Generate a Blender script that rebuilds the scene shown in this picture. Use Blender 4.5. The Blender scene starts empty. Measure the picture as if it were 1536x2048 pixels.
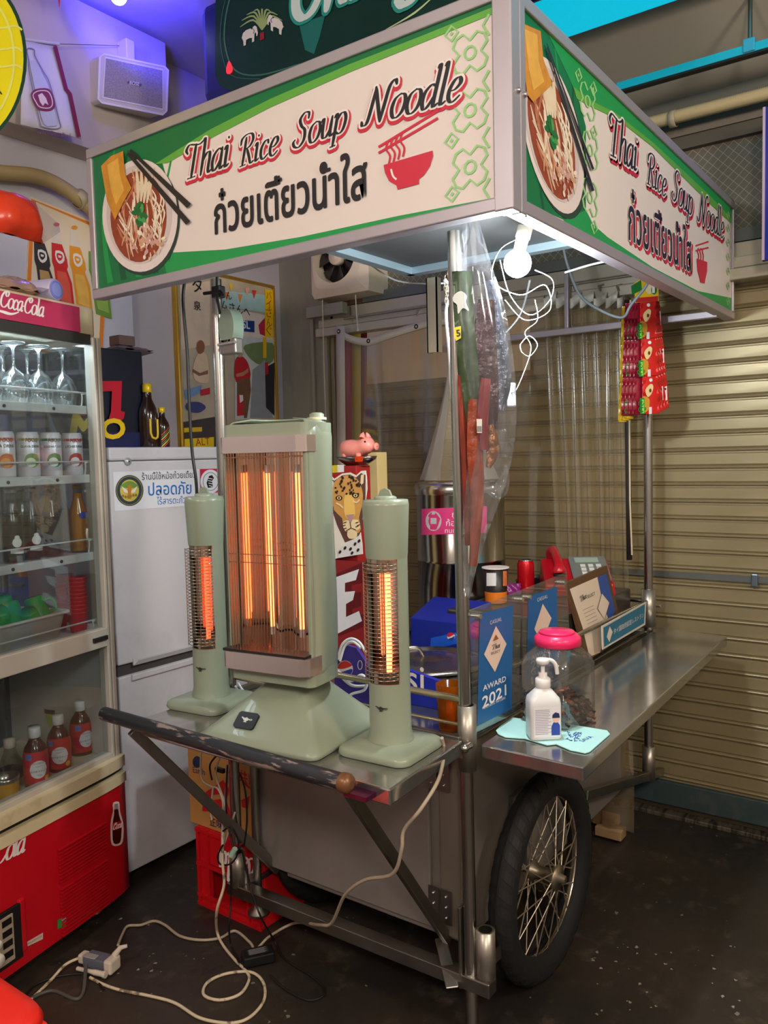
import bpy, math, random
from mathutils import Vector as V, Matrix
R = math.radians
random.seed(7)
S = bpy.context.scene
COL = S.collection

# ---------------------------------------------------------------- camera
FPX, YAW, PITCH, ROLL = 1632.77, 0.628208, 0.0679157, -0.0239225
CP = V((0, 0, 1.45))
CF = V((math.cos(YAW)*math.cos(PITCH), math.sin(YAW)*math.cos(PITCH), -math.sin(PITCH)))
_r = CF.cross(V((0, 0, 1))).normalized()
_u = _r.cross(CF)
CR = _r*math.cos(ROLL) + _u*math.sin(ROLL)
CU = -_r*math.sin(ROLL) + _u*math.cos(ROLL)
cam = bpy.data.cameras.new('camera')
cam.sensor_fit = 'HORIZONTAL'
cam.sensor_width = 36
cam.lens = FPX/1536*36
cam.clip_start = .02
camo = bpy.data.objects.new('camera', cam)
COL.objects.link(camo)
camo.matrix_world = Matrix.Translation(CP) @ Matrix((CR, CU, -CF)).transposed().to_4x4()
S.camera = camo

# ---------------------------------------------------------------- world, big lights, exposure
w = bpy.data.worlds.new('world'); S.world = w; w.use_nodes = True
w.node_tree.nodes['Background'].inputs[0].default_value = (.55, .6, .7, 1)
w.node_tree.nodes['Background'].inputs[1].default_value = .05
S.view_settings.view_transform = 'Standard'
S.view_settings.look = 'None'
S.view_settings.exposure = 0.0
S.view_settings.gamma = 1
S.view_settings.use_curve_mapping = False

def area(name, loc, target, sx, sy, watts, col):
    l = bpy.data.lights.new(name, 'AREA'); l.shape = 'RECTANGLE'; l.size = sx; l.size_y = sy
    l.energy = watts; l.color = col
    o = bpy.data.objects.new(name, l); COL.objects.link(o); o.location = loc
    o.rotation_euler = (V(target)-V(loc)).to_track_quat('-Z', 'Y').to_euler()
    return o
def point(name, loc, watts, col, r=.03):
    l = bpy.data.lights.new(name, 'POINT'); l.energy = watts; l.color = col; l.shadow_soft_size = r
    o = bpy.data.objects.new(name, l); COL.objects.link(o); o.location = loc
    return o
# light of the room behind the photographer, given by added unseen point lamps
point('room_lamp_a', (-.9, -.9, 2.55), 118, (1, .90, .80), .22)
point('room_lamp_b', (-.8, 1.3, 2.55), 66, (1, .90, .82), .22)
point('room_lamp_c', (1.0, -1.5, 2.55), 112, (1, .88, .76), .22)

# ---------------------------------------------------------------- pixel -> world on a real plane
def ray(x, y):
    return CR*((x-768)/FPX) + CU*((1024-y)/FPX) + CF
def at(x, y, X=None, Y=None, Z=None, pl=None):
    d = ray(x, y)
    if X is not None: k = (X-CP.x)/d.x
    elif Y is not None: k = (Y-CP.y)/d.y
    elif Z is not None: k = (Z-CP.z)/d.z
    else: k = (V(pl[0])-CP).dot(V(pl[1]))/d.dot(V(pl[1]))
    return CP + d*k

# ---------------------------------------------------------------- materials
_mc = {}
def lin(c):
    return tuple(((v/255)/12.92 if v/255 <= .04045 else ((v/255+.055)/1.055)**2.4) for v in c)
def m(col, rough=.5, metal=0, var=.08, sc=9, bump=0, emit=0, trans=0, ior=1.45, alpha=1, coat=0, aniso=0, key=''):
    k = (col, rough, metal, var, sc, bump, emit, trans, ior, alpha, coat, aniso, key)
    if k in _mc: return _mc[k]
    a = bpy.data.materials.new('mat_%d' % len(_mc)); _mc[k] = a; a.use_nodes = True
    nt = a.node_tree; b = nt.nodes['Principled BSDF']; L = nt.links
    c = lin(col)
    b.inputs['Roughness'].default_value = rough; b.inputs['Metallic'].default_value = metal
    b.inputs['IOR'].default_value = ior; b.inputs['Transmission Weight'].default_value = trans
    b.inputs['Alpha'].default_value = alpha; b.inputs['Coat Weight'].default_value = coat
    b.inputs['Base Color'].default_value = (*c, 1)
    if var or bump:
        tc = nt.nodes.new('ShaderNodeTexCoord'); n = nt.nodes.new('ShaderNodeTexNoise')
        n.inputs['Scale'].default_value = sc; n.inputs['Detail'].default_value = 5
        L.new(tc.outputs['Object'], n.inputs['Vector'])
        if var:
            mx = nt.nodes.new('ShaderNodeMix'); mx.data_type = 'RGBA'
            mx.inputs[6].default_value = (*[v*(1-var*1.6) for v in c], 1)
            mx.inputs[7].default_value = (*[min(1, v*(1+var*1.2)) for v in c], 1)
            L.new(n.outputs['Fac'], mx.inputs[0]); L.new(mx.outputs[2], b.inputs['Base Color'])
        if bump:
            bp = nt.nodes.new('ShaderNodeBump'); bp.inputs['Strength'].default_value = bump
            bp.inputs['Distance'].default_value = .01
            L.new(n.outputs['Fac'], bp.inputs['Height']); L.new(bp.outputs['Normal'], b.inputs['Normal'])
    if emit:
        b.inputs['Emission Color'].default_value = (*c, 1); b.inputs['Emission Strength'].default_value = emit
    return a
def film(tint=(235, 235, 225), gloss=.12, rough=.08, haze=.06, key='', fres=.5):
    """thin clear plastic or window glass: see-through with a fresnel gloss and a little milky haze"""
    k = ('film', tint, gloss, rough, haze, key, fres)
    if k in _mc: return _mc[k]
    a = bpy.data.materials.new('film_%d' % len(_mc)); _mc[k] = a; a.use_nodes = True
    nt = a.node_tree; N = nt.nodes; L = nt.links; N.clear()
    out = N.new('ShaderNodeOutputMaterial'); t = N.new('ShaderNodeBsdfTransparent'); g = N.new('ShaderNodeBsdfGlossy')
    d = N.new('ShaderNodeBsdfDiffuse'); m1 = N.new('ShaderNodeMixShader'); m2 = N.new('ShaderNodeMixShader')
    fr = N.new('ShaderNodeLayerWeight'); ma = N.new('ShaderNodeMath'); ma.operation = 'MULTIPLY_ADD'
    no = N.new('ShaderNodeTexNoise'); no.inputs['Scale'].default_value = 6
    tc = N.new('ShaderNodeTexCoord'); L.new(tc.outputs['Object'], no.inputs['Vector'])
    mh = N.new('ShaderNodeMath'); mh.operation = 'MULTIPLY'; mh.inputs[1].default_value = haze*2
    L.new(no.outputs['Fac'], mh.inputs[0])
    t.inputs[0].default_value = (*lin(tint), 1); d.inputs[0].default_value = (*lin(tint), 1)
    g.inputs['Roughness'].default_value = rough
    fr.inputs[0].default_value = .35; ma.inputs[1].default_value = fres; ma.inputs[2].default_value = gloss*.5
    L.new(fr.outputs['Fresnel'], ma.inputs[0])
    L.new(mh.outputs[0], m1.inputs[0]); L.new(t.outputs[0], m1.inputs[1]); L.new(d.outputs[0], m1.inputs[2])
    L.new(ma.outputs[0], m2.inputs[0]); L.new(m1.outputs[0], m2.inputs[1]); L.new(g.outputs[0], m2.inputs[2])
    L.new(m2.outputs[0], out.inputs[0])
    return a
def streak(col, rough=.3, metal=1, key='', axis=(1, 1, 30), var=.25):
    """brushed or smeared metal: stretched noise on colour and gloss"""
    k = ('streak', col, rough, metal, key, axis, var)
    if k in _mc: return _mc[k]
    a = m(col, rough, metal, 0, key='s'+key+str(axis)+str(var)); a = a.copy(); _mc[k] = a
    nt = a.node_tree; b = nt.nodes['Principled BSDF']; L = nt.links; c = lin(col)
    tc = nt.nodes.new('ShaderNodeTexCoord'); mp = nt.nodes.new('ShaderNodeMapping'); mp.inputs['Scale'].default_value = axis
    n = nt.nodes.new('ShaderNodeTexNoise'); n.inputs['Scale'].default_value = 3; n.inputs['Detail'].default_value = 6
    L.new(tc.outputs['Object'], mp.inputs[0]); L.new(mp.outputs[0], n.inputs['Vector'])
    mx = nt.nodes.new('ShaderNodeMix'); mx.data_type = 'RGBA'
    mx.inputs[6].default_value = (*[v*(1-var) for v in c], 1); mx.inputs[7].default_value = (*[min(1, v*(1+var)) for v in c], 1)
    L.new(n.outputs['Fac'], mx.inputs[0]); L.new(mx.outputs[2], b.inputs['Base Color'])
    mr = nt.nodes.new('ShaderNodeMapRange'); mr.inputs[3].default_value = rough*.6; mr.inputs[4].default_value = min(1, rough*1.5)
    L.new(n.outputs['Fac'], mr.inputs[0]); L.new(mr.outputs[0], b.inputs['Roughness'])
    return a
def worn(c1, c2, sc, lo, hi, rough=.6, metal=0, axis=(1, 1, 1), bump=0):
    """two colours in hard patches: flaking paint, grime, stains"""
    k = ('worn', c1, c2, sc, lo, hi, rough, metal, axis, bump)
    if k in _mc: return _mc[k]
    a = m(c1, rough, metal, 0, key='w'+str(k)); _mc[k] = a
    nt = a.node_tree; b = nt.nodes['Principled BSDF']; L = nt.links
    tc = nt.nodes.new('ShaderNodeTexCoord'); mp = nt.nodes.new('ShaderNodeMapping'); mp.inputs['Scale'].default_value = axis
    n = nt.nodes.new('ShaderNodeTexNoise'); n.inputs['Scale'].default_value = sc; n.inputs['Detail'].default_value = 9
    n.inputs['Roughness'].default_value = .62
    L.new(tc.outputs['Object'], mp.inputs[0]); L.new(mp.outputs[0], n.inputs['Vector'])
    mr = nt.nodes.new('ShaderNodeMapRange'); mr.inputs[1].default_value = lo; mr.inputs[2].default_value = hi
    L.new(n.outputs['Fac'], mr.inputs[0])
    mx = nt.nodes.new('ShaderNodeMix'); mx.data_type = 'RGBA'
    mx.inputs[6].default_value = (*lin(c1), 1); mx.inputs[7].default_value = (*lin(c2), 1)
    L.new(mr.outputs[0], mx.inputs[0]); L.new(mx.outputs[2], b.inputs['Base Color'])
    if bump:
        bp = nt.nodes.new('ShaderNodeBump'); bp.inputs['Strength'].default_value = bump; bp.inputs['Distance'].default_value = .005
        L.new(n.outputs['Fac'], bp.inputs['Height']); L.new(bp.outputs['Normal'], b.inputs['Normal'])
    return a

# ---------------------------------------------------------------- mesh builder
def crom(pts, n=6, closed=False):
    pts = [V(p) for p in pts]; N = len(pts); out = []
    if N < 3: return pts
    segs = N if closed else N-1
    for i in range(segs):
        g = lambda k: pts[k % N] if closed else pts[max(0, min(N-1, k))]
        a, b, c, d = g(i-1), g(i), g(i+1), g(i+2)
        for j in range(n):
            t = j/n
            out.append(.5*((2*b)+(c-a)*t+(2*a-5*b+4*c-d)*t*t+(3*b-a-3*c+d)*t**3))
    if not closed: out.append(pts[-1])
    return out
ORG = {}
class MB:
    def __init__(s): s.v = []; s.f = []; s.mi = []; s.sm = []; s.mats = []
    def _i(s, mt):
        if mt not in s.mats: s.mats.append(mt)
        return s.mats.index(mt)
    def add(s, vs, fs, mt, smooth=False):
        o = len(s.v); s.v += [V(p) for p in vs]; i = s._i(mt)
        for f in fs: s.f.append([o+k for k in f]); s.mi.append(i); s.sm.append(smooth)
        return s
    def poly(s, pts, mt): return s.add(pts, [list(range(len(pts)))], mt)
    def box(s, lo, hi, mt):
        x0, y0, z0 = lo; x1, y1, z1 = hi
        return s.add([(x0, y0, z0), (x1, y0, z0), (x1, y1, z0), (x0, y1, z0), (x0, y0, z1), (x1, y0, z1), (x1, y1, z1), (x0, y1, z1)],
                     [(0, 3, 2, 1), (4, 5, 6, 7), (0, 1, 5, 4), (1, 2, 6, 5), (2, 3, 7, 6), (3, 0, 4, 7)], mt)
    def hexa(s, b, t, mt):
        """bottom 4 points and top 4 points, same winding"""
        return s.add(list(b)+list(t), [(3, 2, 1, 0), (4, 5, 6, 7), (0, 1, 5, 4), (1, 2, 6, 5), (2, 3, 7, 6), (3, 0, 4, 7)], mt)
    def tube(s, pts, r, mt, n=8, closed=False, cap=True, smooth=True, flat=None):
        pts = [V(p) for p in pts]; N = len(pts)
        rr = r if isinstance(r, (list, tuple)) else [r]*N
        vs = []; up = None
        for i, p in enumerate(pts):
            a = pts[(i-1) % N] if closed or i > 0 else p
            b = pts[(i+1) % N] if closed or i < N-1 else p
            t = (b-a)
            if t.length < 1e-9: t = V((0, 0, 1))
            t.normalize()
            if up is None: up = V((0, 0, 1)) if abs(t.z) < .9 else V((1, 0, 0))
            x = t.cross(up)
            if x.length < 1e-6: x = t.cross(V((0, 1, 0)))
            x.normalize(); y = x.cross(t).normalized(); up = y
            for k in range(n):
                q = 2*math.pi*k/n
                vs.append(p + (x*math.cos(q) + y*math.sin(q)*(flat or 1))*rr[i])
        fs = []
        for i in range(N if closed else N-1):
            j = (i+1) % N
            for k in range(n): l = (k+1) % n; fs.append((i*n+k, i*n+l, j*n+l, j*n+k))
        s.add(vs, fs, mt, smooth)
        if cap and not closed:
            s.add([vs[k] for k in range(n)], [list(range(n))[::-1]], mt); s.add(vs[-n:], [list(range(n))], mt)
        return s
    def lathe(s, prof, mt, n=24, o=(0, 0, 0), ax=None, smooth=True, a0=0, a1=360, sx=1, sy=1):
        """profile of (radius, height); ax = (x,y,z) frame matrix 3x3 or None"""
        o = V(o); vs = []; full = (a1-a0) >= 360; nn = n if full else n+1
        for (r, z) in prof:
            for k in range(nn):
                q = R(a0)+R(a1-a0)*k/n
                p = V((r*math.cos(q)*sx, r*math.sin(q)*sy, z))
                vs.append(o + (ax @ p if ax else p))
        fs = []
        for i in range(len(prof)-1):
            for k in range(n):
                l = (k+1) % nn; fs.append((i*nn+k, i*nn+l, (i+1)*nn+l, (i+1)*nn+k))
        return s.add(vs, fs, mt, smooth)
    def prism(s, pts, d, mt, mt_side=None, smooth=False):
        """polygon of 3-d points extruded by vector d"""
        pts = [V(p) for p in pts]; d = V(d); N = len(pts)
        s.add(pts, [list(range(N))], mt); s.add([p+d for p in pts], [list(range(N))[::-1]], mt)
        s.add(pts+[p+d for p in pts], [(i, N+i, N+(i+1) % N, (i+1) % N) for i in range(N)], mt_side or mt, smooth)
        return s
    def grid(s, rows, mt, smooth=True, closed=False):
        n = len(rows[0]); vs = [p for r in rows for p in r]; fs = []
        for i in range(len(rows)-1):
            for k in range(n if closed else n-1):
                l = (k+1) % n; fs.append((i*n+k, i*n+l, (i+1)*n+l, (i+1)*n+k))
        return s.add(vs, fs, mt, smooth)
    def ball(s, c, r, mt, n=12, h=8, sc=(1, 1, 1)):
        c = V(c); rows = []
        for i in range(h+1):
            t = math.pi*i/h
            rows.append([c+V((r*math.sin(t)*math.cos(2*math.pi*k/n)*sc[0], r*math.sin(t)*math.sin(2*math.pi*k/n)*sc[1], -r*math.cos(t)*sc[2])) for k in range(n)])
        return s.grid(rows, mt, True, True)
    def xf(s, M):
        s.v = [M @ p for p in s.v]; return s
    def join(s, o, M=None):
        k = len(s.v); s.v += [(M @ p if M else p) for p in o.v]
        for f, i, q in zip(o.f, o.mi, o.sm): s.f.append([k+a for a in f]); s.mi.append(s._i(o.mats[i])); s.sm.append(q)
        return s
    def mesh(s, name, org=None):
        me = bpy.data.meshes.new(name)
        vs = [p-org for p in s.v] if org is not None else s.v
        me.from_pydata([tuple(p) for p in vs], [], s.f)
        for a in s.mats: me.materials.append(a)
        me.polygons.foreach_set('material_index', s.mi); me.polygons.foreach_set('use_smooth', s.sm)
        me.update(); return me
    def build(s, name, parent=None, label=None, cat=None, group=None, kind=None, bev=0, local=False, sub=0, solid=0, seg=2):
        if not s.f: return None
        if parent is None and not local:
            lo = [min(p[i] for p in s.v) for i in range(3)]; hi = [max(p[i] for p in s.v) for i in range(3)]
            org = V(((lo[0]+hi[0])/2, (lo[1]+hi[1])/2, lo[2]))
        else: org = None
        o = bpy.data.objects.new(name, s.mesh(name, org)); COL.objects.link(o)
        if org is not None: o.location = org; ORG[o] = org
        if parent is not None:
            o.parent = parent
            if not local and parent in ORG: o.matrix_parent_inverse = Matrix.Translation(-ORG[parent])
        tag(o, label, cat, group, kind)
        if solid:
            q = o.modifiers.new('s', 'SOLIDIFY'); q.thickness = solid; q.offset = 0
        if bev:
            q = o.modifiers.new('b', 'BEVEL'); q.width = bev; q.segments = seg; q.limit_method = 'ANGLE'; q.angle_limit = R(40)
            q.harden_normals = False
        if sub:
            q = o.modifiers.new('u', 'SUBSURF'); q.levels = sub; q.render_levels = sub
        return o
def tag(o, label=None, cat=None, group=None, kind=None):
    if label: o['label'] = label
    if cat: o['category'] = cat
    if group: o['group'] = group
    if kind: o['kind'] = kind
    return o
def thing(name, label, cat, loc=(0, 0, 0), rz=0, group=None, local=False):
    o = bpy.data.objects.new(name, None); o.empty_display_size = .05; COL.objects.link(o)
    o.location = loc; o.rotation_euler = (0, 0, rz)
    if not local: ORG[o] = V(loc)
    return tag(o, label, cat, group)
def copy_tree(o, parent=None, **kw):
    c = o.copy(); COL.objects.link(c); c.parent = parent
    if parent is not None: c.matrix_parent_inverse = o.matrix_parent_inverse.copy()
    for ch in list(o.children):
        copy_tree(ch, c)
    for k, v_ in kw.items(): c[k] = v_
    return c

# ---------------------------------------------------------------- lettering
_tc = {}
def textgeo(t, offset=0, shear=0, space=1):
    k = (t, offset, shear, space)
    if k in _tc: return _tc[k]
    cu = bpy.data.curves.new('t', 'FONT'); cu.body = t; cu.offset = offset; cu.shear = shear; cu.space_character = space
    cu.resolution_u = 3; cu.fill_mode = 'BOTH'; cu.dimensions = '2D'
    o = bpy.data.objects.new('t', cu); COL.objects.link(o)
    dg = bpy.context.evaluated_depsgraph_get()
    me = bpy.data.meshes.new_from_object(o.evaluated_get(dg))
    vs = [(p.co.x, p.co.y) for p in me.vertices]; fs = [list(p.vertices) for p in me.polygons]
    bpy.data.objects.remove(o); bpy.data.curves.remove(cu); bpy.data.meshes.remove(me)
    if vs:
        x0 = min(p[0] for p in vs); x1 = max(p[0] for p in vs)
    else: x0, x1 = 0, 1
    _tc[k] = (vs, fs, x0, x1); return _tc[k]
# pen letters: strokes in a box with x-height 1, ascender 1.7; thick down-strokes and hairline cross-strokes
PEN = {
 'T': (.95, [[(.0, 1.25), (-.12, 1.45), (.05, 1.66), (.4, 1.6), (.75, 1.55), (1.05, 1.7)], [(.5, 1.58), (.47, .8), (.44, .02)], [(.22, 0), (.68, .02)]]),
 'h': (.72, [[(.02, 1.66), (.12, 1.68), (.12, .8), (.1, 0)], [(.12, .6), (.3, .95), (.5, 1.0), (.56, .75), (.54, .2), (.62, .02), (.76, .12)]]),
 'a': (.74, [[(.56, .9), (.36, 1.0), (.1, .75), (.04, .35), (.16, .02), (.36, .12), (.55, .5)], [(.58, 1.0), (.56, .3), (.6, .03), (.76, .12)]]),
 'i': (.38, [[(-.02, .88), (.12, .98), (.12, .3), (.16, .03), (.34, .12)], [(.14, 1.4), (.17, 1.36)]]),
 'R': (1.0, [[(.28, 1.5), (.26, .8), (.22, .02)], [(.08, 0), (.42, .02)], [(-.05, 1.2), (-.02, 1.5), (.3, 1.68), (.66, 1.62), (.78, 1.3), (.6, .98), (.28, .88)], [(.42, .88), (.62, .45), (.8, .03), (1.0, .1)]]),
 'c': (.62, [[(.5, .8), (.42, .98), (.22, .92), (.05, .6), (.08, .2), (.26, .0), (.55, .2)]]),
 'e': (.62, [[(.06, .5), (.3, .52), (.5, .75), (.4, .98), (.2, .9), (.05, .55), (.08, .18), (.28, 0), (.56, .2)]]),
 'S': (.9, [[(.75, 1.35), (.72, 1.62), (.45, 1.68), (.22, 1.4), (.36, 1.05), (.6, .78), (.62, .3), (.36, 0), (.08, .08), (-.04, .3), (.05, .42)]]),
 'o': (.72, [[(.36, 1.0), (.12, .82), (.04, .42), (.16, .06), (.36, 0), (.58, .2), (.66, .6), (.56, .92), (.36, 1.0)]]),
 'u': (.76, [[(-.04, .88), (.08, .98), (.09, .4), (.16, .06), (.36, .06), (.55, .42)], [(.58, .98), (.56, .3), (.62, .03), (.78, .12)]]),
 'p': (.74, [[(-.04, .88), (.1, .98), (.09, .2), (.06, -.55)], [(-.06, -.56), (.2, -.54)], [(.1, .62), (.3, .95), (.52, .95), (.64, .62), (.54, .14), (.32, .0), (.1, .16)]]),
 'N': (1.25, [[(-.18, .2), (-.08, .02), (.12, .12), (.22, .8), (.28, 1.58)], [(.26, 1.62), (.5, .9), (.8, .02)], [(.8, .02), (.88, .8), (.98, 1.5), (1.2, 1.72), (1.32, 1.5)]]),
 'd': (.76, [[(.56, .88), (.36, 1.0), (.1, .75), (.04, .35), (.16, .02), (.36, .12), (.56, .5)], [(.5, 1.66), (.6, 1.68), (.58, .3), (.62, .03), (.78, .12)]]),
 'l': (.4, [[(.04, 1.66), (.15, 1.68), (.13, .3), (.18, .03), (.36, .12)]]),
 'C': (1.0, [[(.8, 1.15), (.86, 1.45), (.66, 1.6), (.5, 1.3), (.62, 1.1)], [(.66, 1.6), (.3, 1.45), (.04, .95), (.06, .3), (.34, .0), (.66, .08), (.9, .42)]]),
 '-': (.34, [[(.0, .55), (.26, .6)]]),
 'g': (.76, [[(.56, .88), (.36, 1.0), (.1, .75), (.04, .35), (.16, .02), (.36, .12), (.55, .5)], [(.6, 1.0), (.56, .2), (.5, -.4), (.22, -.56), (-.02, -.42)]]),
 'n': (.74, [[(-.04, .88), (.1, .98), (.09, .5), (.06, 0)], [(.1, .6), (.3, .95), (.5, 1.0), (.56, .75), (.54, .2), (.6, .02), (.76, .12)]]),
 ' ': (.5, []),
}
def pen(word, thick=.17, thin=.05, grow=0, shear=.22, gap=.02, n=7):
    """returns list of quads (2-d) for a word in the pen hand, and its width"""
    out = []; x = 0
    for ch in word:
        w_, sts = PEN[ch]
        for st in sts:
            ps = crom([(p[0], p[1], 0) for p in st], n)
            L = []; 
            for i, p in enumerate(ps):
                d = ps[min(i+1, len(ps)-1)]-ps[max(i-1, 0)]; d.normalize()
                e = min(i, len(ps)-1-i)/max(1, len(ps)-1)
                hw = (thin+(thick-thin)*abs(d.y)**1.3*min(1, .45+e*3.2))/2+grow
                nrm = V((-d.y, d.x, 0))
                L.append((p+nrm*hw, p-nrm*hw, p, d, hw))
            f = lambda q: (q.x+x+q.y*shear, q.y)
            for a, b in zip(L, L[1:]): out.append([f(a[0]), f(a[1]), f(b[1]), f(b[0])])
            for q, sg in ((L[0], -1), (L[-1], 1)):
                hw = max(q[4], .045+grow)
                out.append([f(q[2]+V((math.cos(2*math.pi*k/10), math.sin(2*math.pi*k/10), 0))*hw) for k in range(10)])
        x += w_+gap
    return out, x

def cyl_ell(mb, mt, ca, cz, ra, rz, r_, n=10):
    """ellipse laid on a cylinder of radius r_ round the z axis, facing -y at angle 0"""
    A_ = [-1+2*k/n for k in range(n+1)]
    f = lambda u, sg: V((r_*math.sin(R(ca+ra*u)), -r_*math.cos(R(ca+ra*u)), cz+sg*rz*math.sqrt(max(0, 1-u*u))))
    mb.grid([[f(u, -1) for u in A_], [f(u, 1) for u in A_]], mt); return mb
class Art:
    """flat print on one real plane; pixel outlines are carried onto that plane"""
    def __init__(s, p, n, step=.0005):
        s.k = 0; s.p = V(p); s.n = V(n).normalized(); s.step = step; s.mb = MB(); s.u = V((0, 0, 1)).cross(s.n).normalized(); s.w = s.n.cross(s.u)
    def P(s, x, y, layer=1):
        return at(x, y, pl=(s.p+s.n*(s.step*layer+(s.k % 90)*4e-6), s.n))
    def poly(s, mt, pts, layer=1, smooth=0, closed=True):
        s.k += 1
        q = [s.P(x, y, layer) for x, y in pts]
        if smooth: q = crom(q, smooth, True)
        s.mb.poly(q, mt); return s
    def ell(s, mt, c, rx, ry, layer=1, n=20, rot=0):
        a = R(rot)
        return s.poly(mt, [(c[0]+rx*math.cos(t)*math.cos(a)-ry*math.sin(t)*math.sin(a), c[1]+rx*math.cos(t)*math.sin(a)+ry*math.sin(t)*math.cos(a)) for t in [2*math.pi*k/n for k in range(n)]], layer)
    def line(s, mt, pts, wpx, layer=1, smooth=0, closed=False):
        s.k += 1
        q = [V((x, y, 0)) for x, y in pts]
        if smooth: q = crom(q, smooth, closed)
        if closed: q = q+[q[0]]
        W = wpx if isinstance(wpx, (list, tuple)) else [wpx]
        L = []
        for i, p in enumerate(q):
            d = q[min(i+1, len(q)-1)]-q[max(i-1, 0)]
            if closed and i in (0, len(q)-1): d = q[1]-q[-2]
            if d.length < 1e-9: d = V((1, 0, 0))
            d.normalize(); k = i/max(1, len(q)-1)*(len(W)-1); j = min(int(k), len(W)-2) if len(W) > 1 else 0
            hw = (W[0] if len(W) == 1 else W[j]+(W[j+1]-W[j])*(k-j))/2
            L.append((s.P(p.x-d.y*hw, p.y+d.x*hw, layer), s.P(p.x+d.y*hw, p.y-d.x*hw, layer)))
        s.mb.grid([list(a) for a in L], mt, False); return s
    def text(s, t, mt, p0, p1, layer=1, offset=0, shear=0, sy=1, space=1, up=None):
        s.k += 1; vs, fs, x0, x1 = textgeo(t, 0, shear, space)
        if not fs: return s
        a = s.P(*p0, layer); b = s.P(*p1, layer); k = 1/(x1-x0); U = (b-a)*k
        W = s.n.cross(U).normalized() if up is None else (s.P(*up, layer)-a).normalized()
        W = W*U.length*sy
        # heavier weights are overprinted: the same glyphs shifted round a small circle
        sh = [(0, 0)] if offset < .004 else [(offset*math.cos(q), offset*math.sin(q)/max(.3, sy)) for q in [2*math.pi*j/(6 if offset < .03 else 10) for j in range(6 if offset < .03 else 10)]]
        for j, (dx, dy) in enumerate(sh):
            s.mb.add([a+U*(x-x0+dx)+W*(y+dy)+s.n*j*6e-6 for x, y in vs], fs, mt)
        return s
    def glyph(s, ch, mt, c, hpx, layer=1, bold=0, sx=1):
        """one glyph centred on a pixel, hpx pixels high"""
        vs, fs, x0, x1 = textgeo(ch, 0, 0, 1)
        if not fs: return s
        s.k += 1; y0 = min(p[1] for p in vs); y1 = max(p[1] for p in vs); a = s.P(*c, layer)
        k = (s.P(c[0], c[1]-hpx/2, layer)-s.P(c[0], c[1]+hpx/2, layer)).length/(y1-y0); U = s.u*k*sx; W = s.w*k
        for j, (dx, dy) in enumerate([(0, 0)] if not bold else [(bold*math.cos(q), bold*math.sin(q)) for q in [2*math.pi*i/6 for i in range(6)]]):
            s.mb.add([a+U*(x-(x0+x1)/2+dx)+W*(y-(y0+y1)/2+dy)+s.n*j*6e-6 for x, y in vs], fs, mt)
        return s
    def pen(s, word, mt, p0, p1, layer=1, sy=1, dx=0, dy=0, **kw):
        qs, wd = pen(word, **kw)
        a = s.P(*p0, layer); b = s.P(*p1, layer); U = (b-a)/wd; W = s.n.cross(U).normalized()*U.length*sy
        a = a+U*dx+W*dy
        for i, q in enumerate(qs): s.mb.poly([a+U*x+W*y+s.n*(i % 120)*3e-6 for x, y in q], mt)
        return s
    def flush(s, name, parent, **kw):
        o = s.mb.build(name, parent, **kw); s.mb = MB(); return o
# ================================================================ SETTING
def struct(mb, name, **kw): return mb.build(name, kind='structure', **kw)
XB = 3.22           # back wall (shutter) plane
YL = 2.95           # left wall plane
plaster = m((188, 178, 176), .8, 0, .06, 3, .05)
b = MB().box((-3.2, -3.4, -.1), (3.5, 3.2, 0), m((60, 55, 50), .5, 0, 0, key='floor'))
floor = struct(b, 'floor')
fm = b.mats[0]; nt = fm.node_tree; L = nt.links; bs = nt.nodes['Principled BSDF']
tc = nt.nodes.new('ShaderNodeTexCoord')
def noise(sc, det=6, ro=.6):
    n = nt.nodes.new('ShaderNodeTexNoise'); n.inputs['Scale'].default_value = sc; n.inputs['Detail'].default_value = det
    n.inputs['Roughness'].default_value = ro; L.new(tc.outputs['Object'], n.inputs['Vector']); return n.outputs['Fac']
def mrange(x, a, b_, c=0, d=1):
    n = nt.nodes.new('ShaderNodeMapRange'); L.new(x, n.inputs[0])
    for i, v_ in zip((1, 2, 3, 4), (a, b_, c, d)): n.inputs[i].default_value = v_
    return n.outputs[0]
def mixc(f, a, b_):
    n = nt.nodes.new('ShaderNodeMix'); n.data_type = 'RGBA'; L.new(f, n.inputs[0])
    for i, v_ in ((6, a), (7, b_)):
        if isinstance(v_, tuple): n.inputs[i].default_value = (*lin(v_), 1)
        else: L.new(v_, n.inputs[i])
    return n.outputs[2]
c1 = mixc(mrange(noise(1.6), .35, .65), (38, 34, 31), (58, 48, 38))
c2 = mixc(mrange(noise(14, 9, .7), .55, .72), c1, (76, 66, 54))
c3 = mixc(mrange(noise(5, 9, .72), .6, .68), c2, (28, 27, 26))
c4 = mixc(mrange(noise(34, 2, .5), .735, .75), c3, (120, 112, 98))
L.new(c4, bs.inputs['Base Color'])
L.new(mrange(noise(3), .3, .7, .32, .62), bs.inputs['Roughness'])
bp = nt.nodes.new('ShaderNodeBump'); bp.inputs['Strength'].default_value = .25; bp.inputs['Distance'].default_value = .004
L.new(noise(40, 8, .7), bp.inputs['Height']); L.new(bp.outputs[0], bs.inputs['Normal'])

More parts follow.
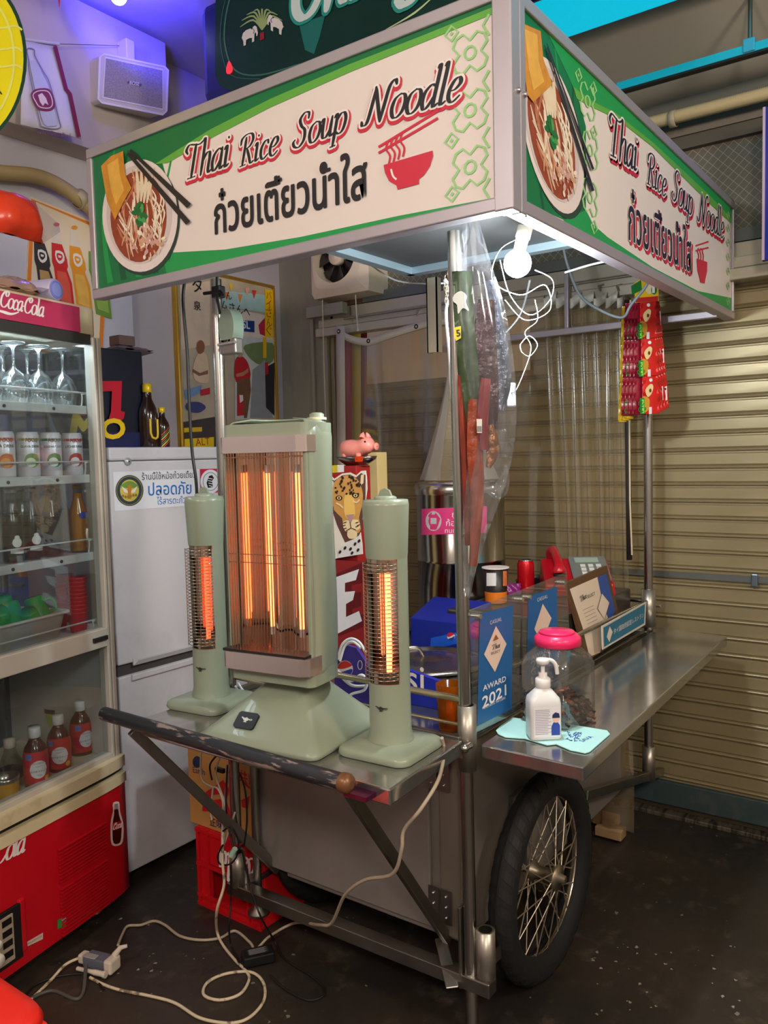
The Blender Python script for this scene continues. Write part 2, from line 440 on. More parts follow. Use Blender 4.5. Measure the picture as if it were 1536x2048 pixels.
struct(MB().box((-3.2, YL, 0), (3.4, YL+.12, 3.3), plaster), 'wall_left')
struct(MB().box((-3.2, -3.5, 0), (3.4, -3.4, 3.3), plaster), 'wall_right')
struct(MB().box((-3.3, -3.4, 0), (-3.2, YL, 3.3), plaster), 'wall_front')
struct(MB().box((-3.2, -3.4, 3.02), (2.78, 1.95, 3.1), m((190, 184, 176), .85, 0, .05, 3)).box((-3.2, 1.95, 3.22), (3.4, YL, 3.3), plaster).box((-3.2, 1.95, 3.02), (3.4, 2.0, 3.22), plaster), 'ceiling')
# left wall: pale projecting pier, a beam under the ceiling
struct(MB().box((-3.0, YL-.03, 0), (2.235, YL, 2.72), m((196, 192, 198), .8, 0, .05, 3, .03)), 'trim_1')
struct(MB().box((-3.0, YL-.16, 2.66), (2.36, YL, 3.2), m((190, 178, 170), .8, 0, .05, 3, .03)), 'trim_2')
# back wall: greenish painted end strip, its mouldings, and the wall above the shutter
green = worn((150, 146, 122), (126, 122, 100), 6, .5, .75, .7, 0, (1, 1, .3))
struct(MB().box((XB, -3.4, 0), (XB+.15, YL, 3.3), m((92, 84, 70), .8)), 'wall_back')
struct(MB().box((XB-.035, 2.62, 0), (XB, YL, 3.2), green), 'trim_3')
for i, (y0, y1, d) in enumerate([(2.715, 2.735, .052), (2.655, 2.668, .05), (2.62, 2.64, .062), (2.585, 2.605, .05)]):
    struct(MB().box((XB-d, y0, 0), (XB-.03, y1, 2.2), m((158, 152, 128), .6, 0, .1, 12)), 'trim_%d' % (4+i), bev=.002)
# roller shutter: curtain of interlocked slats
tan = streak((152, 138, 104), .38, .35, 'shut', (1, 1.2, 25), .10)
sh = MB().box((XB-.006, -2.6, .02), (XB+.001, 2.58, 2.05), m((70, 62, 46), .7))
shutter = struct(sh, 'wall_shutter')
prof = [(-.012, .0600), (-.012, .0220), (-.007, .0165), (-.0165, .0140), (-.0185, .0105), (-.0165, .007), (-.0075, .0035), (-.0075, -.0010), (-.012, -.0045)]
sm_ = MB(); ya, yb = -2.6, 2.58
sm_.add([(x, ya, z) for x, z in prof]+[(x, yb, z) for x, z in prof], [(i, len(prof)+i, len(prof)+i+1, i+1) for i in range(len(prof)-1)], tan)
sme = sm_.mesh('slat')
for i in range(30):
    o = bpy.data.objects.new('slat', sme); COL.objects.link(o); o.parent = shutter; o.matrix_parent_inverse = Matrix.Translation(-ORG[shutter])
    o.location = (XB, 0, .145+i*.0645)
mb = MB().box((XB-.03, -2.6, .045), (XB-.004, 2.58, .14), worn((62, 78, 80), (88, 92, 84), 7, .5, .7, .5, .3))
mb.build('bottom_bar', shutter, bev=.004)
MB().box((XB-.05, -2.6, 0), (XB+.0, 2.58, .018), worn((120, 112, 96), (60, 54, 46), 9, .45, .6, .4, .6, (1, 6, 1))).build('floor_track', shutter, bev=.003)
# flat locking bar across the shutter
lb = m((118, 122, 118), .4, .7)
mb = MB().box((XB-.027, -2.6, .955), (XB-.0195, 1.35, .978), lb)
bar = mb.build('locking_bar', shutter)
q = at(1509, 1174, X=XB-.03)
MB().box((XB-.036, q.y-.012, .94), (XB-.026, q.y+.012, .99), m((120, 135, 145), .35, .8)).build('bar_catch', bar, bev=.006)
# head rails above the shutter
rail = m((196, 188, 170), .42, .45, .06, 6)
for i, (z0, z1, d) in enumerate([(2.045, 2.085, .10), (2.09, 2.13, .075), (2.13, 2.185, .05)]):
    struct(MB().box((XB-d, -2.6, z0), (XB-.001, 2.66, z1), rail), 'trim_%d' % (8+i), bev=.003)
# wired-glass window strip over the shutter
win = struct(MB().box((XB-.012, -2.6, 2.2), (XB-.001, 2.4, 2.60), m((70, 66, 56), .7)), 'window_1')
wg = m((148, 138, 118), .28, 0, 0, key='wired'); nt = wg.node_tree; L = nt.links; bs = nt.nodes['Principled BSDF']
tc = nt.nodes.new('ShaderNodeTexCoord'); sp = nt.nodes.new('ShaderNodeSeparateXYZ'); L.new(tc.outputs['Object'], sp.inputs[0])
def mth(op, a, b_=None):
    n = nt.nodes.new('ShaderNodeMath'); n.operation = op
    for i, v_ in enumerate((a, b_)):
        if v_ is None: continue
        if isinstance(v_, (int, float)): n.inputs[i].default_value = v_
        else: L.new(v_, n.inputs[i])
    return n.outputs[0]
d1 = mth('ADD', mth('MULTIPLY', sp.outputs[1], 28), mth('MULTIPLY', sp.outputs[2], 28))
d2 = mth('SUBTRACT', mth('MULTIPLY', sp.outputs[1], 28), mth('MULTIPLY', sp.outputs[2], 28))
wl = mth('MAXIMUM', mth('GREATER_THAN', mth('FRACT', d1), .93), mth('GREATER_THAN', mth('FRACT', d2), .93))
L.new(mixc(wl, (112, 104, 90), (168, 158, 136)), bs.inputs['Base Color'])
ys = [-2.55, -1.6, -.65, .30, .99, 1.65, 2.36]
for i in range(6):
    MB().box((XB-.02, ys[i]+.02, 2.235), (XB-.013, ys[i+1]-.02, 2.555), wg).build('pane', win)
for y in ys:
    MB().box((XB-.045, y-.02, 2.2), (XB-.012, y+.02, 2.6), m((168, 160, 142), .45, .4)).build('mullion', win, bev=.002)
MB().box((XB-.05, -2.6, 2.555), (XB-.012, 2.4, 2.60), m((96, 90, 78), .5, .3)).build('window_head', win)
MB().box((XB-.05, -2.6, 2.188), (XB-.012, 2.4, 2.232), m((110, 112, 108), .5, .3)).build('window_sill', win)
# beam over the window, sloped soffit up to the lowered ceiling
struct(MB().box((XB-.06, -3.4, 2.60), (XB, 1.95, 2.66), m((120, 114, 102), .6)).box((XB-.09, -3.4, 2.66), (XB, 1.95, 2.72), m((104, 98, 86), .6)), 'trim_11')
struct(MB().add([(2.78, -3.4, 2.95), (2.78, 1.95, 2.95), (XB, 1.95, 2.72), (XB, -3.4, 2.72), (2.78, -3.4, 3.05), (2.78, 1.95, 3.05), (XB, 1.95, 3.05), (XB, -3.4, 3.05)],
   [(0, 1, 2, 3), (4, 7, 6, 5), (0, 4, 5, 1), (3, 2, 6, 7), (1, 5, 6, 2), (0, 3, 7, 4)], m((178, 168, 150), .75, 0, .04, 2)), 'trim_12')
E1 = at(1150, 68, X=2.78)
# lit cyan ceiling panel
t = thing('ceiling_light_panel', 'flat glowing cyan light panel set in the ceiling above the cart sign', 'ceiling light', (2.5, .15, 2.9))
MB().box((2.2, -1.6, E1.z), (2.78, 1.9, 3.02), m((60, 120, 130), .5)).build('housing', t)
MB().box((2.22, -1.58, E1.z-.004), (2.777, 1.88, E1.z-.0005), m((0, 190, 222), .4, 0, 0, emit=.85)).build('diffuser', t)
# rail hung on a threaded rod; cyan light on it put into its colour
rx = 2.9; a = at(1235, 176, X=rx); zc = a.z
t = thing('hanging_rail', 'steel channel rail coloured as lit by cyan light, hanging from the soffit on a rod', 'rail', (rx, .3, zc))
cy = m((30, 185, 205), .35, .1, .05, 5)
MB().box((rx-.012, -1.2, zc-.014), (rx+.012, a.y, zc+.014), cy).build('channel', t, bev=.002)
MB().box((rx-.014, -1.2, zc-.022), (rx+.014, a.y-.01, zc-.0145), m((40, 40, 38), .5, .5)).build('slot', t)
q = at(1500, 90, X=rx)
MB().box((rx-.018, q.y-.018, zc-.012), (rx+.018, q.y+.018, zc+.03), m((70, 175, 200), .35, .3)).build('clamp', t, bev=.003)
MB().tube([(rx, q.y, zc+.028), (rx, q.y, 2.9)], .007, m((110, 120, 112), .35, .9), 10).build('rod', t)
# corrugated conduits
def conduit(pts, r, name, label, mt, pitch=.006):
    path = []; pts = crom(pts, 30)
    d = 0; prev = pts[0]; out = []; rr = []
    n = max(2, int(sum((a-b).length for a, b in zip(pts, pts[1:]))/pitch*2))
    tot = [0]
    for a, b_ in zip(pts, pts[1:]): tot.append(tot[-1]+(b_-a).length)
    j = 0
    for k in range(n+1):
        s_ = tot[-1]*k/n
        while j < len(tot)-2 and tot[j+1] < s_: j += 1
        u_ = (s_-tot[j])/max(1e-9, tot[j+1]-tot[j]); out.append(pts[j].lerp(pts[j+1], u_)); rr.append(r if k % 2 else r*.86)
    t = thing(name, label, 'conduit', out[0])
    MB().tube(out, rr, mt, 12).build('hose', t)
    return t, out
cm = m((205, 186, 142), .55, 0, .1, 15)
q0 = at(1285, 249, X=XB-.13); q1 = at(1536, 212, X=XB-.13)
t, o_ = conduit([(XB-.13, q0.y+.3, q0.z), (XB-.13, q1.y, q0.z-.005), (XB-.13, q1.y-1.2, q0.z)], .024, 'corrugated_conduit', 'beige corrugated conduit running along the soffit over the wired-glass window', cm)
q = at(1346, 238, X=XB-.13)
MB().lathe([(.0275, -.012), (.029, -.012), (.029, .012), (.0275, .012)], m((180, 168, 140), .5), 16, (XB-.13, q.y, q.z), Matrix(((0, 0, 1), (1, 0, 0), (0, 1, 0))).transposed()).build('clip', t)
yq = YL-.085
pts = [at(-60, 335, Y=yq), at(0, 345, Y=yq), at(70, 352, Y=yq), at(120, 372, Y=yq), at(170, 408, Y=yq), at(190, 430, Y=yq), at(215, 480, Y=yq)]
t, o_ = conduit(pts, .028, 'corrugated_conduit', 'beige corrugated conduit curving along the left wall behind the bottle poster', m((190, 168, 118), .55, 0, .1, 15), .005)
q = at(160, 398, Y=yq)
MB().lathe([(.03, -.02), (.034, -.02), (.034, .02), (.03, .02)], m((178, 165, 130), .5), 16, q, Matrix(((.55, 0, .83), (0, 1, 0), (-.83, 0, .55)))).build('coupling', t)

for i, (x, y) in enumerate(((-.9, -.9), (-.8, 1.3), (1.0, -1.5))):  # unseen pendants added to carry the room point lamps
    t = thing('added_pendant', ('round glass pendant lamp added out of view near the front wall', 'round glass pendant lamp added out of view near the left wall', 'round glass pendant lamp added out of view near the right wall')[i], 'lamp', (x, y, 2.9))
    MB().tube([(x, y, 2.84), (x, y, 3.02)], .006, m((60, 58, 56), .4), 8).build('stem', t)
    MB().lathe([(.0, .10), (.05, .09), (.15, .03), (.16, 0)], m((226, 220, 206), .5), 24, (x, y, 2.78)).build('shade', t)
# ================================================================ NOODLE CART
steel = streak((176, 172, 164), .22, 1, 'post', (1, 1, .4), .12)
steel2 = streak((150, 146, 138), .34, 1, 'frame', (3, 3, 3), .2)
mirror = worn((192, 190, 186), (146, 142, 136), 3, .35, .75, .15, .9, (1, 4, 1), .06)
dull = streak((140, 132, 124), .45, .5, 'body', (1, 2, 1), .12)
alu = m((178, 170, 176), .42, .55, .05, 5)
cart = thing('noodle_cart', 'stainless steel noodle cart with a green and white sign canopy and spoked wheels', 'food cart', (2.3, 1.39, 0))
PX, PY, QX, QY = 1.682, .988, 3.03, 1.785
def post(x, y, z0, z1, r=.0165, dx=0, dy=0):
    return MB().tube([(x, y, z0), (x+dx, y+dy, z1)], r, steel, 18).build('post', cart)
post(PX, PY, .0, 1.97, dy=.012); post(1.66, QY, .30, 1.97); post(QX, .985, .24, 1.97); post(QX, QY, .24, 1.97)
def collar(x, y, z0, z1, r=.023, name='collar'):
    o = MB().lathe([(.0172, z0), (r, z0), (r, z1), (.0172, z1)], streak((168, 160, 148), .35, .9, 'collar', (2, 2, 2)), 18, (x, y, 0)).build(name, cart)
    return o
c_ = collar(PX, PY, .685, .845)
MB().tube([(PX-.02, PY-.02, .755), (PX-.045, PY-.02, .755)], .008, steel, 8).ball((PX-.047, PY-.02, .755), .011, steel).build('thumb_screw', c_)
collar(QX, .985, .79, .93, .026)
MB().box((QX+.03, .98, .84), (QX+.075, 1.0, .885), dull).tube([(QX+.05, .975, .862), (QX+.05, .955, .862)], .007, m((235, 230, 220), .2, .9), 8).build('lock_plate', cart, bev=.004)
collar(1.66, QY, .165, .27, .024, 'socket'); collar(QX, .985, .2, .33, .024, 'socket')
collar(PX+.012, PY-.035, .135, .285, .024, 'socket')
MB().box((PX+.03, PY-.05, .19), (PX+.065, PY-.045, .225), steel2).build('latch_tab', cart)
# bottom frame
def bar(a, b_, w_, h, name='frame_bar', mt=None):
    a = V(a); b_ = V(b_); t_ = (b_-a).normalized(); s_ = t_.cross(V((0, 0, 1)))
    if s_.length < .01: s_ = V((0, 1, 0))
    s_.normalize(); u_ = s_.cross(t_); mt = mt or steel2
    return MB().hexa([a-s_*w_-u_*h, a+s_*w_-u_*h, a+s_*w_+u_*h, a-s_*w_+u_*h], [b_-s_*w_-u_*h, b_+s_*w_-u_*h, b_+s_*w_+u_*h, b_-s_*w_+u_*h], mt).build(name, cart, bev=.0025)
bar((PX-.0, PY-.06, .15), (1.66, QY+.03, .155), .02, .018)
bar((1.66, QY-.01, .165), (1.80, QY-.03, .18), .02, .008)
bar((1.66, PY+.02, .145), (1.80, PY+.05, .16), .02, .008)
bar((1.64, PY+.03, .14), (1.72, 1.10, .2), .016, .003)
bar((2.40, .985, .365), (3.18, .985, .18), .012, .016)
bar((1.31, 1.06, .745), (1.735, 1.085, .19), .008, .014, 'diagonal_brace')
bar((1.31, 1.79, .745), (1.745, 1.70, .20), .008, .014, 'diagonal_brace')
bar((PX-.01, PY+.02, .13), (PX-.01, PY+.02, .34), .004, .012, 'upright')
# jack legs under the left side
for x, y in ((1.703, 1.745),):
    MB().tube([(x, y, .09), (x, y, .62)], .013, steel2, 12).lathe([(.0, .0), (.034, .0), (.034, .008), (.018, .02), (.013, .05)], steel2, 14, (x, y, .07)).build('jack_leg', cart)
    MB().tube([(x-.03, y+.02, .17), (x-.03, y+.02, .215)], .009, steel2, 6).build('bolt', cart)
# cabinet body
BX0, BX1, BY0, BY1, BZ0, BZ1 = 1.732, 2.92, 1.035, 1.65, .2, .715
body = MB().box((BX0, BY0, BZ0), (BX1, BY1, BZ1), dull).build('cabinet', cart, bev=.004)
door = MB().box((BX0-.012, 1.13, BZ0+.02), (BX0-.001, 1.75, BZ1-.02), streak((152, 144, 138), .36, .5, 'door', (1, 3, 1), .1)).build('door', cart, bev=.003)
for z in (.29, .64):
    for y in (1.118, 1.08):
        h_ = MB().box((BX0-.015, y-.016, z-.045), (BX0-.0125, y+.016, z+.045), steel2)
        for k in (-1, 0, 1): h_.ball((BX0-.016, y, z+k*.028), .004, m((215, 210, 200), .25, 1), 8, 5)
        h_.build('hinge', door)
MB().box((BX0-.008, BY0, BZ0+.01), (BX0-.0005, 1.10, BZ1-.01), streak((136, 126, 114), .38, .5, 'stile', (1, 3, 1), .1)).build('stile', cart, bev=.002)
MB().tube([(BX0-.05, 1.72, .60), (BX0-.055, 1.765, .605), (BX0-.02, 1.80, .6), (BX0+.03, 1.8, .59)], .006, m((200, 186, 170), .3, .8), 8).lathe([(.0, .0), (.022, .0), (.022, .006), (0, .006)], steel2, 14, (BX0-.014, 1.72, .605), Matrix(((0, 0, -1), (0, 1, 0), (1, 0, 0)))).build('latch', cart)
# counter pan inside the posts, its rim
MB().box((1.66, 1.0, .735), (3.04, 1.78, .752), mirror).build('counter', cart, bev=.004)
pan = MB()
for lo, hi in (((1.655, .995, .752), (1.672, 1.785, .772)), ((3.03, .995, .752), (3.046, 1.785, .772)), ((1.672, .995, .752), (3.03, 1.008, .772)), ((1.672, 1.772, .752), (3.03, 1.785, .772))): pan.box(lo, hi, steel2)
pan.build('counter_rim', cart, bev=.003)
# front shelf (turned-down edge) and pushing handle
def tray(name, q, z, th, mt, lip):
    b = [(x, y, zz-th) for (x, y), zz in zip(q, z)]; t_ = [(x, y, zz) for (x, y), zz in zip(q, z)]
    o = MB().hexa(b, t_, mt).build(name, cart, bev=.0035)
    return o
tray('front_shelf', [(1.325, .965), (1.655, .985), (1.655, 1.80), (1.325, 1.80)], [.765]*4, .036, mirror, 0)
tray('side_shelf', [(1.70, .70), (3.05, .71), (3.08, .965), (1.705, .965)], [.744, .779, .779, .744], .034, mirror, 0)
hb = worn((44, 46, 50), (158, 140, 128), 7, .55, .60, .45, .1, (6, 1, 6))
h0 = V((1.294, 1.893, .778)); h1 = V((1.278, 1.05, .778)); hd = (h1-h0).normalized()
hnd = MB().tube([h0-hd*.0, h0+hd*.008, h1-hd*.03, h1], [.012, .0185, .0185, .0185], hb, 18).build('push_handle', cart)
MB().tube([h1-hd*.002, h1+hd*.012, h1+hd*.02, h1+hd*.024], [.021, .0215, .017, .008], m((124, 84, 54), .35, .3, .2), 18).build('end_cap', hnd)
for y in (1.075, 1.78):
    MB().tube([(1.285, y, .773), (1.33, y, .752)], .008, steel2, 8).build('handle_bracket', cart)
MB().box((1.655, .985, .72), (1.72, 1.79, .735), steel2).build('cross_member', cart)
MB().box((1.29, 1.0, .742), (1.3255, 1.06, .752), m((120, 50, 90), .3, .8)).build('side_flange', cart)
# rails round the counter
MB().tube([(1.675, QY, .872), (1.675, PY, .858)], .0085, m((205, 190, 150), .25, .9), 10).build('rail', cart)
MB().tube([(1.675, QY, .80), (1.675, PY, .795)], .0045, m((205, 190, 150), .25, .9), 8).build('rail', cart)
MB().tube([(1.70, .988, .886), (3.02, .985, .886)], .0075, steel, 10).build('rail', cart)
MB().tube([(3.03, .985, .885), (3.03, QY, .885)], .0075, steel, 10).build('rail', cart)
# roof: cross bars on the posts and the underside tray
bar((3.03, .74, 1.918), (3.03, 1.85, 1.918), .012, .012, 'cross_bar', alu)
bar((3.03, 1.30, 1.93), (3.03, 1.30, 2.15), .008, .008, 'drop_bar', alu)
rf = MB().box((1.45, .75, 2.02), (2.12, 1.42, 2.03), m((64, 64, 64), .6, .2)).build('roof_panel', cart)
for a, b_ in (((1.45, 1.415, 2.012), (2.12, 1.415, 2.012)), ((2.115, 1.42, 2.012), (2.115, .75, 2.012)), ((1.46, .76, 2.012), (2.12, .76, 2.012))):
    a = V(a); b_ = V(b_)
    d_ = (b_-a).normalized(); s_ = d_.cross(V((0, 0, 1)))*.016
    MB().hexa([a-s_-V((0, 0, .012)), a+s_-V((0, 0, .012)), a+s_+V((0, 0, .012)), a-s_+V((0, 0, .012))], [b_-s_-V((0, 0, .012)), b_+s_-V((0, 0, .012)), b_+s_+V((0, 0, .012)), b_-s_+V((0, 0, .012))], m((150, 168, 176), .35, .6)).build('angle_iron', rf)
SX0, SX1, SY0, SY1, SZ0, SZ1 = 1.4245, 3.16, .7192, 2.032, 1.912, 2.324
roof2 = MB().box((SX0+.02, SY0+.02, SZ1-.03), (SX1-.02, SY1-.02, SZ1-.015), m((120, 118, 112), .6)).build('roof_top', cart)
# ---- sign panels (front faces -X, side faces -Y); back boards of the box too
T_ = .03
sgn_white = m((226, 214, 206), .45, 0, .03, 2)
pf = MB().box((SX0+.004, SY0+.006, SZ0+.006), (SX0+T_, SY1-.006, SZ1-.006), sgn_white).build('sign_panel', cart, label='front sign panel with pink outlined lettering and a noodle plate')
ps = MB().box((SX0+T_, SY0+.004, SZ0+.006), (SX1-.006, SY0+T_, SZ1-.006), sgn_white).build('sign_panel', cart, label='long side sign panel with red shadowed lettering')
fw = .026
def fbar(lo, hi): return MB().box(lo, hi, alu).build('sign_frame_bar', cart, bev=.003)
fbar((SX0-.004, SY0, SZ0), (SX0+T_+.004, SY1, SZ0+fw)); fbar((SX0-.004, SY0, SZ1-fw), (SX0+T_+.004, SY1, SZ1))
fbar((SX0-.004, SY1-.022, SZ0+fw), (SX0+T_+.004, SY1, SZ1-fw)); fbar((SX0-.0045, SY0-.0045, SZ0-.002), (SX0+T_+.004, SY0+.036, SZ1+.002))
fbar((SX0+T_, SY0-.004, SZ0), (SX1, SY0+T_+.004, SZ0+fw)); fbar((SX0+T_, SY0-.004, SZ1-fw), (SX1, SY0+T_+.004, SZ1))
fbar((SX1-.018, SY0-.004, SZ0+fw), (SX1, SY0+T_+.004, SZ1-fw)); fbar((SX0+.03, SY0-.0055, SZ0-.003), (SX0+.055, SY0+.02, SZ1+.003))
for z in (SZ0+.22,): MB().ball((SX0+.02, SY0-.006, z), .006, m((210, 205, 210), .2, .9), 8, 5).ball((SX0+.045, SY0-.007, z), .006, m((210, 205, 210), .2, .9), 8, 5).build('screw_head', cart)
# print colours
ink = m((30, 28, 34), .45, 0, 0); red = m((205, 38, 62), .45, 0, 0); wht = m((236, 226, 220), .45, 0, 0)
g1 = m((12, 112, 62), .45, 0, .12, 6); g2 = m((96, 168, 62), .45, 0, .05); g3 = m((26, 150, 72), .45, 0, .03); gp = m((150, 205, 130), .45, 0, .0)
g0 = m((8, 84, 46), .45, 0, .1, 6)
def noodle_plate(A, c, rx, ry, rot, L, fac):
    """printed plate of noodles; fac maps a local (-1..1) point to pixels"""
    def el(mt, x, y, a, b_, l, n=14, ro=0):
        A.poly(mt, [fac(x+a*math.cos(t)*math.cos(ro)-b_*math.sin(t)*math.sin(ro), y+a*math.cos(t)*math.sin(ro)+b_*math.sin(t)*math.cos(ro)) for t in [2*math.pi*k/n for k in range(n)]], l)
    el(m((40, 60, 50), .6, 0, 0), .05, .05, 1.0, 1.0, L, 40)
    el(m((226, 212, 206), .4, 0, .02), 0, 0, .99, .99, L+1, 40)
    el(m((206, 192, 188), .4, 0, .02), -.02, -.02, .86, .87, L+2, 36)
    el(m((150, 66, 36), .45, 0, .3, 60), -.04, .02, .74, .80, L+3, 30)
    rnd = random.Random(5)
    cols = [m((222, 196, 170), .5, 0, .1, 40), m((206, 158, 124), .5, 0, .1, 40), m((236, 222, 198), .5, 0, .1, 40), m((186, 110, 78), .5, 0, .1, 40)]
    for k in range(46):
        x = rnd.uniform(-.5, .5); y = rnd.uniform(-.6, .45); a = rnd.uniform(-.7, .7)+1.3; l = rnd.uniform(.15, .4)
        pts = [fac(x+math.cos(a)*l*(q-1)+.06*math.sin(q*2+k), y+math.sin(a)*l*(q-1)) for q in (0, .5, 1, 1.5, 2)]
        A.line(cols[k % 4], pts, [1.5, 4.2, 3.8, 1.5], L+4+k % 3*.4, 3)
    for k in range(44):
        a = rnd.uniform(0, 6.28); r_ = rnd.uniform(0, .3)**.8
        el(cols[(k*3) % 4] if k % 3 else m((206, 160, 150), .5, 0, .1, 40), .22+r_*math.cos(a)*1.1, .48+r_*math.sin(a)*.8, rnd.uniform(.04, .08), rnd.uniform(.02, .045), L+5.4+k % 4*.3, 7, a)
    for k in range(9):
        x = .42+rnd.uniform(-.12, .14); y = rnd.uniform(-.5, .3)
        A.line(cols[2], [fac(x, y), fac(x+.1, y+.15), fac(x+.04, y+.34)], [1.5, 3.5, 1.5], L+6, 4)
    for k in range(4): A.line(m((226, 208, 176), .5, 0, .1, 30), [fac(-.1+k*.13, -.82+k*.04), fac(-.05+k*.1, -.5), fac(-.06+k*.08, -.22)], [4, 8, 3], L+5, 4)
    for k in range(15):
        a = rnd.uniform(0, 6.28); r_ = rnd.uniform(0, .2)
        el(m((30, 110, 50), .5, 0, .3, 50) if k % 3 else m((70, 160, 80), .5, 0, .2, 50), .0+r_*math.cos(a)*.8, -.04+r_*math.sin(a)*1.2, .09, .045, L+7+k*.15, 8, a*2)
# front panel print
A = Art((SX0+.004, 0, 0), (-1, 0, 0))
A.poly(g1, [(180, 312), (300, 268), (326, 330), (350, 420), (346, 505), (342, 556), (186, 590)], 1)
for k, x in enumerate((205, 232, 262, 296, 322)): A.line(g0 if k % 2 else g3, [(x+24, 300), (x+2, 420), (x+6, 500), (x+16, 566-.2*(x-200))], [3, 5, 9, 12], 1.4, 4)
A.poly(g1, [(250, 292), (985, -4), (985, 16), (850, 70), (700, 129), (540, 199), (420, 260), (310, 330)], 1.8)
A.poly(g2, [(310, 328), (420, 259), (540, 198), (700, 128), (850, 69), (985, 14), (985, 28), (850, 83), (700, 144), (540, 215), (430, 272), (335, 326)], 2.2)
A.poly(g3, [(344, 505), (450, 499), (600, 474), (800, 431), (985, 396), (985, 410), (500, 520), (190, 588), (330, 556)], 2)
A.flush('green_border', pf)
fl = lambda u, v_: (280+76*u-v_*0+8*v_*0, 431+114*v_)
noodle_plate(A, None, 0, 0, 0, 3, fl)
A.poly(m((206, 140, 40), .5, 0, .25, 30), [(202, 332), (222, 312), (246, 302), (250, 348), (263, 376), (247, 404), (230, 440), (214, 402)], 12)
A.poly(m((226, 172, 70), .5, 0, .2, 30), [(214, 330), (236, 316), (240, 350), (248, 380), (232, 410), (222, 380)], 12.5)
ck = m((38, 32, 32), .4, 0, 0)
A.line(ck, [(260, 300), (378, 412)], [6, 12], 13); A.line(ck, [(256, 306), (376, 446)], [7, 11], 13.5)
A.flush('noodle_picture', pf)
pat = [(940, 105), (940, 220), (940, 334)]
def flower(A, mt, cx, cy, rx, ry, l, sk, wp):
    pts = []
    for k in range(16):
        a = 2*math.pi*k/16; r_ = (1.0, .93, .55, .93)[k % 4]*1.0
        u_, v_ = r_*math.cos(a+R(45)), r_*math.sin(a+R(45))
        pts.append((cx+u_*rx, cy+v_*ry+u_*rx*sk))
    A.line(mt, pts, wp, l, 0, True)
    A.line(mt, [(cx+.28*rx*math.cos(t), cy+.28*ry*math.sin(t)+.28*rx*math.cos(t)*sk) for t in [2*math.pi*k/10 for k in range(10)]], wp, l, 0, True)
def diam(A, mt, cx, cy, r_, l, sk, wp, ry=None):
    ry = ry or r_
    A.line(mt, [(cx-r_, cy-r_*sk), (cx, cy-ry), (cx+r_, cy+r_*sk), (cx, cy+ry)], wp, l, 0, True)
    A.poly(mt, [(cx-r_*.3, cy-r_*.3*sk), (cx, cy-ry*.3), (cx+r_*.3, cy+r_*.3*sk), (cx, cy+ry*.3)], l)
for cx, cy in pat: flower(A, gp, cx, cy, 40, 46, 3, -.25, 5); A.flush('flower_motif', pf)
for cx, cy in ((903, 67), (903, 175), (903, 281), (904, 388)): diam(A, gp, cx, cy, 13, 3, -.3, 5, 15); A.flush('diamond_motif', pf)
for cx, cy in ((978, 50), (978, 162), (978, 275), (979, 378)): A.line(gp, [(cx, cy-22), (cx-12, cy), (cx, cy+20)], 5, 3); A.flush('half_motif', pf)
pk = m((232, 60, 96), .45, 0, 0)
for wd, a, b_ in (('Thai', (369, 360), (458, 332)), ('Rice', (478, 334), (556, 308)), ('Soup', (586, 298), (692, 262)), ('Noodle', (728, 252), (920, 200))):
    A.pen(wd, red, a, b_, 3, grow=.17, sy=.86, dy=-.1, dx=.02); A.pen(wd, wht, a, b_, 4, grow=.10, sy=.86); A.pen(wd, ink, a, b_, 5, sy=.86, thick=.19, thin=.055)
A.flush('lettering', pf, label='black English lettering with a pink shadow')
A.text('ก๋วยเตียวนำใส', ink, (430, 468), (734, 394), 4, offset=.024, sy=1.42)
A.glyph('๋', ink, (557, 360), 15, 4.5, .02); A.glyph('้', ink, (652, 336), 14, 4.5, .02)
A.flush('lettering', pf, label='black Thai lettering')
A.poly(red, [(767, 330), (865, 301), (866, 312), (860, 332), (848, 350), (838, 358), (838, 368), (795, 379), (793, 371), (778, 362), (770, 346)], 3)
A.line(red, [(757, 294), (875, 222)], 5, 3); A.line(red, [(757, 306), (876, 236)], 5, 3)
for k in range(4):
    x = 776+k*9.5; y = 290-k*5.5
    A.line(red, [(x, y-8), (x-4, y+8), (x+4, y+22), (x+1, y+40)], 4, 3, 4)
A.line(wht, [(782, 338), (786, 352), (793, 359)], 4, 4, 4)
A.flush('bowl_symbol', pf)
# side panel print
c3 = lambda x, y: (980+x/2.763, y/2.763)
A = Art((0, SY0+.004, 0), (0, -1, 0))
Z = lambda *p: [c3(x, y) for x, y in p]
A.poly(g1, Z((128, 5), (300, 150), (470, 470), (530, 700), (530, 1160), (600, 1300), (128, 1090)), 1)
for k, x in enumerate((190, 290, 380, 460)): A.line(g0 if k % 2 else g3, Z((x-20, 150+k*60), (x, 500), (x-20, 900), (x+10, 1200)), [2, 4, 5, 4], 1.4, 4)
A.poly(g3, Z((300, 140), (1350, 1110), (1350, 1225), (1200, 1070), (900, 790), (700, 630), (560, 560), (460, 480)), 1.8)
A.poly(g2, Z((460, 478), (560, 556), (700, 628), (900, 786), (1200, 1066), (1350, 1222), (1350, 1250), (1200, 1112), (900, 812), (700, 655), (560, 590), (480, 545)), 2.2)
A.poly(g3, Z((530, 1160), (570, 1240), (650, 1310), (900, 1478), (1150, 1608), (1350, 1650), (1350, 1740), (1150, 1640), (900, 1515), (600, 1350), (380, 1230)), 2)
A.flush('green_border', ps)
ro = R(20)
f2 = lambda u, v_: c3(345+165*u*math.cos(0)+v_*62, 742+440*v_+u*62)
noodle_plate(A, None, 0, 0, 0, 3, f2)
A.poly(m((206, 140, 40), .5, 0, .25, 30), Z((155, 118), (280, 172), (296, 330), (345, 465), (240, 565), (205, 520), (176, 240)), 12)
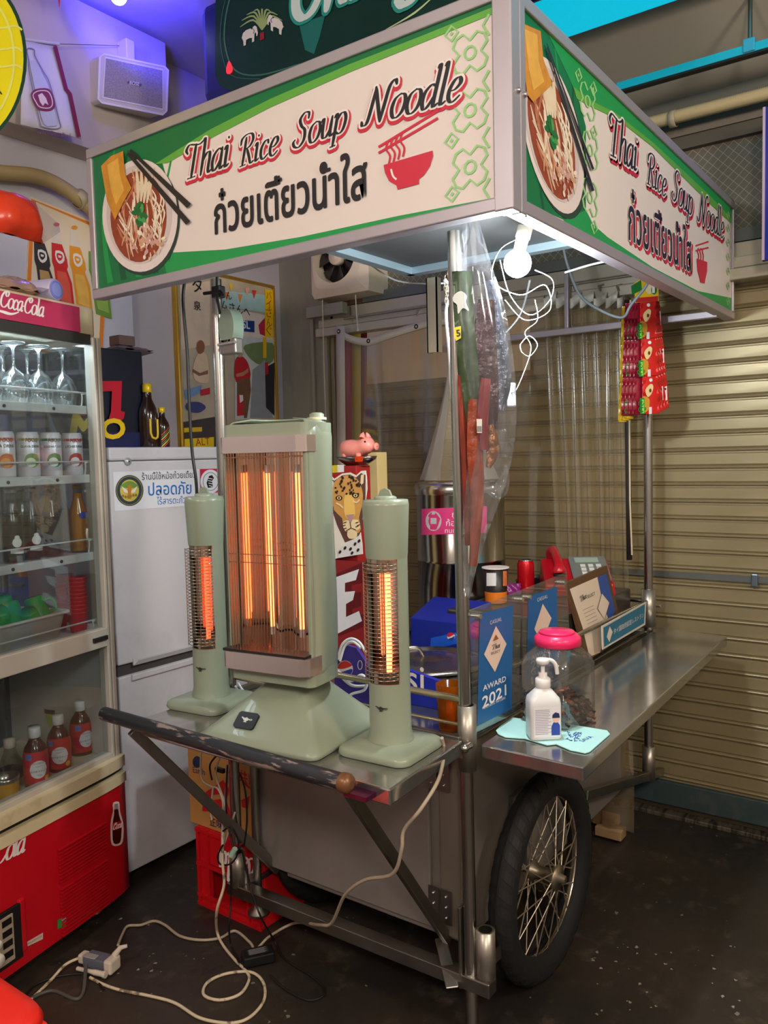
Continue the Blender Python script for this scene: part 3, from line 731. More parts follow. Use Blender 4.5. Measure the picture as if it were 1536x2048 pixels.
A.poly(m((226, 172, 70), .5, 0, .2, 30), Z((190, 160), (262, 190), (270, 340), (300, 450), (240, 500), (215, 380)), 12.5)
A.line(ck, Z((314, 240), (570, 935)), [2, 5], 13); A.line(ck, Z((316, 262), (570, 1055)), [3, 6], 13.5)
A.flush('noodle_picture', ps)
for cx, cy in ((540, 560), (555, 830), (553, 1090)):
    a, b_ = c3(cx, cy); flower(A, gp, a, b_, 17, 40, 3, .75, 3); A.flush('flower_motif', ps)
for cx, cy in ((490, 415), (572, 490), (575, 730), (577, 1255)):
    a, b_ = c3(cx, cy); diam(A, gp, a, b_, 6, 3, .7, 3, 14); A.flush('diamond_motif', ps)
for cy in (1190, 1260, 1340, 1420, 1500, 1580, 1665):
    a, b_ = c3(1316, cy); diam(A, gp, a, b_, 3, 3, .7, 1.5, 8); A.flush('diamond_motif', ps)
for wd, a, b_ in (('Thai', (655, 848), (812, 950)), ('Rice', (866, 1010), (972, 1092)), ('Soup', (1004, 1098), (1118, 1195)), ('Noodle', (1152, 1222), (1290, 1322))):
    a = c3(*a); b_ = c3(*b_)
    A.pen(wd, red, a, b_, 3, grow=.11, sy=.84, dy=-.16, dx=.1); A.pen(wd, red, a, b_, 3, grow=.11, sy=.84, dy=-.07, dx=.05); A.pen(wd, wht, a, b_, 4, grow=.09, sy=.84); A.pen(wd, ink, a, b_, 5, sy=.84, thick=.19, thin=.055)
A.flush('lettering', ps, label='black English lettering with a red shadow')
for off, l, mt, dp in ((.05, 3, red, 20), (.05, 4, wht, 0), (.018, 5, ink, 0)):
    A.text('ก๋วยเตียวนำใส', mt, c3(768+dp*.4, 1322+dp), c3(1112+dp*.4, 1502+dp), l, offset=off, sy=1.5)
A.glyph('๋', ink, c3(943, 1206), 17, 5.5, .02); A.glyph('้', ink, c3(1040, 1252), 16, 5.5, .02)
A.flush('lettering', ps, label='black Thai lettering with a red shadow')
A.poly(red, Z((1143, 1428), (1201, 1448), (1200, 1500), (1190, 1545), (1187, 1566), (1163, 1560), (1160, 1540), (1148, 1495)), 3)
A.line(red, Z((1138, 1358), (1208, 1335)), 3, 3); A.line(red, Z((1138, 1385), (1208, 1368)), 3, 3)
for k in range(3): A.line(red, Z((1152+k*13, 1370), (1148+k*13, 1390), (1154+k*13, 1410), (1152+k*13, 1440)), 1.8, 3, 3)
A.flush('bowl_symbol', ps)
# ---- wheels: tyre, rim, hub, spokes
def wheel(cx, cy, face):
    R0 = .285; AX = Matrix(((1, 0, 0), (0, 0, -1), (0, 1, 0)))   # lathe axis -> -Y
    tread = m((20, 19, 18), .75, 0, .2, 30, .3)
    n = 64; prof = []
    for k in range(17):
        t = math.pi*2*k/16; prof.append((R0-.038+.038*math.cos(t), .036*math.sin(t)))
    wh = MB().lathe(prof, tread, n, (cx, cy, R0), AX).build('tyre', cart)
    tb = MB()
    for k in range(40):   # tread blocks
        for s_ in (-1, 1):
            a0 = 2*math.pi*(k+.25*s_)/40; ring = []
            for j in range(5):
                t = R(8+j*14)*s_; rr = R0-.038+.0392*math.cos(t); ring.append((rr, .0372*math.sin(t), a0+.018*j*s_))
            rows = [[V((cx+r_*math.cos(a_+w_), cy-h, R0+r_*math.sin(a_+w_))) for w_ in (-.045, .045)] for r_, h, a_ in ring]
            tb.grid(rows, m((26, 24, 22), .7, 0, .2, 30), False)
    tb.build('tread', wh, kind='stuff')
    chrome = worn((190, 178, 160), (112, 90, 66), 9, .5, .75, .25, 1)
    rp = [(R0-.066, -.02), (R0-.058, -.024), (R0-.055, -.021), (R0-.072, -.012), (R0-.078, 0), (R0-.072, .012), (R0-.055, .021), (R0-.058, .024), (R0-.066, .02)]
    MB().lathe(rp, chrome, 64, (cx, cy, R0), AX).build('rim', wh)
    MB().lathe([(.0, -.05), (.012, -.05), (.012, -.04), (.03, -.04), (.03, -.032), (.018, -.02), (.018, .02), (.034, .032), (.034, .042), (.014, .044), (.01, .062), (0, .062)], worn((150, 140, 120), (110, 74, 36), 14, .45, .6, .4, .9), 20, (cx, cy, R0), AX).build('hub', wh)
    wire = m((196, 184, 164), .3, .9)
    for k in range(36):
        a = 2*math.pi*k/36; side = 1 if k % 2 else -1; sw = (.62 if (k//2) % 2 else -.62)
        h_ = V((cx+.03*math.cos(a+sw), cy-side*.036, R0+.03*math.sin(a+sw))); e_ = V((cx+(R0-.072)*math.cos(a), cy-side*.006, R0+(R0-.072)*math.sin(a)))
        MB().tube([h_, e_], .0021, wire, 5).build('spoke', wh)
    return wh
wheel(2.02, .947, -1); wheel(2.02, 1.70, 1)
MB().tube([(2.02, .99, .285), (2.02, 1.66, .285)], .012, steel2, 10).build('axle', cart)
MB().box((1.98, 1.02, .27), (2.06, 1.034, .5), steel2).build('axle_bracket', cart)
# ================================================================ DRINKS FRIDGE (turned 12 degrees), local frame: x along front (0 = right edge), y depth, z up
FR = (1.558, 2.213, 0); FA = R(12)
FT = V((math.cos(FA), math.sin(FA), 0)); FN = V((math.sin(FA), -math.cos(FA), 0))
fr = thing('drinks_fridge', 'tall red and white glass-door drinks fridge by the white refrigerator', 'display fridge', FR, FA)
FM = Matrix.Translation(FR) @ Matrix.Rotation(FA, 4, 'Z')
def fl_(x, y, z): return FM @ V((x, y, z))
class LB(MB):
    """mesh builder in fridge-local coordinates"""
    def build(s, name, parent=None, **kw):
        return MB.build(s, name, parent, local=True, **kw)
def fart(d): return Art(V(FR)-FN*d, FN)
cream = worn((206, 192, 156), (150, 128, 92), 5, .55, .75, .5)
wfr = m((214, 208, 200), .45, 0, .06, 6); redp = m((196, 14, 30), .35, 0, .05, 3); innr = m((150, 156, 160), .5)
W0, W1 = -.62, .037
LB().box((W0, .06, .06), (W0+.02, .5, .93), wfr).box((W1-.02, .06, .06), (W1, .5, .93), wfr).box((W0+.02, .48, .06), (W1-.02, .5, .93), m((70, 76, 80), .5)).box((W0+.02, .06, 1.85), (W1-.02, .48, 1.86), wfr).box((W0+.02, .06, .43), (W1-.02, .48, .45), innr).box((W0, .48, .93), (W0+.02, .5, 1.86), wfr).box((W1-.02, .48, .93), (W1, .5, 1.86), wfr).build('cabinet', fr)
sg = film((236, 242, 244), .02, .02, .01, 'sg', .2)
LB().box((W1-.012, .06, .93), (W1-.009, .48, 1.85), sg).build('side_glass', fr); LB().box((W0+.009, .06, .93), (W0+.012, .48, 1.85), sg).build('side_glass', fr)
LB().box((W0+.02, .489, .93), (W1-.02, .492, 1.85), sg).build('back_glass', fr)
LB().box((W0, .04, 1.842), (W1, .5, 1.94), cream).build('top_box', fr, bev=.012)
hd_ = LB().box((W0+.03, .03, 1.852), (W1-.075, .04, 1.928), m((186, 52, 92), .4, 0, .12, 3)).build('header_panel', fr, label='pink red header panel with white script lettering')  # header pinker than the red base panel
A = fart(.03); A.step = .0004
A.pen('Coca-Cola', wht, (0, 612), (86, 634), 2, thick=.24, thin=.1, sy=1.1, gap=-.06); A.line(wht, [(-30, 618), (0, 622), (22, 628), (38, 624)], [2, 6, 2], 2, 4)
o = A.mb; o.build('lettering', None, local=True).parent = hd_
lt = [x for x in hd_.children][-1]; lt.matrix_parent_inverse = FM.inverted()
def fart_flush(A, name, par, **kw):
    o = A.mb.build(name, None, local=True, **kw); A.mb = MB(); o.parent = par; o.matrix_parent_inverse = FM.inverted(); return o
# door frames: two sliding glass doors, upper and lower windows share one frame
frm = m((190, 184, 172), .42, .15, .08, 8)
dk = m((60, 58, 54), .5, .3)
for x0, x1 in ((W1-.018, W1), (W1-.034, W1-.022), (W0, W0+.03)):
    LB().box((x0, .02, .5), (x1, .06, 1.842), frm).build('door_stile', fr, bev=.003)
LB().box((W1-.022, .028, .5), (W1-.018, .05, 1.842), dk).build('gasket', fr)
LB().box((W0+.03, .03, 1.82), (W1-.034, .05, 1.85), dk).build('door_rail', fr)
ml = LB().box((W0+.03, .018, .868), (W1-.034, .06, .928), frm).build('door_rail', fr, bev=.003)
LB().box((W1-.10, .010, .892), (W1-.04, .0178, .905), m((30, 30, 30), .5)).build('slot', ml)
LB().box((W0+.03, .02, .492), (W1-.034, .06, .52), frm).build('door_rail', fr, bev=.003)
glass = film((236, 242, 244), .03, .02, .012, 'fg', .2)
LB().box((W0+.03, .036, .928), (W1-.03, .039, 1.826), glass).build('glass_pane', fr)
LB().box((W0+.03, .036, .52), (W1-.03, .039, .868), glass).build('glass_pane', fr)
# shelves with wire guards
shw = m((208, 206, 200), .4, .1, .05)
for k, z in enumerate((1.627, 1.412, 1.165, .905)):
    if k == 3: sh_ = LB().box((W0+.02, .062, z-.012), (W1-.02, .47, z), shw).build('shelf', fr)
    else:
        sh_ = LB().box((W0+.02, .075, z-.006), (W1-.02, .47, z), shw).box((W0+.02, .062, z-.022), (W1-.03, .075, z+.004), shw).build('shelf', fr, bev=.0015)
    LB().tube(crom([(W0+.03, .07, z+.045), (W1-.06, .07, z+.045), (W1-.042, .07, z+.04), (W1-.036, .075, z+.02), (W1-.036, .08, z)], 4), .0028, m((222, 220, 214), .35, .3), 6).build('wire_guard', sh_)
    for x in (-.31, -.13): LB().tube([(x, .0625, z-.010), (x, .059, z-.010)], .005, dk, 8).build('rivet', sh_)
# bowed base: cream bands and red kick panel
def bow(z0, z1, d, mt, name, bulge=.012, **kw):
    xs = [W0-.005+(W1-W0+.01)*k/16 for k in range(17)]
    f_ = [V((x, .06-d-bulge*(1-((x-(W0+W1)/2)/((W1-W0)/2))**8), 0)) for x in xs]
    b_ = [V((x, .45, 0)) for x in xs]
    s = LB(); up0 = V((0, 0, z0)); up1 = V((0, 0, z1))
    loop = f_+b_[::-1]
    s.add([p+up0 for p in loop]+[p+up1 for p in loop], [(i, (i+1) % 34, 34+(i+1) % 34, 34+i) for i in range(34)], mt, True)
    for i in range(16): s.add([f_[i]+up1, f_[i+1]+up1, b_[i+1]+up1, b_[i]+up1], [(0, 1, 2, 3)], mt); s.add([f_[i]+up0, f_[i+1]+up0, b_[i+1]+up0, b_[i]+up0], [(3, 2, 1, 0)], mt)
    return s.build(name, fr, **kw)
bow(.467, .503, .055, cream, 'base_band'); bow(.447, .468, .035, m((20, 18, 16), .6), 'shadow_gap', .011); bow(.417, .448, .058, m((214, 200, 160), .45, 0, .06), 'base_band')
base = bow(.055, .418, .05, redp, 'base_panel')
def bowy(x): return .01-.012*(1-((x-(W0+W1)/2)/((W1-W0)/2))**8)
vr = m((168, 10, 24), .4); vd = m((110, 6, 16), .5)
def bowstrip(x0, x1, z0, z1, pr, mt, dz=0, n=8):
    s = LB(); xs = [x0+(x1-x0)*k/n for k in range(n+1)]
    rows = [[V((x, bowy(x)-.0008-pr*(1 if j in (1, 2) else 0), z+dz*(x-x0)/(x1-x0))) for x in xs] for j, z in enumerate((z0, z0+.0015, z1-.0015, z1))]
    return s.grid(rows, mt, False)
for k in range(24):
    z = .325-k*.0108-(.012 if k > 9 else 0)
    bowstrip(-.265, -.068, z-.0072, z, .0055, m((190, 16, 30), .35)).build('vent_slat', base)
bowstrip(-.27, -.063, .045+.01, .055+.004, .0005, vd)
# printed script and bottle sticker on the kick panel
A = fart(0); A.p = V(FR)+FN*.0035; A.step = .0006
A.pen('Coca-Cola', wht, (-86, 1766), (47, 1704), 1, thick=.26, thin=.1, sy=1.0, gap=-.06)
fart_flush(A, 'lettering', base)
A.p = V(FR)+FN*.002
A.poly(m((226, 206, 200), .4), [(226, 1606), (238, 1604), (240, 1622), (246, 1645), (247, 1668), (243, 1688), (224, 1690), (221, 1660), (222, 1640), (226, 1622)], 1, 3)
A.poly(m((70, 16, 12), .25, 0, .2, 30), [(229, 1618), (236, 1618), (238, 1630), (243, 1648), (243, 1664), (240, 1685), (227, 1686), (225, 1660), (226, 1642), (228, 1630)], 2, 3)
A.poly(m((190, 190, 190), .3, .5), [(229, 1608), (236, 1607), (237, 1618), (229, 1619)], 3)
A.poly(m((200, 20, 26), .4), [(225, 1646), (243, 1642), (243, 1656), (225, 1661)], 3); A.pen('Coca', wht, (226, 1660), (243, 1654), 4, thick=.3, thin=.15)
fart_flush(A, 'bottle_sticker', base, label='sticker of a dark cola bottle')
A.p = V(FR)+FN*.0035
A.poly(m((60, 140, 60), .5), [(115, 1840), (132, 1832), (133, 1852), (115, 1858)], 1); A.poly(m((110, 190, 220), .5), [(122, 1838), (132, 1832), (133, 1842), (126, 1846)], 2)
A.poly(m((150, 40, 40), .5), [(142, 1836), (195, 1812), (194, 1824), (142, 1848)], 1); A.text('TOSHIBA', ink, (146, 1844), (172, 1832), 2)
A.p = V(FR)+FN*.0035
A.poly(m((216, 196, 180), .5), [(40, 1892), (86, 1865), (86, 1878), (40, 1900)], 1); A.text('FUKUSHIMA KOGYO CO', ink, (43, 1897), (83, 1874), 2)
fart_flush(A, 'maker_stickers', base)
# recessed control panel
px = lambda x, y, d=-.004: FM.inverted() @ at(x, y, pl=(V(FR)-FN*d, FN))
c_ = px(40, 1785); 
cp = LB().box((c_.x-.20, -.009, .085), (c_.x-.003, .01, .242), m((24, 22, 22), .5)).build('control_panel', fr, bev=.003)
LB().box((c_.x-.19, -.013, .10), (c_.x-.035, -.0088, .228), m((170, 156, 136), .5, 0, .15, 20)).build('dial_plate', cp)
for k in range(4): LB().box((c_.x-.072, -.0155, .205-k*.03), (c_.x-.042, -.0132, .222-k*.03), m((16, 15, 15), .4)).build('push_button', cp)
for z, r_ in ((.178, .013), (.135, .018)):
    LB().lathe([(0, .022), (r_*.8, .022), (r_, .016), (r_, 0)], m((226, 220, 206), .4), 16, (c_.x-.10, -.013, z), Matrix(((1, 0, 0), (0, 0, -1), (0, 1, 0)))).build('knob', cp)
LB().box((c_.x-.01, -.009, .095), (c_.x+.014, .01, .25), redp).build('panel_lip', fr, bev=.006)
for x in (W0+.05, -.045): LB().lathe([(.0, 0), (.024, 0), (.024, .006), (.012, .012), (.012, .056), (0, .056)], m((150, 130, 90), .35, .8), 14, (x, .08, 0)).build('foot', fr)
LB().box((W1-.02, .07, .87), (W1-.005, .1, .90), m((180, 130, 100), .5)).build('door_stop', fr)
LB().box((W0+.05, .10, 1.841), (W1-.05, .13, 1.849), m((225, 240, 255), .4, 0, 0, emit=26)).build('added_tube', fr)  # hidden glowing tube added to brighten the fridge interior

# ---------------------------------------------------------------- things in the drinks fridge
def fput(o, x, y, z, rz=0):
    o.location = fl_(x, y, z); o.rotation_euler = (0, 0, FA+rz); return o
def lx(px_, py_, d): return (FM.inverted() @ at(px_, py_, pl=(V(FR)-FN*d, FN))).x
# wine glasses standing upside down
gl = m((235, 240, 242), .03, 0, 0, trans=1, ior=1.3)
gp_ = [(.032, 0), (.034, .004), (.043, .035), (.042, .06), (.028, .092), (.007, .108), (.0045, .12), (.0045, .165), (.012, .176), (.034, .181), (.034, .184), (0, .184)]
gme = MB().lathe(gp_, film((236, 240, 240), .5, .03, .07, 'glassware'), 18).mesh('wine_glass')
spots = [(lx(128, 790, .14), .14)]+[(lx(128, 790, .14)-.095*k-(.047 if r_ else 0), .14+.1*r_) for r_ in range(3) for k in range(4) if (r_ or k)]
for k, (x, y) in enumerate(spots):
    o = bpy.data.objects.new('wine_glass', gme); COL.objects.link(o); fput(o, x, y, 1.628)
    tag(o, 'clear wine glass standing upside down on the top fridge shelf', 'wine glass', 'upturned wine glasses on the top shelf')
# soft-drink cans
def can(x, y, z, label, stripe, l1, l2, fruit, fruit2, px0, px1, pb):
    t = thing('drink_can', label, 'can', fl_(x, y, z), FA+R(-30), 'juice cans on the second fridge shelf', local=True)
    wht_ = m((226, 216, 220), .3, .2, .02)
    c = MB().lathe([(0, .0), (.028, 0), (.031, .006), (.031, .126), (.028, .131), (.0275, .134), (.026, .134), (.025, .131), (0, .131)], wht_, 28)
    o = c.build('body', t, local=True)
    def patch(a0, a1, z0, z1, mt, r_=.0313):
        n = 8; return MB().grid([[V((r_*math.sin(R(a0+(a1-a0)*k/n)), -r_*math.cos(R(a0+(a1-a0)*k/n)), zz)) for k in range(n+1)] for zz in (z0, z1)], mt)
    patch(-75, 75, .108, .116, stripe).build('stripe', o, local=True)
    pr = MB()
    for txt, a0, a1, zz, mt in (('FOCO', -26, 42, .1045, m((150, 20, 60), .4)), (l1, -52, 54, .088, m((40, 60, 70), .4))):
        vs, fs, q0, q1 = textgeo(txt, .02); k = (a1-a0)/(q1-q0); h_ = .031*R(k)
        pr.add([V((.0316*math.sin(R(a0+(x_-q0)*k)), -.0316*math.cos(R(a0+(x_-q0)*k)), zz+y_*h_*1.15)) for x_, y_ in vs], fs, mt)
    pr.build('lettering', o, local=True)
    q = MB()
    def blob(ca, cz, ra, rz, mt, r_): cyl_ell(q, mt, ca, cz, ra, rz, r_)
    blob(6, .05, 42, .021, fruit, .0317); blob(-2, .044, 27, .014, fruit2, .0321); blob(26, .062, 12, .006, fruit, .0324)
    q.build('fruit_print', o, local=True)
    return t
cz = 1.413; rl = (FM.inverted() @ at(140, 925, pl=(V(FR)-FN*.1, FN)))
sp_ = [(146, 'small white juice can printed with a red lychee', m((200, 60, 60), .4), 'LYCHEE DRINK', m((200, 30, 40), .4), m((240, 226, 226), .4)),
       (103, 'small white juice can printed with a green coconut', m((20, 110, 60), .4), 'COCONUT JUICE', m((40, 140, 60), .4), m((235, 235, 225), .4)),
       (58, 'small white juice can printed with a pale guava fruit', m((130, 150, 50), .4), 'GUAVA DRINK', m((120, 150, 70), .4), m((222, 226, 190), .4)),
       (8, 'small white juice can printed with an orange drinking glass', m((220, 120, 50), .4), 'TEA DRINK', m((220, 110, 40), .4), m((236, 150, 60), .4))]
for x_, lb_, st, l1, f1, f2 in sp_: can(lx(x_, 925, .11), .11, cz, lb_, st, l1, '', f1, f2, 0, 0, 0)
# glass soda bottles, third shelf
def bottle(name, label, cat, loc, prof, mt, liq=None, rz=0, group=None, cap=None, n=20, local=True):
    t = thing(name, label, cat, loc, rz, group, local=True)
    MB().lathe(prof, mt, n).build('bottle_glass', t, local=True)
    if liq: MB().lathe(liq[0], liq[1], n).build('drink', t, local=True)
    if cap: MB().lathe(cap[0], cap[1], n).build('cap', t, local=True)
    return t
clear = film((242, 244, 240), .05, .03, .008, 'bottle', .25)
def scl(pr, a, b_): return [(r_*a, z*b_) for r_, z in pr]
bprof = [(0, .002), (.026, .002), (.028, .008), (.028, .10), (.026, .125), (.014, .165), (.0115, .195), (.013, .198), (.0115, .205)]
def inner(pr, zt, r_=.9): 
    out = [(0, .004)]
    for (a, z), (b_, z2) in zip(pr, pr[1:]):
        if z2 <= zt: out.append((b_*r_, z2+.002))
        else:
            k = (zt-z)/(z2-z); out.append(((a+(b_-a)*k)*r_, zt)); break
    out.append((0, zt)); return out
bprof = scl(bprof, 1.1, 1.03)
ccap = [(.0135, .198), (.0145, .199), (.0142, .209), (.0115, .212), (0, .212)]; ccap = scl(ccap, 1.1, 1.03)
dark = m((44, 20, 10), .3, 0, .1); orange_ = m((214, 140, 20), .15, 0, .05)
bt = bottle('soda_bottle', 'orange soda glass bottle with a blue oval mark on the third fridge shelf', 'bottle', fl_(lx(160, 1095, .13), .13, 1.166), bprof, clear, (inner(bprof, .19), orange_), FA+R(-30), None, (ccap, m((190, 160, 80), .35, .7)))
cyl_ell(MB(), m((40, 70, 170), .4), 16, .12, 28, .011, .0322).build('oval_mark', bt, local=True)
for k, (x_, d_, mt, lv, lb_) in enumerate([(106, .13, dark, .11, 'dark soda glass bottle with a silver cap beside the orange soda bottle'), (66, .13, dark, .12, 'dark ginger ale bottle with a silver cap and small white crest'), (27, .12, dark, .125, 'dark ginger ale bottle with a large white crest'), (125, .26, orange_, .12, 'glass bottle half full of orange soda behind the dark bottles'), (45, .25, dark, .1, 'dark soda bottle behind the ginger ale bottles')]):
    b_ = bottle('soda_bottle', lb_, 'bottle', fl_(lx(x_, 1100, d_), d_, 1.166), bprof, clear, (inner(bprof, lv*1.12), mt), FA+R(-32), None, (ccap, m((196, 194, 190), .3, .7)))
    if k in (1, 2):
        pr = MB(); wq = m((226, 220, 206), .5)
        def cyl(ca, cz_, ra, rz_, r_=.029, n=10): cyl_ell(pr, wq, ca, cz_, ra, rz_, r_)
        cyl(12, .06, 26, .014, .0316); cyl(12, .075, 14, .006, .0319)
        pr.grid([[V((.0318*math.sin(R(a_)), -.0318*math.cos(R(a_)), z_+.0012*math.sin(a_))) for a_ in range(-24, 50, 6)] for z_ in (.028, .04)], wq)
        pr.build('crest', b_, local=True)
# white plastic basket with green cups, red cup stacks
bx = lx(62, 1270, .2); bz = .906
bsk = thing('plastic_basket', 'white plastic basket full of green cups on the fridge shelf', 'basket', fl_(bx-.08, .2, bz), FA, local=True)
s = MB()
def rr(w_, d_, z, r_=.03, n=5):
    out = []
    for cx, cy, a0 in ((w_-r_, d_-r_, 0), (-w_+r_, d_-r_, 90), (-w_+r_, -d_+r_, 180), (w_-r_, -d_+r_, 270)):
        for k in range(n): a = R(a0+90*k/(n-1)); out.append(V((cx+r_*math.cos(a), cy+r_*math.sin(a), z)))
    return out
rows = [rr(.12, .085, 0), rr(.14, .10, .085), rr(.145, .105, .088), rr(.15, .11, .087), rr(.15, .11, .082)]
s.grid(rows, m((214, 206, 192), .5, 0, .05), True, True); s.poly(rr(.12, .085, .001), m((214, 206, 192), .5))
s.build('tub', bsk, local=True, solid=.003)
grn = m((40, 190, 80), .25, 0, .06, 8, trans=.35)
cupm = MB().lathe([(.0, 0), (.026, 0), (.029, .005), (.036, .075), (.037, .078), (.034, .076), (.028, .006), (0, .004)], grn, 20).mesh('green_cup')
hm = MB().tube(crom([(.033, 0, .06), (.056, 0, .058), (.06, 0, .04), (.05, 0, .022), (.030, 0, .02)], 4), .0045, grn, 8).mesh('handle')
for k, (x_, y_, z_, rx_, ry_, rz_) in enumerate([(.075, -.02, .155, 170, 12, -20), (.0, .0, .15, 165, -14, 40), (-.06, -.03, .14, 158, 20, 100), (.03, .06, .165, 172, -8, 200), (.02, -.055, .125, 165, 15, 60), (-.09, .04, .15, 168, 0, 150)]):
    t = thing('green_cup', 'translucent green plastic cup lying upside down in the white basket', 'cup', (0, 0, 0), 0, 'green cups in the basket', local=True)
    t.matrix_world = FM @ Matrix.Translation((bx-.08+x_, .2+y_, bz+z_-.02)) @ Matrix.Rotation(R(rz_), 4, 'Z') @ Matrix.Rotation(R(rx_), 4, 'X') @ Matrix.Rotation(R(ry_), 4, 'Y')
    for nm, me in (('cup_body', cupm), ('handle', hm)):
        o = bpy.data.objects.new(nm, me); COL.objects.link(o); o.parent = t
rc = m((214, 24, 26), .35, 0, .05, 10)
rcm = MB().lathe([(.0, 0), (.024, 0), (.0255, .003), (.031, .060), (.033, .062), (.033, .066), (.0305, .066), (.0245, .005), (0, .004)], rc, 22).mesh('red_cup')
for j, (x_, d_, n_) in enumerate([(lx(158, 1260, .14), .14, 10), (lx(136, 1260, .22), .22, 10)]):
    for k in range(n_):
        o = bpy.data.objects.new('red_cup', rcm); COL.objects.link(o); fput(o, x_+random.uniform(-.0006, .0006), d_, .907+k*.0125)
        tag(o, 'red plastic cup nested in the stack behind the basket' if j else 'red plastic cup nested in the stack beside the white basket', 'cup', ('red cups stacked beside the white basket', 'red cups stacked behind the white basket')[j])
# bottom compartment: tea bottles, tumbler, green tub, jars
tz = .452
tprof = [(0, 0), (.027, 0), (.031, .006), (.031, .045), (.029, .05), (.031, .055), (.031, .12), (.027, .15), (.015, .168), (.0125, .172), (.0125, .178)]
tea = m((74, 20, 14), .12, 0, .1, coat=.5)
def teab(x, y, rz, label):
    t = thing('tea_bottle', label, 'bottle', fl_(x, y, tz), FA+rz+R(-42), 'red tea bottles in the fridge', local=True)
    t.scale = (1.13, 1.13, 1.1)
    MB().lathe(tprof, tea, 24).build('bottle_body', t, local=True)
    MB().lathe([(.0145, .176), (.0155, .178), (.0155, .2), (.013, .203), (0, .203)], m((230, 226, 222), .4), 20).build('cap', t, local=True)
    lb = MB().lathe([(.0314, .056), (.0314, .125), (.029, .142)], m((206, 40, 46), .4, 0, .05), 24).build('label_sleeve', t, local=True)
    pr = MB()
    def cyl(ca, cz_, ra, rz_, mt, r_): cyl_ell(pr, mt, ca, cz_, ra, rz_, r_)
    cyl(0, .095, 42, .024, m((236, 228, 226), .5), .0318); cyl(40, .068, 14, .007, m((236, 180, 40), .5), .0319)
    for txt, a0, a1, zz, mt in (('ルイボスティー', -38, 38, .088, ink), ('ヘルシー', -16, 16, .102, ink), ('ROOIBOS', -26, 26, .110, m((150, 130, 150), .5)), ('TEA', -8, 14, .077, m((150, 130, 150), .5)), ('500', -56, -30, .127, m((70, 90, 170), .5))):
        vs, fs, q0, q1 = textgeo(txt, .01); k = (a1-a0)/(q1-q0); h_ = .0318*R(k); r_ = .0322
        pr.add([V((r_*math.sin(R(a0+(x_-q0)*k)), -r_*math.cos(R(a0+(x_-q0)*k)), zz+y_*h_)) for x_, y_ in vs], fs, mt)
    pr.grid([[V((.0318*math.sin(R(a_)), -.0318*math.cos(R(a_)), z_)) for a_ in range(-60, -24, 6)] for z_ in (.122, .138)], m((90, 130, 200), .5))
    pr.build('label_print', lb, local=True)
    MB().grid([[V((.0312*math.sin(R(a_)), -.0312*math.cos(R(a_)), z_)) for a_ in range(10, 60, 8)] for z_ in (.008, .03)], m((214, 200, 196), .5)).build('barcode_patch', t, local=True)
for x_, d_, rz_, lb_ in ((165, .15, .5, 'red rooibos tea bottle beside the lime green tub'), (120, .11, 0, 'red rooibos tea bottle standing in the middle of the three'), (72, .085, .2, 'red rooibos tea bottle beside the yellow tumbler')):
    teab(lx(x_, 1530, d_), d_, rz_, lb_)
q = lx(26, 1570, .06)
t = thing('tumbler', 'yellow tumbler with a steel rim beside the tea bottles', 'tumbler', fl_(q, .09, tz), FA, local=True)
MB().lathe([(0, 0), (.032, 0), (.034, .004), (.037, .10)], m((206, 150, 40), .4, 0, .08), 26).build('cup_body', t, local=True)
MB().lathe([(.037, .10), (.038, .101), (.0385, .114), (.0365, .114), (.034, .09), (0, .02)], m((170, 160, 150), .2, .9), 26).build('steel_rim', t, local=True)
t = thing('lime_tub', 'lime green tub with a dark rim behind the tea bottles', 'tub', fl_(lx(128, 1500, .3), .3, tz), FA, local=True)
MB().lathe([(0, 0), (.045, 0), (.058, .16)], m((196, 220, 20), .4, 0, .05), 26).build('tub_body', t, local=True)
MB().lathe([(.058, .16), (.0595, .161), (.0595, .175), (.056, .175), (.05, .14), (0, .13)], m((50, 46, 36), .3, .4), 26).build('rim', t, local=True)
jp = [(0, 0), (.034, 0), (.036, .005), (.036, .09), (.018, .13), (.016, .15)]
for x_, d_, lb_ in ((70, .22, 'clear bottle with a cork behind the tea bottles'), (20, .2, 'clear plastic bottle with a white cap behind the tumbler')):
    t = thing('clear_bottle', lb_, 'bottle', fl_(lx(x_, 1500, d_), d_, tz), FA, local=True)
    MB().lathe(jp, clear, 20).build('bottle_body', t, local=True)
    MB().lathe([(.017, .145), (.018, .147), (.018, .172), (0, .173)], m((220, 205, 180), .5), 16).build('cap', t, local=True)
    MB().lathe(inner(jp, .08, .93), m((60, 30, 20), .2), 20).build('contents', t, local=True)

# ---------------------------------------------------------------- on top of the drinks fridge
def ftop(px_, py_, d): return FM.inverted() @ at(px_, py_, pl=(V(FR)-FN*d, FN))
def pillow(name, label, cat, c, hx, hy, hz, mt, mt2, rot, ear=None):
    """soft packet: pinched cushion with flat sealed ends"""
    s = MB(); n = 9; rows = []
    for i in range(n):
        u_ = -1+2*i/(n-1); row = []
        for j in range(n):
            v_ = -1+2*j/(n-1); b_ = max(0, (1-abs(u_)**2.6)*(1-abs(v_)**2.6))**.6
            row.append(V((u_*hx, v_*hy, hz*b_+.004*math.sin(5*u_+3*v_))))
        rows.append(row)
    s.grid(rows, mt); s.grid([[V((p.x, p.y, -p.z-.0005)) for p in r_] for r_ in rows][::-1], mt)
    if ear: s.add([V((hx, -hy, 0)), V((hx+ear, -hy*.2, .01)), V((hx+ear, hy*.2, .01)), V((hx, hy, 0))], [(0, 1, 2, 3)], mt2)
    s.xf(rot); s.xf(Matrix.Translation(c))
    return s.build(name, None, label=label, cat=cat)
TZ = 1.942
def ry(a): return Matrix.Rotation(R(a), 4, 'Y')
def rxm(a): return Matrix.Rotation(R(a), 4, 'X')
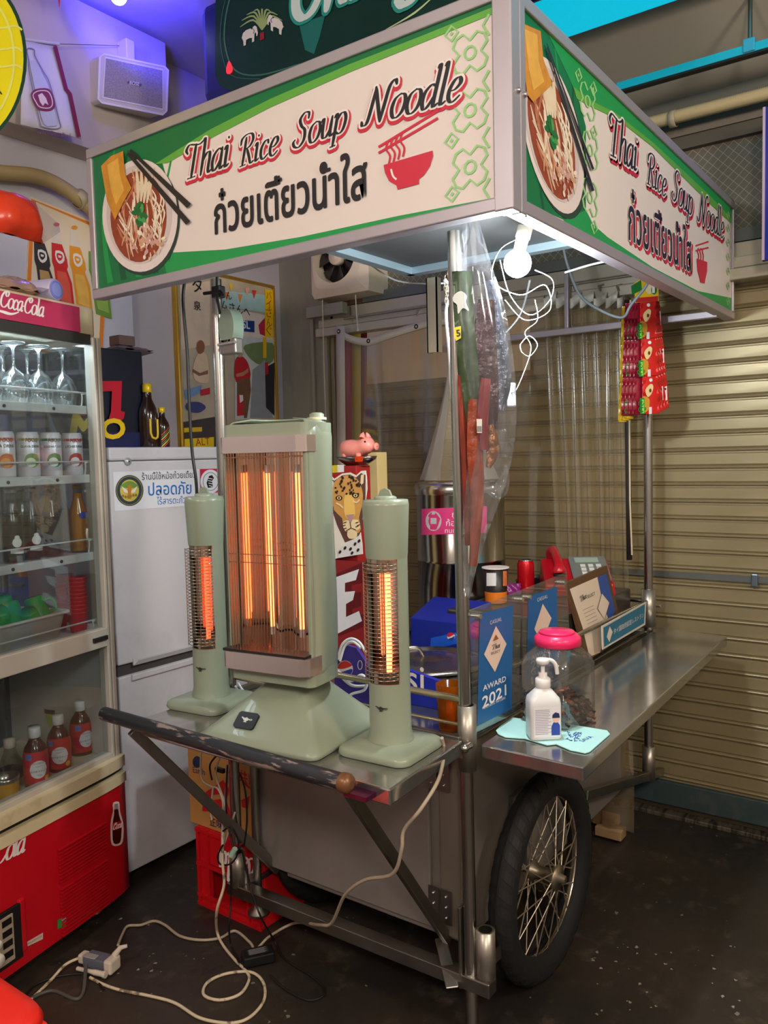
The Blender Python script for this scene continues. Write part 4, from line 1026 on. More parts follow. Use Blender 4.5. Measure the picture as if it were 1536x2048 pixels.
bagred = m((236, 70, 40), .25, 0, .25, 14, .3); bagfilm = film((236, 226, 226), .35, .1, .25, 'bag')
q = ftop(14, 444, .12)
pillow('snack_bag', 'orange red snack bag with a clear crimped end lying on the fridge top packets', 'snack bag', fl_(q.x-.035, .05, q.z), .085, .062, .05, bagred, bagfilm, Matrix.Rotation(FA, 4, 'Z') @ rxm(80), .07)
q = ftop(10, 540, .1)
s = MB().lathe([(0, 0), (.036, 0), (.04, .02), (.036, .12), (.02, .16), (.008, .2), (.012, .215), (0, .216)], m((120, 200, 90), .2, 0, .2, 10, .2, trans=.3), 18, fl_(q.x-.012, .2, TZ))
t = s.build('green_packet', None, label='upright green glossy packet on the fridge top', cat='packet')
q = ftop(36, 540, .2)
pillow('yellow_packet', 'shiny yellow packet standing on the fridge top behind the purple one', 'packet', fl_(q.x-.0, .32, TZ+.06), .05, .055, .022, m((232, 206, 40), .2, .2, .3, 14, .5), bagfilm, Matrix.Rotation(FA+.2, 4, 'Z') @ rxm(80))
q = ftop(52, 562, .1)
pillow('violet_packet', 'brownish foil packet lying on the fridge top', 'packet', fl_(q.x-.05, .10, TZ+.025), .06, .05, .024, m((190, 160, 140), .15, .3, .3, 14, .5), bagfilm, Matrix.Rotation(FA-.2, 4, 'Z') @ rxm(18), .05)
q = ftop(118, 590, .06); 
s = MB(); a_ = fl_(q.x, .07, TZ+.034); b_ = fl_(q.x-.02, .30, TZ+.034)
s.tube([a_, a_.lerp(b_, .02), b_], [.030, .034, .034], m((176, 168, 196), .45, 0, .04), 24)
t = s.build('plastic_roll', None, label='pale violet plastic roll lying on the fridge top', cat='roll')
s = MB(); d_ = (a_-b_).normalized()
s.tube([a_+d_*.0005, a_+d_*.002], [.027, .027], m((128, 134, 214), .4), 24); s.build('end_disc', t)
s = MB(); s.tube([a_+d_*.002, a_+d_*.003], [.020, .020], m((150, 158, 228), .4), 24); s.build('end_disc', t)

fa = area('fridge_fill_light', fl_(-.28, .16, 1.836), fl_(-.28, .2, 0), .5, .04, 2.6, (.82, .94, 1))  # area light added under the fridge top to lift the shelves
fa.data.size = .5
fa.rotation_euler = (0, 0, FA)
# ================================================================ WHITE REFRIGERATOR and what stands on it
WX0, WX1, WY, WD, WZ = 1.668, 2.27, 2.34, .54, 1.502
wfm = worn((206, 204, 208), (186, 184, 188), 4, .5, .8, .38)
wf = thing('refrigerator', 'white two-door refrigerator with Thai stickers beside the drinks fridge', 'refrigerator', ((WX0+WX1)/2, WY+WD/2, 0))
MB().box((WX0+.004, WY+.05, .03), (WX1-.004, WY+WD, WZ-.012), wfm).build('cabinet', wf, bev=.01)
MB().box((WX0, WY-.003, WZ-.045), (WX1, WY+WD, WZ), wfm).build('top_cap', wf, bev=.008)
ud = MB().box((WX0, WY, .762), (WX1, WY+.05, WZ-.047), wfm).build('door', wf, bev=.006)
ld = MB().box((WX0, WY, .035), (WX1, WY+.05, .722), wfm).build('door', wf, bev=.006)
MB().box((WX0+.004, WY+.012, .722), (WX1-.004, WY+.05, .762), m((70, 64, 62), .6)).build('door_gap', wf)
MB().prism([(WX0+.06, WY-.004, .752), (WX1-.02, WY-.004, .752), (WX1-.02, WY-.012, .768), (WX0+.075, WY-.012, .768), (WX0+.06, WY-.004, .776)], (0, .006, 0), wfm).build('pull_lip', ud)
MB().box((WX0+.05, WY-.008, .70), (WX1-.02, WY+.002, .722), wfm).build('pull_lip', ld, bev=.004)
for x in (WX0+.04, WX1-.04): MB().lathe([(0, 0), (.02, 0), (.02, .03), (0, .03)], m((40, 38, 36), .6), 12, (x, WY+.06, 0)).build('foot', wf)
q = at(255, 923, Y=WY-.001)
MB().lathe([(0, .008), (.012, .006), (.0145, .001), (.0145, 0)], m((176, 182, 180), .3, .3), 18, q, Matrix(((1, 0, 0), (0, 0, -1), (0, 1, 0)))).lathe([(0, .009), (.003, .009), (.003, .008)], m((40, 40, 40), .5), 8, q, Matrix(((1, 0, 0), (0, 0, -1), (0, 1, 0)))).build('hinge_cap', ud)
A = Art((0, WY-.0006, 0), (0, -1, 0), .0003)
stw = m((224, 226, 232), .4, 0, .02); thb = m((40, 110, 190), .5, 0, 0)
A.poly(stw, [(226, 944), (398, 938), (398, 1010), (229, 1022)], 1); A.flush('thai_sticker', ud)
k_ = list(ud.children)[-1]
A.ell(m((40, 56, 60), .5), (259, 981), 28, 31, 2, 30); A.ell(m((180, 160, 60), .5), (259, 981), 26, 29, 3, 30); A.ell(m((44, 62, 70), .5), (259, 981), 25, 28, 4, 30); A.ell(m((206, 186, 90), .5), (259, 981), 19, 22, 5, 26)
A.poly(m((110, 150, 60), .5), [(241, 975), (248, 966), (259, 962), (270, 966), (277, 975)], 6, 3)
A.poly(m((236, 226, 210), .5), [(243, 972), (259, 984), (275, 972), (270, 984), (259, 988), (248, 984)], 7)
A.poly(m((196, 130, 40), .5), [(255, 970), (263, 970), (262, 998), (256, 998)], 8)
for k in range(6): A.ell(m((150, 120, 40), .5), (246+k*5.2, 992+2*math.sin(k)), 2.4, 3, 8.5, 8)
A.flush('round_emblem', ud)
A.text('ร้านนี้ใช้หม้อก๋วยเตี๋ยว', ink, (284, 960), (391, 955), 3, offset=.002, sy=1.1); A.text('ปลอดภัย', thb, (297, 991), (383, 987), 3, offset=.01, sy=1.05); A.text('ไร้สารตะกั่ว', thb, (314, 1009), (371, 1006), 3, offset=.002, sy=1.1)
A.flush('lettering', ud)
A.poly(m((196, 40, 70), .45), [(400, 938), (440, 937), (440, 985), (401, 986)], 1); A.ell(stw, (421, 963), 20, 24, 2, 26); A.ell(m((60, 60, 66), .5), (421, 963), 15.5, 18.5, 3, 24); A.ell(stw, (421, 963), 14.5, 17.5, 4, 24)
A.poly(ink, [(413, 966), (418, 952), (424, 950), (428, 956), (424, 962), (426, 974), (416, 976)], 5)
for k in range(4): A.line(stw, [(415+k, 956+k*5), (425, 958+k*5)], 1.5, 6)
A.flush('zebra_sticker', ud, label='red square sticker with a small zebra head')
wy = WY
# dark energy-drink display box
bx0 = at(208, 700, Y=2.44).x; bx1 = at(284, 700, Y=2.44).x; bzt = at(250, 700, Y=2.44).z; 
navy = m((20, 22, 40), .4, 0, .1, 5)
bo = thing('drink_display_box', 'dark navy cardboard display box with a big red numeral on the refrigerator', 'box', (2.0, 2.5, WZ))
bL = at(60, 720, Y=2.44).x
MB().box((1.52+.16, 2.44, WZ+.001), (bx1, 2.72, bzt), navy).build('carton', bo, bev=.004)
MB().box((1.52+.15, 2.43, WZ+.001), (bx1+.003, 2.4395, WZ+.055), m((24, 30, 76), .4)).build('base_sleeve', bo)
A = Art((0, 2.4295, 0), (0, -1, 0), .0005); yel = m((240, 196, 20), .4); rdd = m((196, 16, 44), .4)
A.poly(rdd, [(192, 776), (204, 762), (244, 762), (242, 822), (250, 824), (248, 836), (242, 842), (220, 842), (218, 836), (222, 824), (224, 782), (192, 784)], 1)
A.text('M', yel, (140, 882), (200, 876), 1, offset=.05, shear=.3, sy=.9); A.text('O', yel, (205, 876), (250, 876), 1.5, offset=.03, shear=.1, sy=.75)
A.poly(rdd, [(134, 812), (172, 812), (180, 822), (170, 832), (134, 828)], 1)
A.flush('printed_lettering', bo)
pillow('brown_pouch', 'brown padded pouch lying on the navy display box', 'pouch', V((1.93, 2.58, bzt+.017)), .08, .07, .016, m((120, 104, 98), .6, 0, .2, 20, .2), navy, Matrix.Identity(4))
MB().box((1.88, 2.54, bzt+.034), (1.95, 2.6, bzt+.07), m((110, 84, 76), .7)).build('small_carton', None, label='small brown carton on top of the padded pouch', cat='carton', bev=.002)
# two dark medicine-drink bottles
def meds(px_, ptop, pbot, d, name_label, u):
    p = at(px_, pbot, Y=d); h_ = at(px_, ptop, Y=d).z-WZ; r_ = (at(px_+u, pbot, Y=d)-p).length
    t = thing('brown_bottle', name_label, 'bottle', (p.x, d, WZ+.001), 0, local=True)
    gm_ = m((44, 26, 18), .12, 0, .1, coat=.6)
    MB().lathe([(0, 0), (r_*.95, 0), (r_, h_*.02), (r_, h_*.5), (r_*.92, h_*.6), (r_*.45, h_*.76), (r_*.4, h_*.86), (r_*.4, h_*.9)], gm_, 22).build('bottle_glass', t, local=True)
    MB().lathe([(r_*.46, h_*.86), (r_*.5, h_*.87), (r_*.5, h_*.98), (r_*.4, h_), (0, h_)], m((216, 180, 20), .35, .2), 18).build('cap', t, local=True)
    return t, r_, h_
t, r_, h_ = meds(299, 768, 886, 2.42, 'tall dark brown bottle with a yellow U mark on the refrigerator', 15)
MB().tube([V((math.sin(a)*r_*1.02, -math.cos(a)*r_*1.02, z)) for a, z in ((-.5, .1*1), (-.5, .05), (-.35, .035), (0, .03), (.3, .035), (.42, .05), (.42, .1))], .0045, m((226, 190, 30), .4), 6).build('letter_mark', t, local=True)
t, r_, h_ = meds(326, 815, 886, 2.40, 'small dark bottle with a yellow cap on the refrigerator', 11)
lb = MB()
for k in range(7): lb.grid([[V((math.sin(R(a_))*r_*1.02, -math.cos(R(a_))*r_*1.02, z_+.0004*a_)) for a_ in range(-50, 60, 10)] for z_ in (.012+k*.008, .016+k*.008)], (m((200, 60, 40), .4), m((226, 206, 60), .4), m((60, 120, 60), .4))[k % 3])
lb.build('label_bands', t, local=True)

# ================================================================ LEFT WALL
# bottle poster
A = Art((0, YL-.036, 0), (0, -1, 0), .0006)
pp = thing('bottle_poster', 'orange bordered wall poster showing four cola bottles above the drinks fridge', 'poster', at(110, 600, Y=YL-.036))
pc = m((226, 206, 176), .6, 0, .04, 4); orb = m((226, 128, 34), .55)
q4 = [(62, 393), (215, 455), (200, 760), (46, 700)]
MB().prism([A.P(*p, 0) for p in q4], (0, .005, 0), pc).build('sheet', pp)
A.line(orb, [(66, 400), (212, 461), (200, 740), (52, 690)], 9, 1, 0, True); A.flush('border', pp)
def pbottle(cx, cy, mt, mt2, k):
    A.poly(m((222, 206, 186), .4), [(cx-7, cy+5), (cx+7, cy+8), (cx+11, cy+36), (cx+14, cy+50), (cx-9, cy+46), (cx-8, cy+30)], 2)
    A.poly(mt, [(cx-9, cy+36), (cx+12, cy+40), (cx+22, cy+70), (cx+24, cy+84), (cx+22, cy+90), (cx+32, cy+118), (cx+38, cy+172), (cx+6, cy+162), (cx, cy+118), (cx-4, cy+86), (cx-8, cy+74)], 3)
    A.poly(mt2, [(cx+2, cy+92), (cx+20, cy+96), (cx+28, cy+120), (cx+32, cy+160), (cx+10, cy+152), (cx+4, cy+118)], 4)
    A.poly(m((230, 222, 214), .5), [(cx-1, cy+52), (cx+14, cy+56), (cx+17, cy+72), (cx+8, cy+79), (cx, cy+70)], 5, 2); A.poly(mt, [(cx+2, cy+57), (cx+12, cy+60), (cx+13, cy+68), (cx+7, cy+73), (cx+2, cy+66)], 6, 2); A.poly(m((226, 216, 206), .5), [(cx+4, cy+61), (cx+11, cy+63), (cx+10, cy+67), (cx+5, cy+66)], 7)
    A.ell(mt, (cx+1, cy), 6, 4, 4, 12)
    A.flush('printed_bottle', pp)
pbottle(77, 447, m((60, 50, 48), .4), m((176, 140, 84), .5, 0, .2, 20), 0); pbottle(112, 449, m((206, 46, 44), .4), m((226, 90, 70), .5, 0, .2, 20), 1); pbottle(148, 455, m((230, 150, 40), .4), m((240, 180, 80), .5, 0, .2, 20), 2); pbottle(186, 466, m((110, 150, 60), .4), m((150, 180, 80), .5, 0, .2, 20), 3)
# hanging soda banner (slightly tilted cloth)
bpl = (V(at(100, 180, Y=YL-.21)), V((-.12, -1, .12)).normalized())
A = Art(bpl[0], bpl[1], .0008)
bn = thing('soda_banner', 'white cloth banner printed with a clear soda bottle and a red edge', 'banner', at(100, 270, pl=bpl))
s = MB(); rows = []
for i in range(9):
    v_ = i/8; row = []
    for j in range(7):
        u_ = j/6; x = (42+(112-42)*u_)*(1-v_)+(42+(163-42)*u_)*v_; y = (78+(90-78)*u_)*(1-v_)+(248+(278-248)*u_)*v_
        row.append(A.P(x, y, -3)+A.n*.004*math.sin(6*u_+4*v_))
    rows.append(row)
s.grid(rows, m((206, 202, 216), .7, 0, .04)); s.build('cloth', bn, solid=.002)
A.line(m((120, 24, 44), .6), [(110, 92), (132, 178), (140, 188), (158, 274)], 8, 8); A.flush('red_edge', bn)
A.line(m((120, 120, 130), .4), [(54, 98), (68, 99), (70, 112), (86, 142), (97, 160), (106, 190), (118, 240), (121, 254), (108, 258), (86, 254), (80, 246), (68, 190), (58, 140), (57, 120)], 2.2, 8, 3, True)
A.poly(m((188, 190, 204), .4), [(60, 122), (74, 126), (86, 150), (97, 172), (104, 200), (114, 246), (106, 252), (88, 248), (76, 205), (64, 150)], 7, 3)
A.poly(m((126, 40, 46), .5), [(62, 188), (72, 178), (96, 177), (106, 190), (110, 212), (100, 222), (78, 220), (68, 208)], 9, 3)
A.line(m((226, 210, 200), .5), [(66, 190), (76, 182), (94, 182), (102, 192), (105, 208), (98, 216), (80, 214), (72, 204)], 2, 10, 3, True)
A.poly(m((226, 206, 200), .5), [(76, 190), (84, 186), (92, 196), (97, 210), (90, 206), (86, 212), (80, 204)], 10)
A.flush('printed_bottle', bn); A.text('โซดาแท้ตราสิงห์', m((130, 90, 110), .5), (74, 266), (144, 276), 9); A.flush('lettering', bn)
MB().tube([A.P(40, 77, 4), A.P(118, 88, 4)], .006, m((200, 196, 196), .4), 8).build('hanging_rod', bn)
MB().tube([A.P(118, 88, 4), at(262, 92, Y=YL-.17)], .0012, m((70, 66, 66), .5), 5).build('string', bn)
# wall loudspeaker
sp = (V(at(265, 165, Y=YL-.25)), V((-.12, -1, -.12)).normalized()); A = Art(sp[0], sp[1], .0006)
sk = thing('wall_speaker', 'cream wall loudspeaker with a framed grille hung below the ceiling', 'loudspeaker', at(265, 228, pl=sp))
so = [(208, 108), (330, 134), (336, 140), (333, 222), (326, 229), (204, 205), (197, 198), (200, 114)]
spc = m((206, 196, 190), .5, 0, .04)
MB().prism([A.P(*p, 0) for p in so], -A.n*.10, spc).build('housing', sk, bev=.006)
A.line(m((226, 220, 222), .4), so, 4, 3, 0, True); A.line(m((226, 220, 222), .4), [(211, 115), (326, 140), (326, 219), (206, 195)], 3.5, 3, 0, True); A.flush('grille_frame', sk)
A.poly(worn((160, 150, 150), (140, 132, 134), 200, .45, .55, .7), [(210, 115), (327, 139), (327, 220), (205, 196)], 1); A.flush('grille', sk)
A.poly(m((96, 92, 100), .4), [(254, 166), (256, 162), (284, 168), (281, 173)], 4); A.text('BOSE', m((220, 216, 220), .4), (259, 169), (280, 172), 5, offset=.02, shear=.3); A.flush('nameplate', sk)
q = at(262, 110, Y=YL-.22)
MB().box((q.x-.02, q.y, q.z-.02), (q.x+.02, YL-.16, q.z+.06), spc).build('bracket', sk, bev=.004)
# blue stage spot lamp
q = at(237, -8, Y=YL-.55)
t = thing('blue_spot_lamp', 'small blue ceiling spot lamp with a glowing white lens', 'lamp', q)
MB().ball(q, .028, m((225, 235, 255), .3, 0, 0, emit=12), 16, 10).build('lens', t)
MB().lathe([(.03, .0), (.036, .01), (.036, .10), (0, .12)], m((40, 40, 60), .4), 18, q).build('housing', t)
MB().tube([q+V((0, 0, .1)), (q.x, q.y, 3.22)], .01, m((40, 40, 60), .4), 8).build('stem', t)
bs_ = point('blue_spot_light', at(262, 22, Y=YL-.45), 0, (.05, .04, 1), .04)
bs_.data.type = 'SPOT'; bs_ = bpy.data.objects['blue_spot_light']; point('blue_lamp_spill', at(250, 24, Y=YL-.5), 2.2, (.12, .08, 1), .05); bs_.data.energy = 26; bs_.data.spot_size = R(125); bs_.data.spot_blend = .8
bs_.rotation_euler = (at(300, 40, Y=YL)+V((.0, 0, .12))-bs_.location).to_track_quat('-Z', 'Y').to_euler()
# yellow oval sign hanging over the fridge
opl = Art((0, 2.02, 0), (0, -1, 0), .0008)
ov = thing('yellow_oval_sign', 'yellow oval sign with a dark green rim hanging over the drinks fridge', 'sign', opl.P(-70, 305))
def ovp(rx_, ry_, n=48): return [(-72+rx_*math.cos(2*math.pi*k/n), 118+ry_*math.sin(2*math.pi*k/n)) for k in range(n)]
MB().prism([opl.P(*p, 0) for p in ovp(126, 176)], (0, .07, 0), m((30, 70, 50), .4)).build('rim', ov)
opl.poly(m((240, 226, 20), .35, 0, .03), ovp(119, 168), 2); opl.flush('face', ov)
for r1, r2 in ((100, 145), (60, 90)): opl.line(m((236, 236, 110), .35), [(-72+r1*math.cos(a_), 118+r2*math.sin(a_)) for a_ in [R(k*10) for k in range(-8, 9)]], 5, 3)
for y in (52, 95, 130): opl.line(m((236, 236, 120), .35), [(-40, y-6), (0, y+4), (30, y), (44, y+8)], 4, 3, 3)
opl.text('A', ink, (-8, 188), (4, 188), 4, offset=.03); opl.flush('pale_scrolls', ov)
MB().tube([opl.P(-72, -58), V((opl.P(-72, -58).x, 2.05, 3.22))], .004, m((60, 60, 60), .4), 6).build('hanger', ov)
# red pennant tip under the ceiling by the lamp
q = [at(x, y, Y=YL-.3) for x, y in ((113, -30), (124, -30), (119, 14))]
MB().prism(q, (0, .002, 0), m((214, 40, 40), .6)).build('red_pennant', None, label='small red pennant tip hanging from the ceiling by the blue lamp', cat='pennant')
# big beer light box above the cart sign
cx_ = 2.0; A = Art((cx_, 0, 0), (-1, 0, 0), .0012)
cs = thing('beer_light_box', 'dark green lightbox sign with two white elephants above the cart canopy', 'sign', (cx_, 1.3, 2.4))
pl_ = [(398, -60), (402, 150), (436, 190), (470, 192), (1060, -20), (1060, -60)]
yz = lambda x, y: A.P(x, y, 0)
zb = yz(440, 188).z; y0 = yz(402, 150).y
MB().box((cx_, .9, zb-.01), (cx_+.16, y0, 3.0), m((20, 24, 120), .35, 0, .05)).build('case', cs, bev=.03)  # blue light along the case edge put into its colour
A.poly(m((14, 52, 48), .25, 0, .25, 4), [(432, -90), (430, 150), (440, 172), (462, 182), (520, 160), (1100, -60), (1100, -120)], 1); A.flush('face', cs)
A.line(m((60, 110, 96), .3), [(470, -40), (452, 30), (450, 90), (470, 140), (520, 150), (600, 128)], 3, 2, 5); A.flush('border_line', cs); A.line(m((40, 90, 80), .3), [(462, -40), (444, 30), (442, 95), (462, 150), (520, 158)], 2, 2, 5); A.flush('border_line', cs)
A.line(m((190, 210, 160), .3), [(770, 60), (830, 25), (880, -20)], [1, 4, 1], 2, 4); A.flush('border_line', cs)
def eleph(cx, cy, k, f):
    w_ = m((214, 210, 206), .5)
    pts = [(0, 0), (4, -14), (14, -20), (28, -20), (34, -14), (36, -22), (42, -24), (48, -18), (50, -8), (52, 4), (50, 12), (47, 12), (47, 4), (44, -2), (41, 4), (40, 26), (33, 27), (33, 12), (24, 10), (14, 12), (13, 28), (6, 28), (5, 12)]
    A.poly(w_, [(cx+f*(x-25)*k, cy+y*k-f*(x-25)*k*.38*(1 if f > 0 else -1)) for x, y in pts], 3)
    A.line(m((90, 90, 90), .5), [(cx+f*(x-25)*k, cy+y*k-(x-25)*k*.38*(1)) for x, y in ((36, -16), (40, -8), (37, 0))], 1.2, 4, 3)
eleph(499, 70, .62, 1); A.flush('elephant_emblem', cs); eleph(551, 48, .62, -1); A.flush('elephant_emblem', cs)
for k in range(9):
    a_ = R(180+k*22.5); A.line(m((150, 170, 110), .4), [(524, 60), (524+18*math.cos(a_), 40+20*math.sin(a_)), (524+44*math.cos(a_), 46+34*math.sin(a_)+8)], [2, 4, 1], 2, 4)
A.poly(m((150, 30, 30), .4), [(520, 66), (528, 63), (528, 78), (520, 81)], 3); A.flush('palm_emblem', cs)
A.pen('Chang', m((206, 222, 220), .4), (584, 44), (860, -70), 5, thick=.3, thin=.12, sy=1.1); A.pen('Chang', m((40, 150, 140), .4), (584, 44), (860, -70), 4, thick=.3, thin=.12, sy=1.1, grow=.07)
A.poly(m((26, 110, 104), .4), [(598, 48), (650, 30), (640, 72), (628, 108), (610, 100)], 2); A.flush('lettering', cs)
A.poly(m((236, 40, 50), .3, 0, 0, emit=1.2), [(458, 122), (464, 132), (465, 142), (459, 148), (453, 146), (453, 134)], 4, 3); A.flush('red_drop', cs)
for y in (1.0, 1.6): MB().tube([(cx_+.08, y, 2.99), (cx_+.08, y, 3.03)], .01, dk, 8).build('hanger', cs)
# film poster in a gold frame
A = Art((0, YL-.02, 0), (0, -1, 0), .0006)
f0 = at(358, 700, Y=YL-.02).x; f1 = at(548, 700, Y=YL-.02).x; zt = at(436, 553, Y=YL-.02).z; zb = at(360, 905, Y=YL-.02).z-.12
fp = thing('framed_street_poster', 'tall street scene poster in a gold frame on the left wall', 'poster', ((f0+f1)/2, YL-.01, zb))
MB().box((f0, YL-.018, zb), (f1, YL-.002, zt), m((196, 178, 150), .5, 0, .25, 10)).build('print', fp)
gold = m((206, 160, 60), .3, .7)
for lo, hi in (((f0-.014, YL-.03, zb), (f0, YL-.001, zt)), ((f1, YL-.03, zb), (f1+.012, YL-.001, zt)), ((f0-.014, YL-.03, zt), (f1+.012, YL-.001, zt+.014)), ((f0-.014, YL-.03, zb-.014), (f1+.012, YL-.001, zb))): MB().box(lo, hi, gold).build('frame_bar', fp, bev=.003)
def PL(c, pts, l, sm=0): A.poly(m(c, .45, 0, .12, 25), pts, l, sm)
PL((60, 46, 44), [(360, 845), (452, 830), (452, 905), (360, 905)], 1); PL((206, 206, 196), [(470, 660), (548, 640), (548, 835), (470, 840)], 1); PL((120, 136, 84), [(490, 690), (545, 686), (546, 722), (520, 730), (496, 712)], 2, 3)
PL((226, 200, 170), [(360, 570), (420, 562), (420, 690), (362, 700)], 1); PL((176, 206, 196), [(440, 580), (530, 590), (530, 625), (440, 612)], 1.5); PL((236, 216, 196), [(440, 612), (530, 630), (545, 680), (445, 665)], 1.6)
PL((150, 150, 150), [(505, 740), (530, 720), (546, 836), (500, 836)], 2); PL((46, 42, 46), [(530, 735), (549, 725), (549, 832), (532, 815)], 3); PL((186, 30, 40), [(530, 725), (536, 724), (537, 748), (531, 750)], 4)
A.flush('street_print', fp)
# two seated men of the print, plain shapes only
PL((226, 196, 160), [(390, 720), (398, 706), (412, 708), (418, 740), (416, 765), (392, 762), (386, 742)], 4, 3); PL((150, 92, 66), [(394, 686), (402, 680), (409, 688), (408, 702), (400, 708), (394, 700)], 5, 3); PL((146, 96, 72), [(386, 738), (400, 746), (416, 740), (416, 748), (398, 752), (385, 744)], 5.5); A.flush('printed_figure', fp)
PL((196, 36, 44), [(470, 722), (482, 712), (496, 726), (500, 758), (472, 764)], 4, 3); PL((206, 156, 120), [(474, 700), (480, 692), (486, 700), (485, 712), (477, 714)], 5, 3); PL((120, 84, 60), [(474, 760), (500, 756), (502, 780), (494, 836), (488, 836), (486, 790), (474, 790)], 4.2); PL((190, 130, 100), [(472, 748), (486, 744), (497, 736), (497, 744), (486, 752), (473, 754)], 5.5)
PL((196, 40, 50), [(474, 776), (492, 776), (492, 830), (474, 832)], 3.5); PL((236, 226, 220), [(478, 780), (486, 782), (488, 800), (480, 806)], 3.8)
A.flush('printed_figure', fp)
PL((120, 150, 190), [(368, 780), (404, 770), (400, 786), (372, 800)], 5); A.flush('printed_detail', fp); PL((60, 66, 120), [(374, 806), (398, 804), (412, 815), (396, 826), (374, 820)], 5, 3); PL((200, 40, 60), [(400, 780), (420, 775), (420, 788), (402, 792)], 5)
for x, y, c in ((462, 566, (240, 200, 60)), (494, 575, (240, 170, 150)), (508, 580, (220, 60, 50)), (480, 588, (230, 140, 60)), (454, 584, (226, 120, 50))): PL(c, [(x-4, y), (x+5, y+1), (x, y+18)], 5)
A.flush('printed_pennants', fp, kind='stuff'); PL((30, 56, 120), [(480, 640), (509, 642), (509, 665), (480, 662)], 4); PL((200, 40, 60), [(517, 650), (530, 635), (530, 672), (520, 668)], 4)
A.text('SL', m((230, 230, 235), .5), (486, 656), (500, 658), 6, offset=.02)
A.flush('printed_shop_sign', fp, kind='stuff')
for y, x0, x1, s_ in ((582, 386, 405, 'タ'), (618, 388, 402, '泉')): A.text(s_, ink, (x0, y), (x1, y+2), 6, offset=.01)
A.text('ん', ink, (452, 597), (464, 599), 6); A.text('ムさんへ', ink, (442, 616), (500, 632), 6, offset=.006)
A.flush('handwriting', fp, kind='stuff'); A.poly(m((246, 196, 10), .4), [(530, 578), (547, 581), (546, 676), (530, 674)], 6)
for k, ch in enumerate('パイさんぐ'): A.text(ch, m((190, 60, 20), .5), (533, 597+k*18), (544, 598+k*18), 7)
A.flush('title_strip', fp); A.poly(m((240, 180, 20), .4), [(526, 674), (533, 676), (533, 716), (526, 716)], 6)
A.flush('title_strip', fp); A.poly(m((240, 196, 30), .4), [(368, 856), (379, 855), (379, 864), (368, 865)], 6); A.flush('caption', fp); A.poly(m((240, 196, 30), .4), [(384, 855), (404, 854), (404, 863), (384, 864)], 6); A.flush('caption', fp)
A.poly(m((246, 206, 20), .4), [(369, 878), (428, 874), (428, 900), (369, 900)], 6); A.text('ALT', m((180, 40, 20), .5), (392, 892), (420, 889), 7)
A.flush('caption', fp)
# ================================================================ BACK WALL: fan, curtain, banners
xf_ = XB-.17
A = Art((xf_, 0, 0), (-1, 0, 0), .001)
f_ = thing('exhaust_fan', 'cream exhaust fan with dark blades and pull cords above the shutter', 'fan', (xf_, A.P(680, 590).y, A.P(680, 590).z))
fy1, fy0 = A.P(622, 540).y, A.P(737, 540).y; fz0 = A.P(680, 590).z; fz1 = fz0+.36
cyf, czf = A.P(672, 512).y, A.P(672, 512).z; fcm = m((226, 206, 176), .45, 0, .05, 6)
fcr = .125
# square front plate with a round opening
s = MB(); n = 48; ring = [V((xf_-.02, cyf+fcr*math.cos(2*math.pi*k/n), czf+fcr*math.sin(2*math.pi*k/n))) for k in range(n)]
def onsq(a):
    c, d = math.cos(a), math.sin(a); k = min(((fy1-cyf) if c > 0 else (cyf-fy0))/max(1e-6, abs(c)), ((fz1-czf) if d > 0 else (czf-fz0))/max(1e-6, abs(d)))
    return V((xf_, cyf+c*k, czf+d*k))
outr = [onsq(2*math.pi*k/n) for k in range(n)]; deep = [p+V((.07, 0, 0)) for p in ring]; back = [p+V((.16, 0, 0)) for p in outr]
mid = [a.lerp(b_, .55)+V((-.004, 0, 0)) for a, b_ in zip(outr, ring)]
s.grid([back, outr, mid, ring, deep], fcm, False, True); s.build('housing', f_)
MB().lathe([(0, -.01), (.038, -.006), (.042, .0), (.042, .03), (0, .03)], fcm, 20, (xf_-.005, cyf, czf), Matrix(((0, 0, 1), (0, 1, 0), (-1, 0, 0)))).build('hub', f_)
bm = m((52, 46, 40), .45, 0, .1)
for k in range(8):
    a = 2*math.pi*k/8; rows = []
    for r_ in (.04, .08, .118):
        rows.append([V((xf_+.012+.02*(w_+1)/2, cyf+r_*math.cos(a+w_*.3), czf+r_*math.sin(a+w_*.3))) for w_ in (-1, 0, 1)])
    MB().grid(rows, bm).build('blade', f_, solid=.002)
MB().box((xf_+.07, fy0+.02, fz0+.02), (XB-.05, fy1-.02, fz1-.02), m((46, 42, 36), .6)).build('rear_shutter', f_)
A.poly(m((236, 226, 206), .4), [(700, 563), (718, 560), (719, 575), (701, 578)], 3); A.poly(m((90, 84, 76), .5), [(630, 573), (650, 571), (650, 581), (631, 584)], 3); A.flush('label_plates', f_)
for x0, y0, x1, y1 in ((645, 600, 652, 850), (711, 590, 716, 660)):
    a = A.P(x0, y0, -20); b_ = A.P(x1, y1, -20)
    MB().tube([a, a.lerp(b_, .5)+V((0, .002, 0)), b_], .0028, m((226, 214, 190), .6), 6).ball(b_, .006, m((226, 214, 190), .6), 8, 6).build('pull_cord', f_)
# board and small bracket behind the fan, grey box on the rail
struct(MB().box((XB-.04, 2.40, 2.19), (XB-.001, 2.62, 2.62), m((104, 72, 52), .7, 0, .2, 8)), 'trim_13')
MB().box((XB-.14, at(695, 620, X=XB-.1).y, 2.135), (XB-.10, at(622, 620, X=XB-.1).y, 2.19), m((150, 146, 126), .6, 0, .05)).build('rail_cover', None, label='grey painted cover box on the shutter head rail under the fan', cat='cover box', bev=.003)
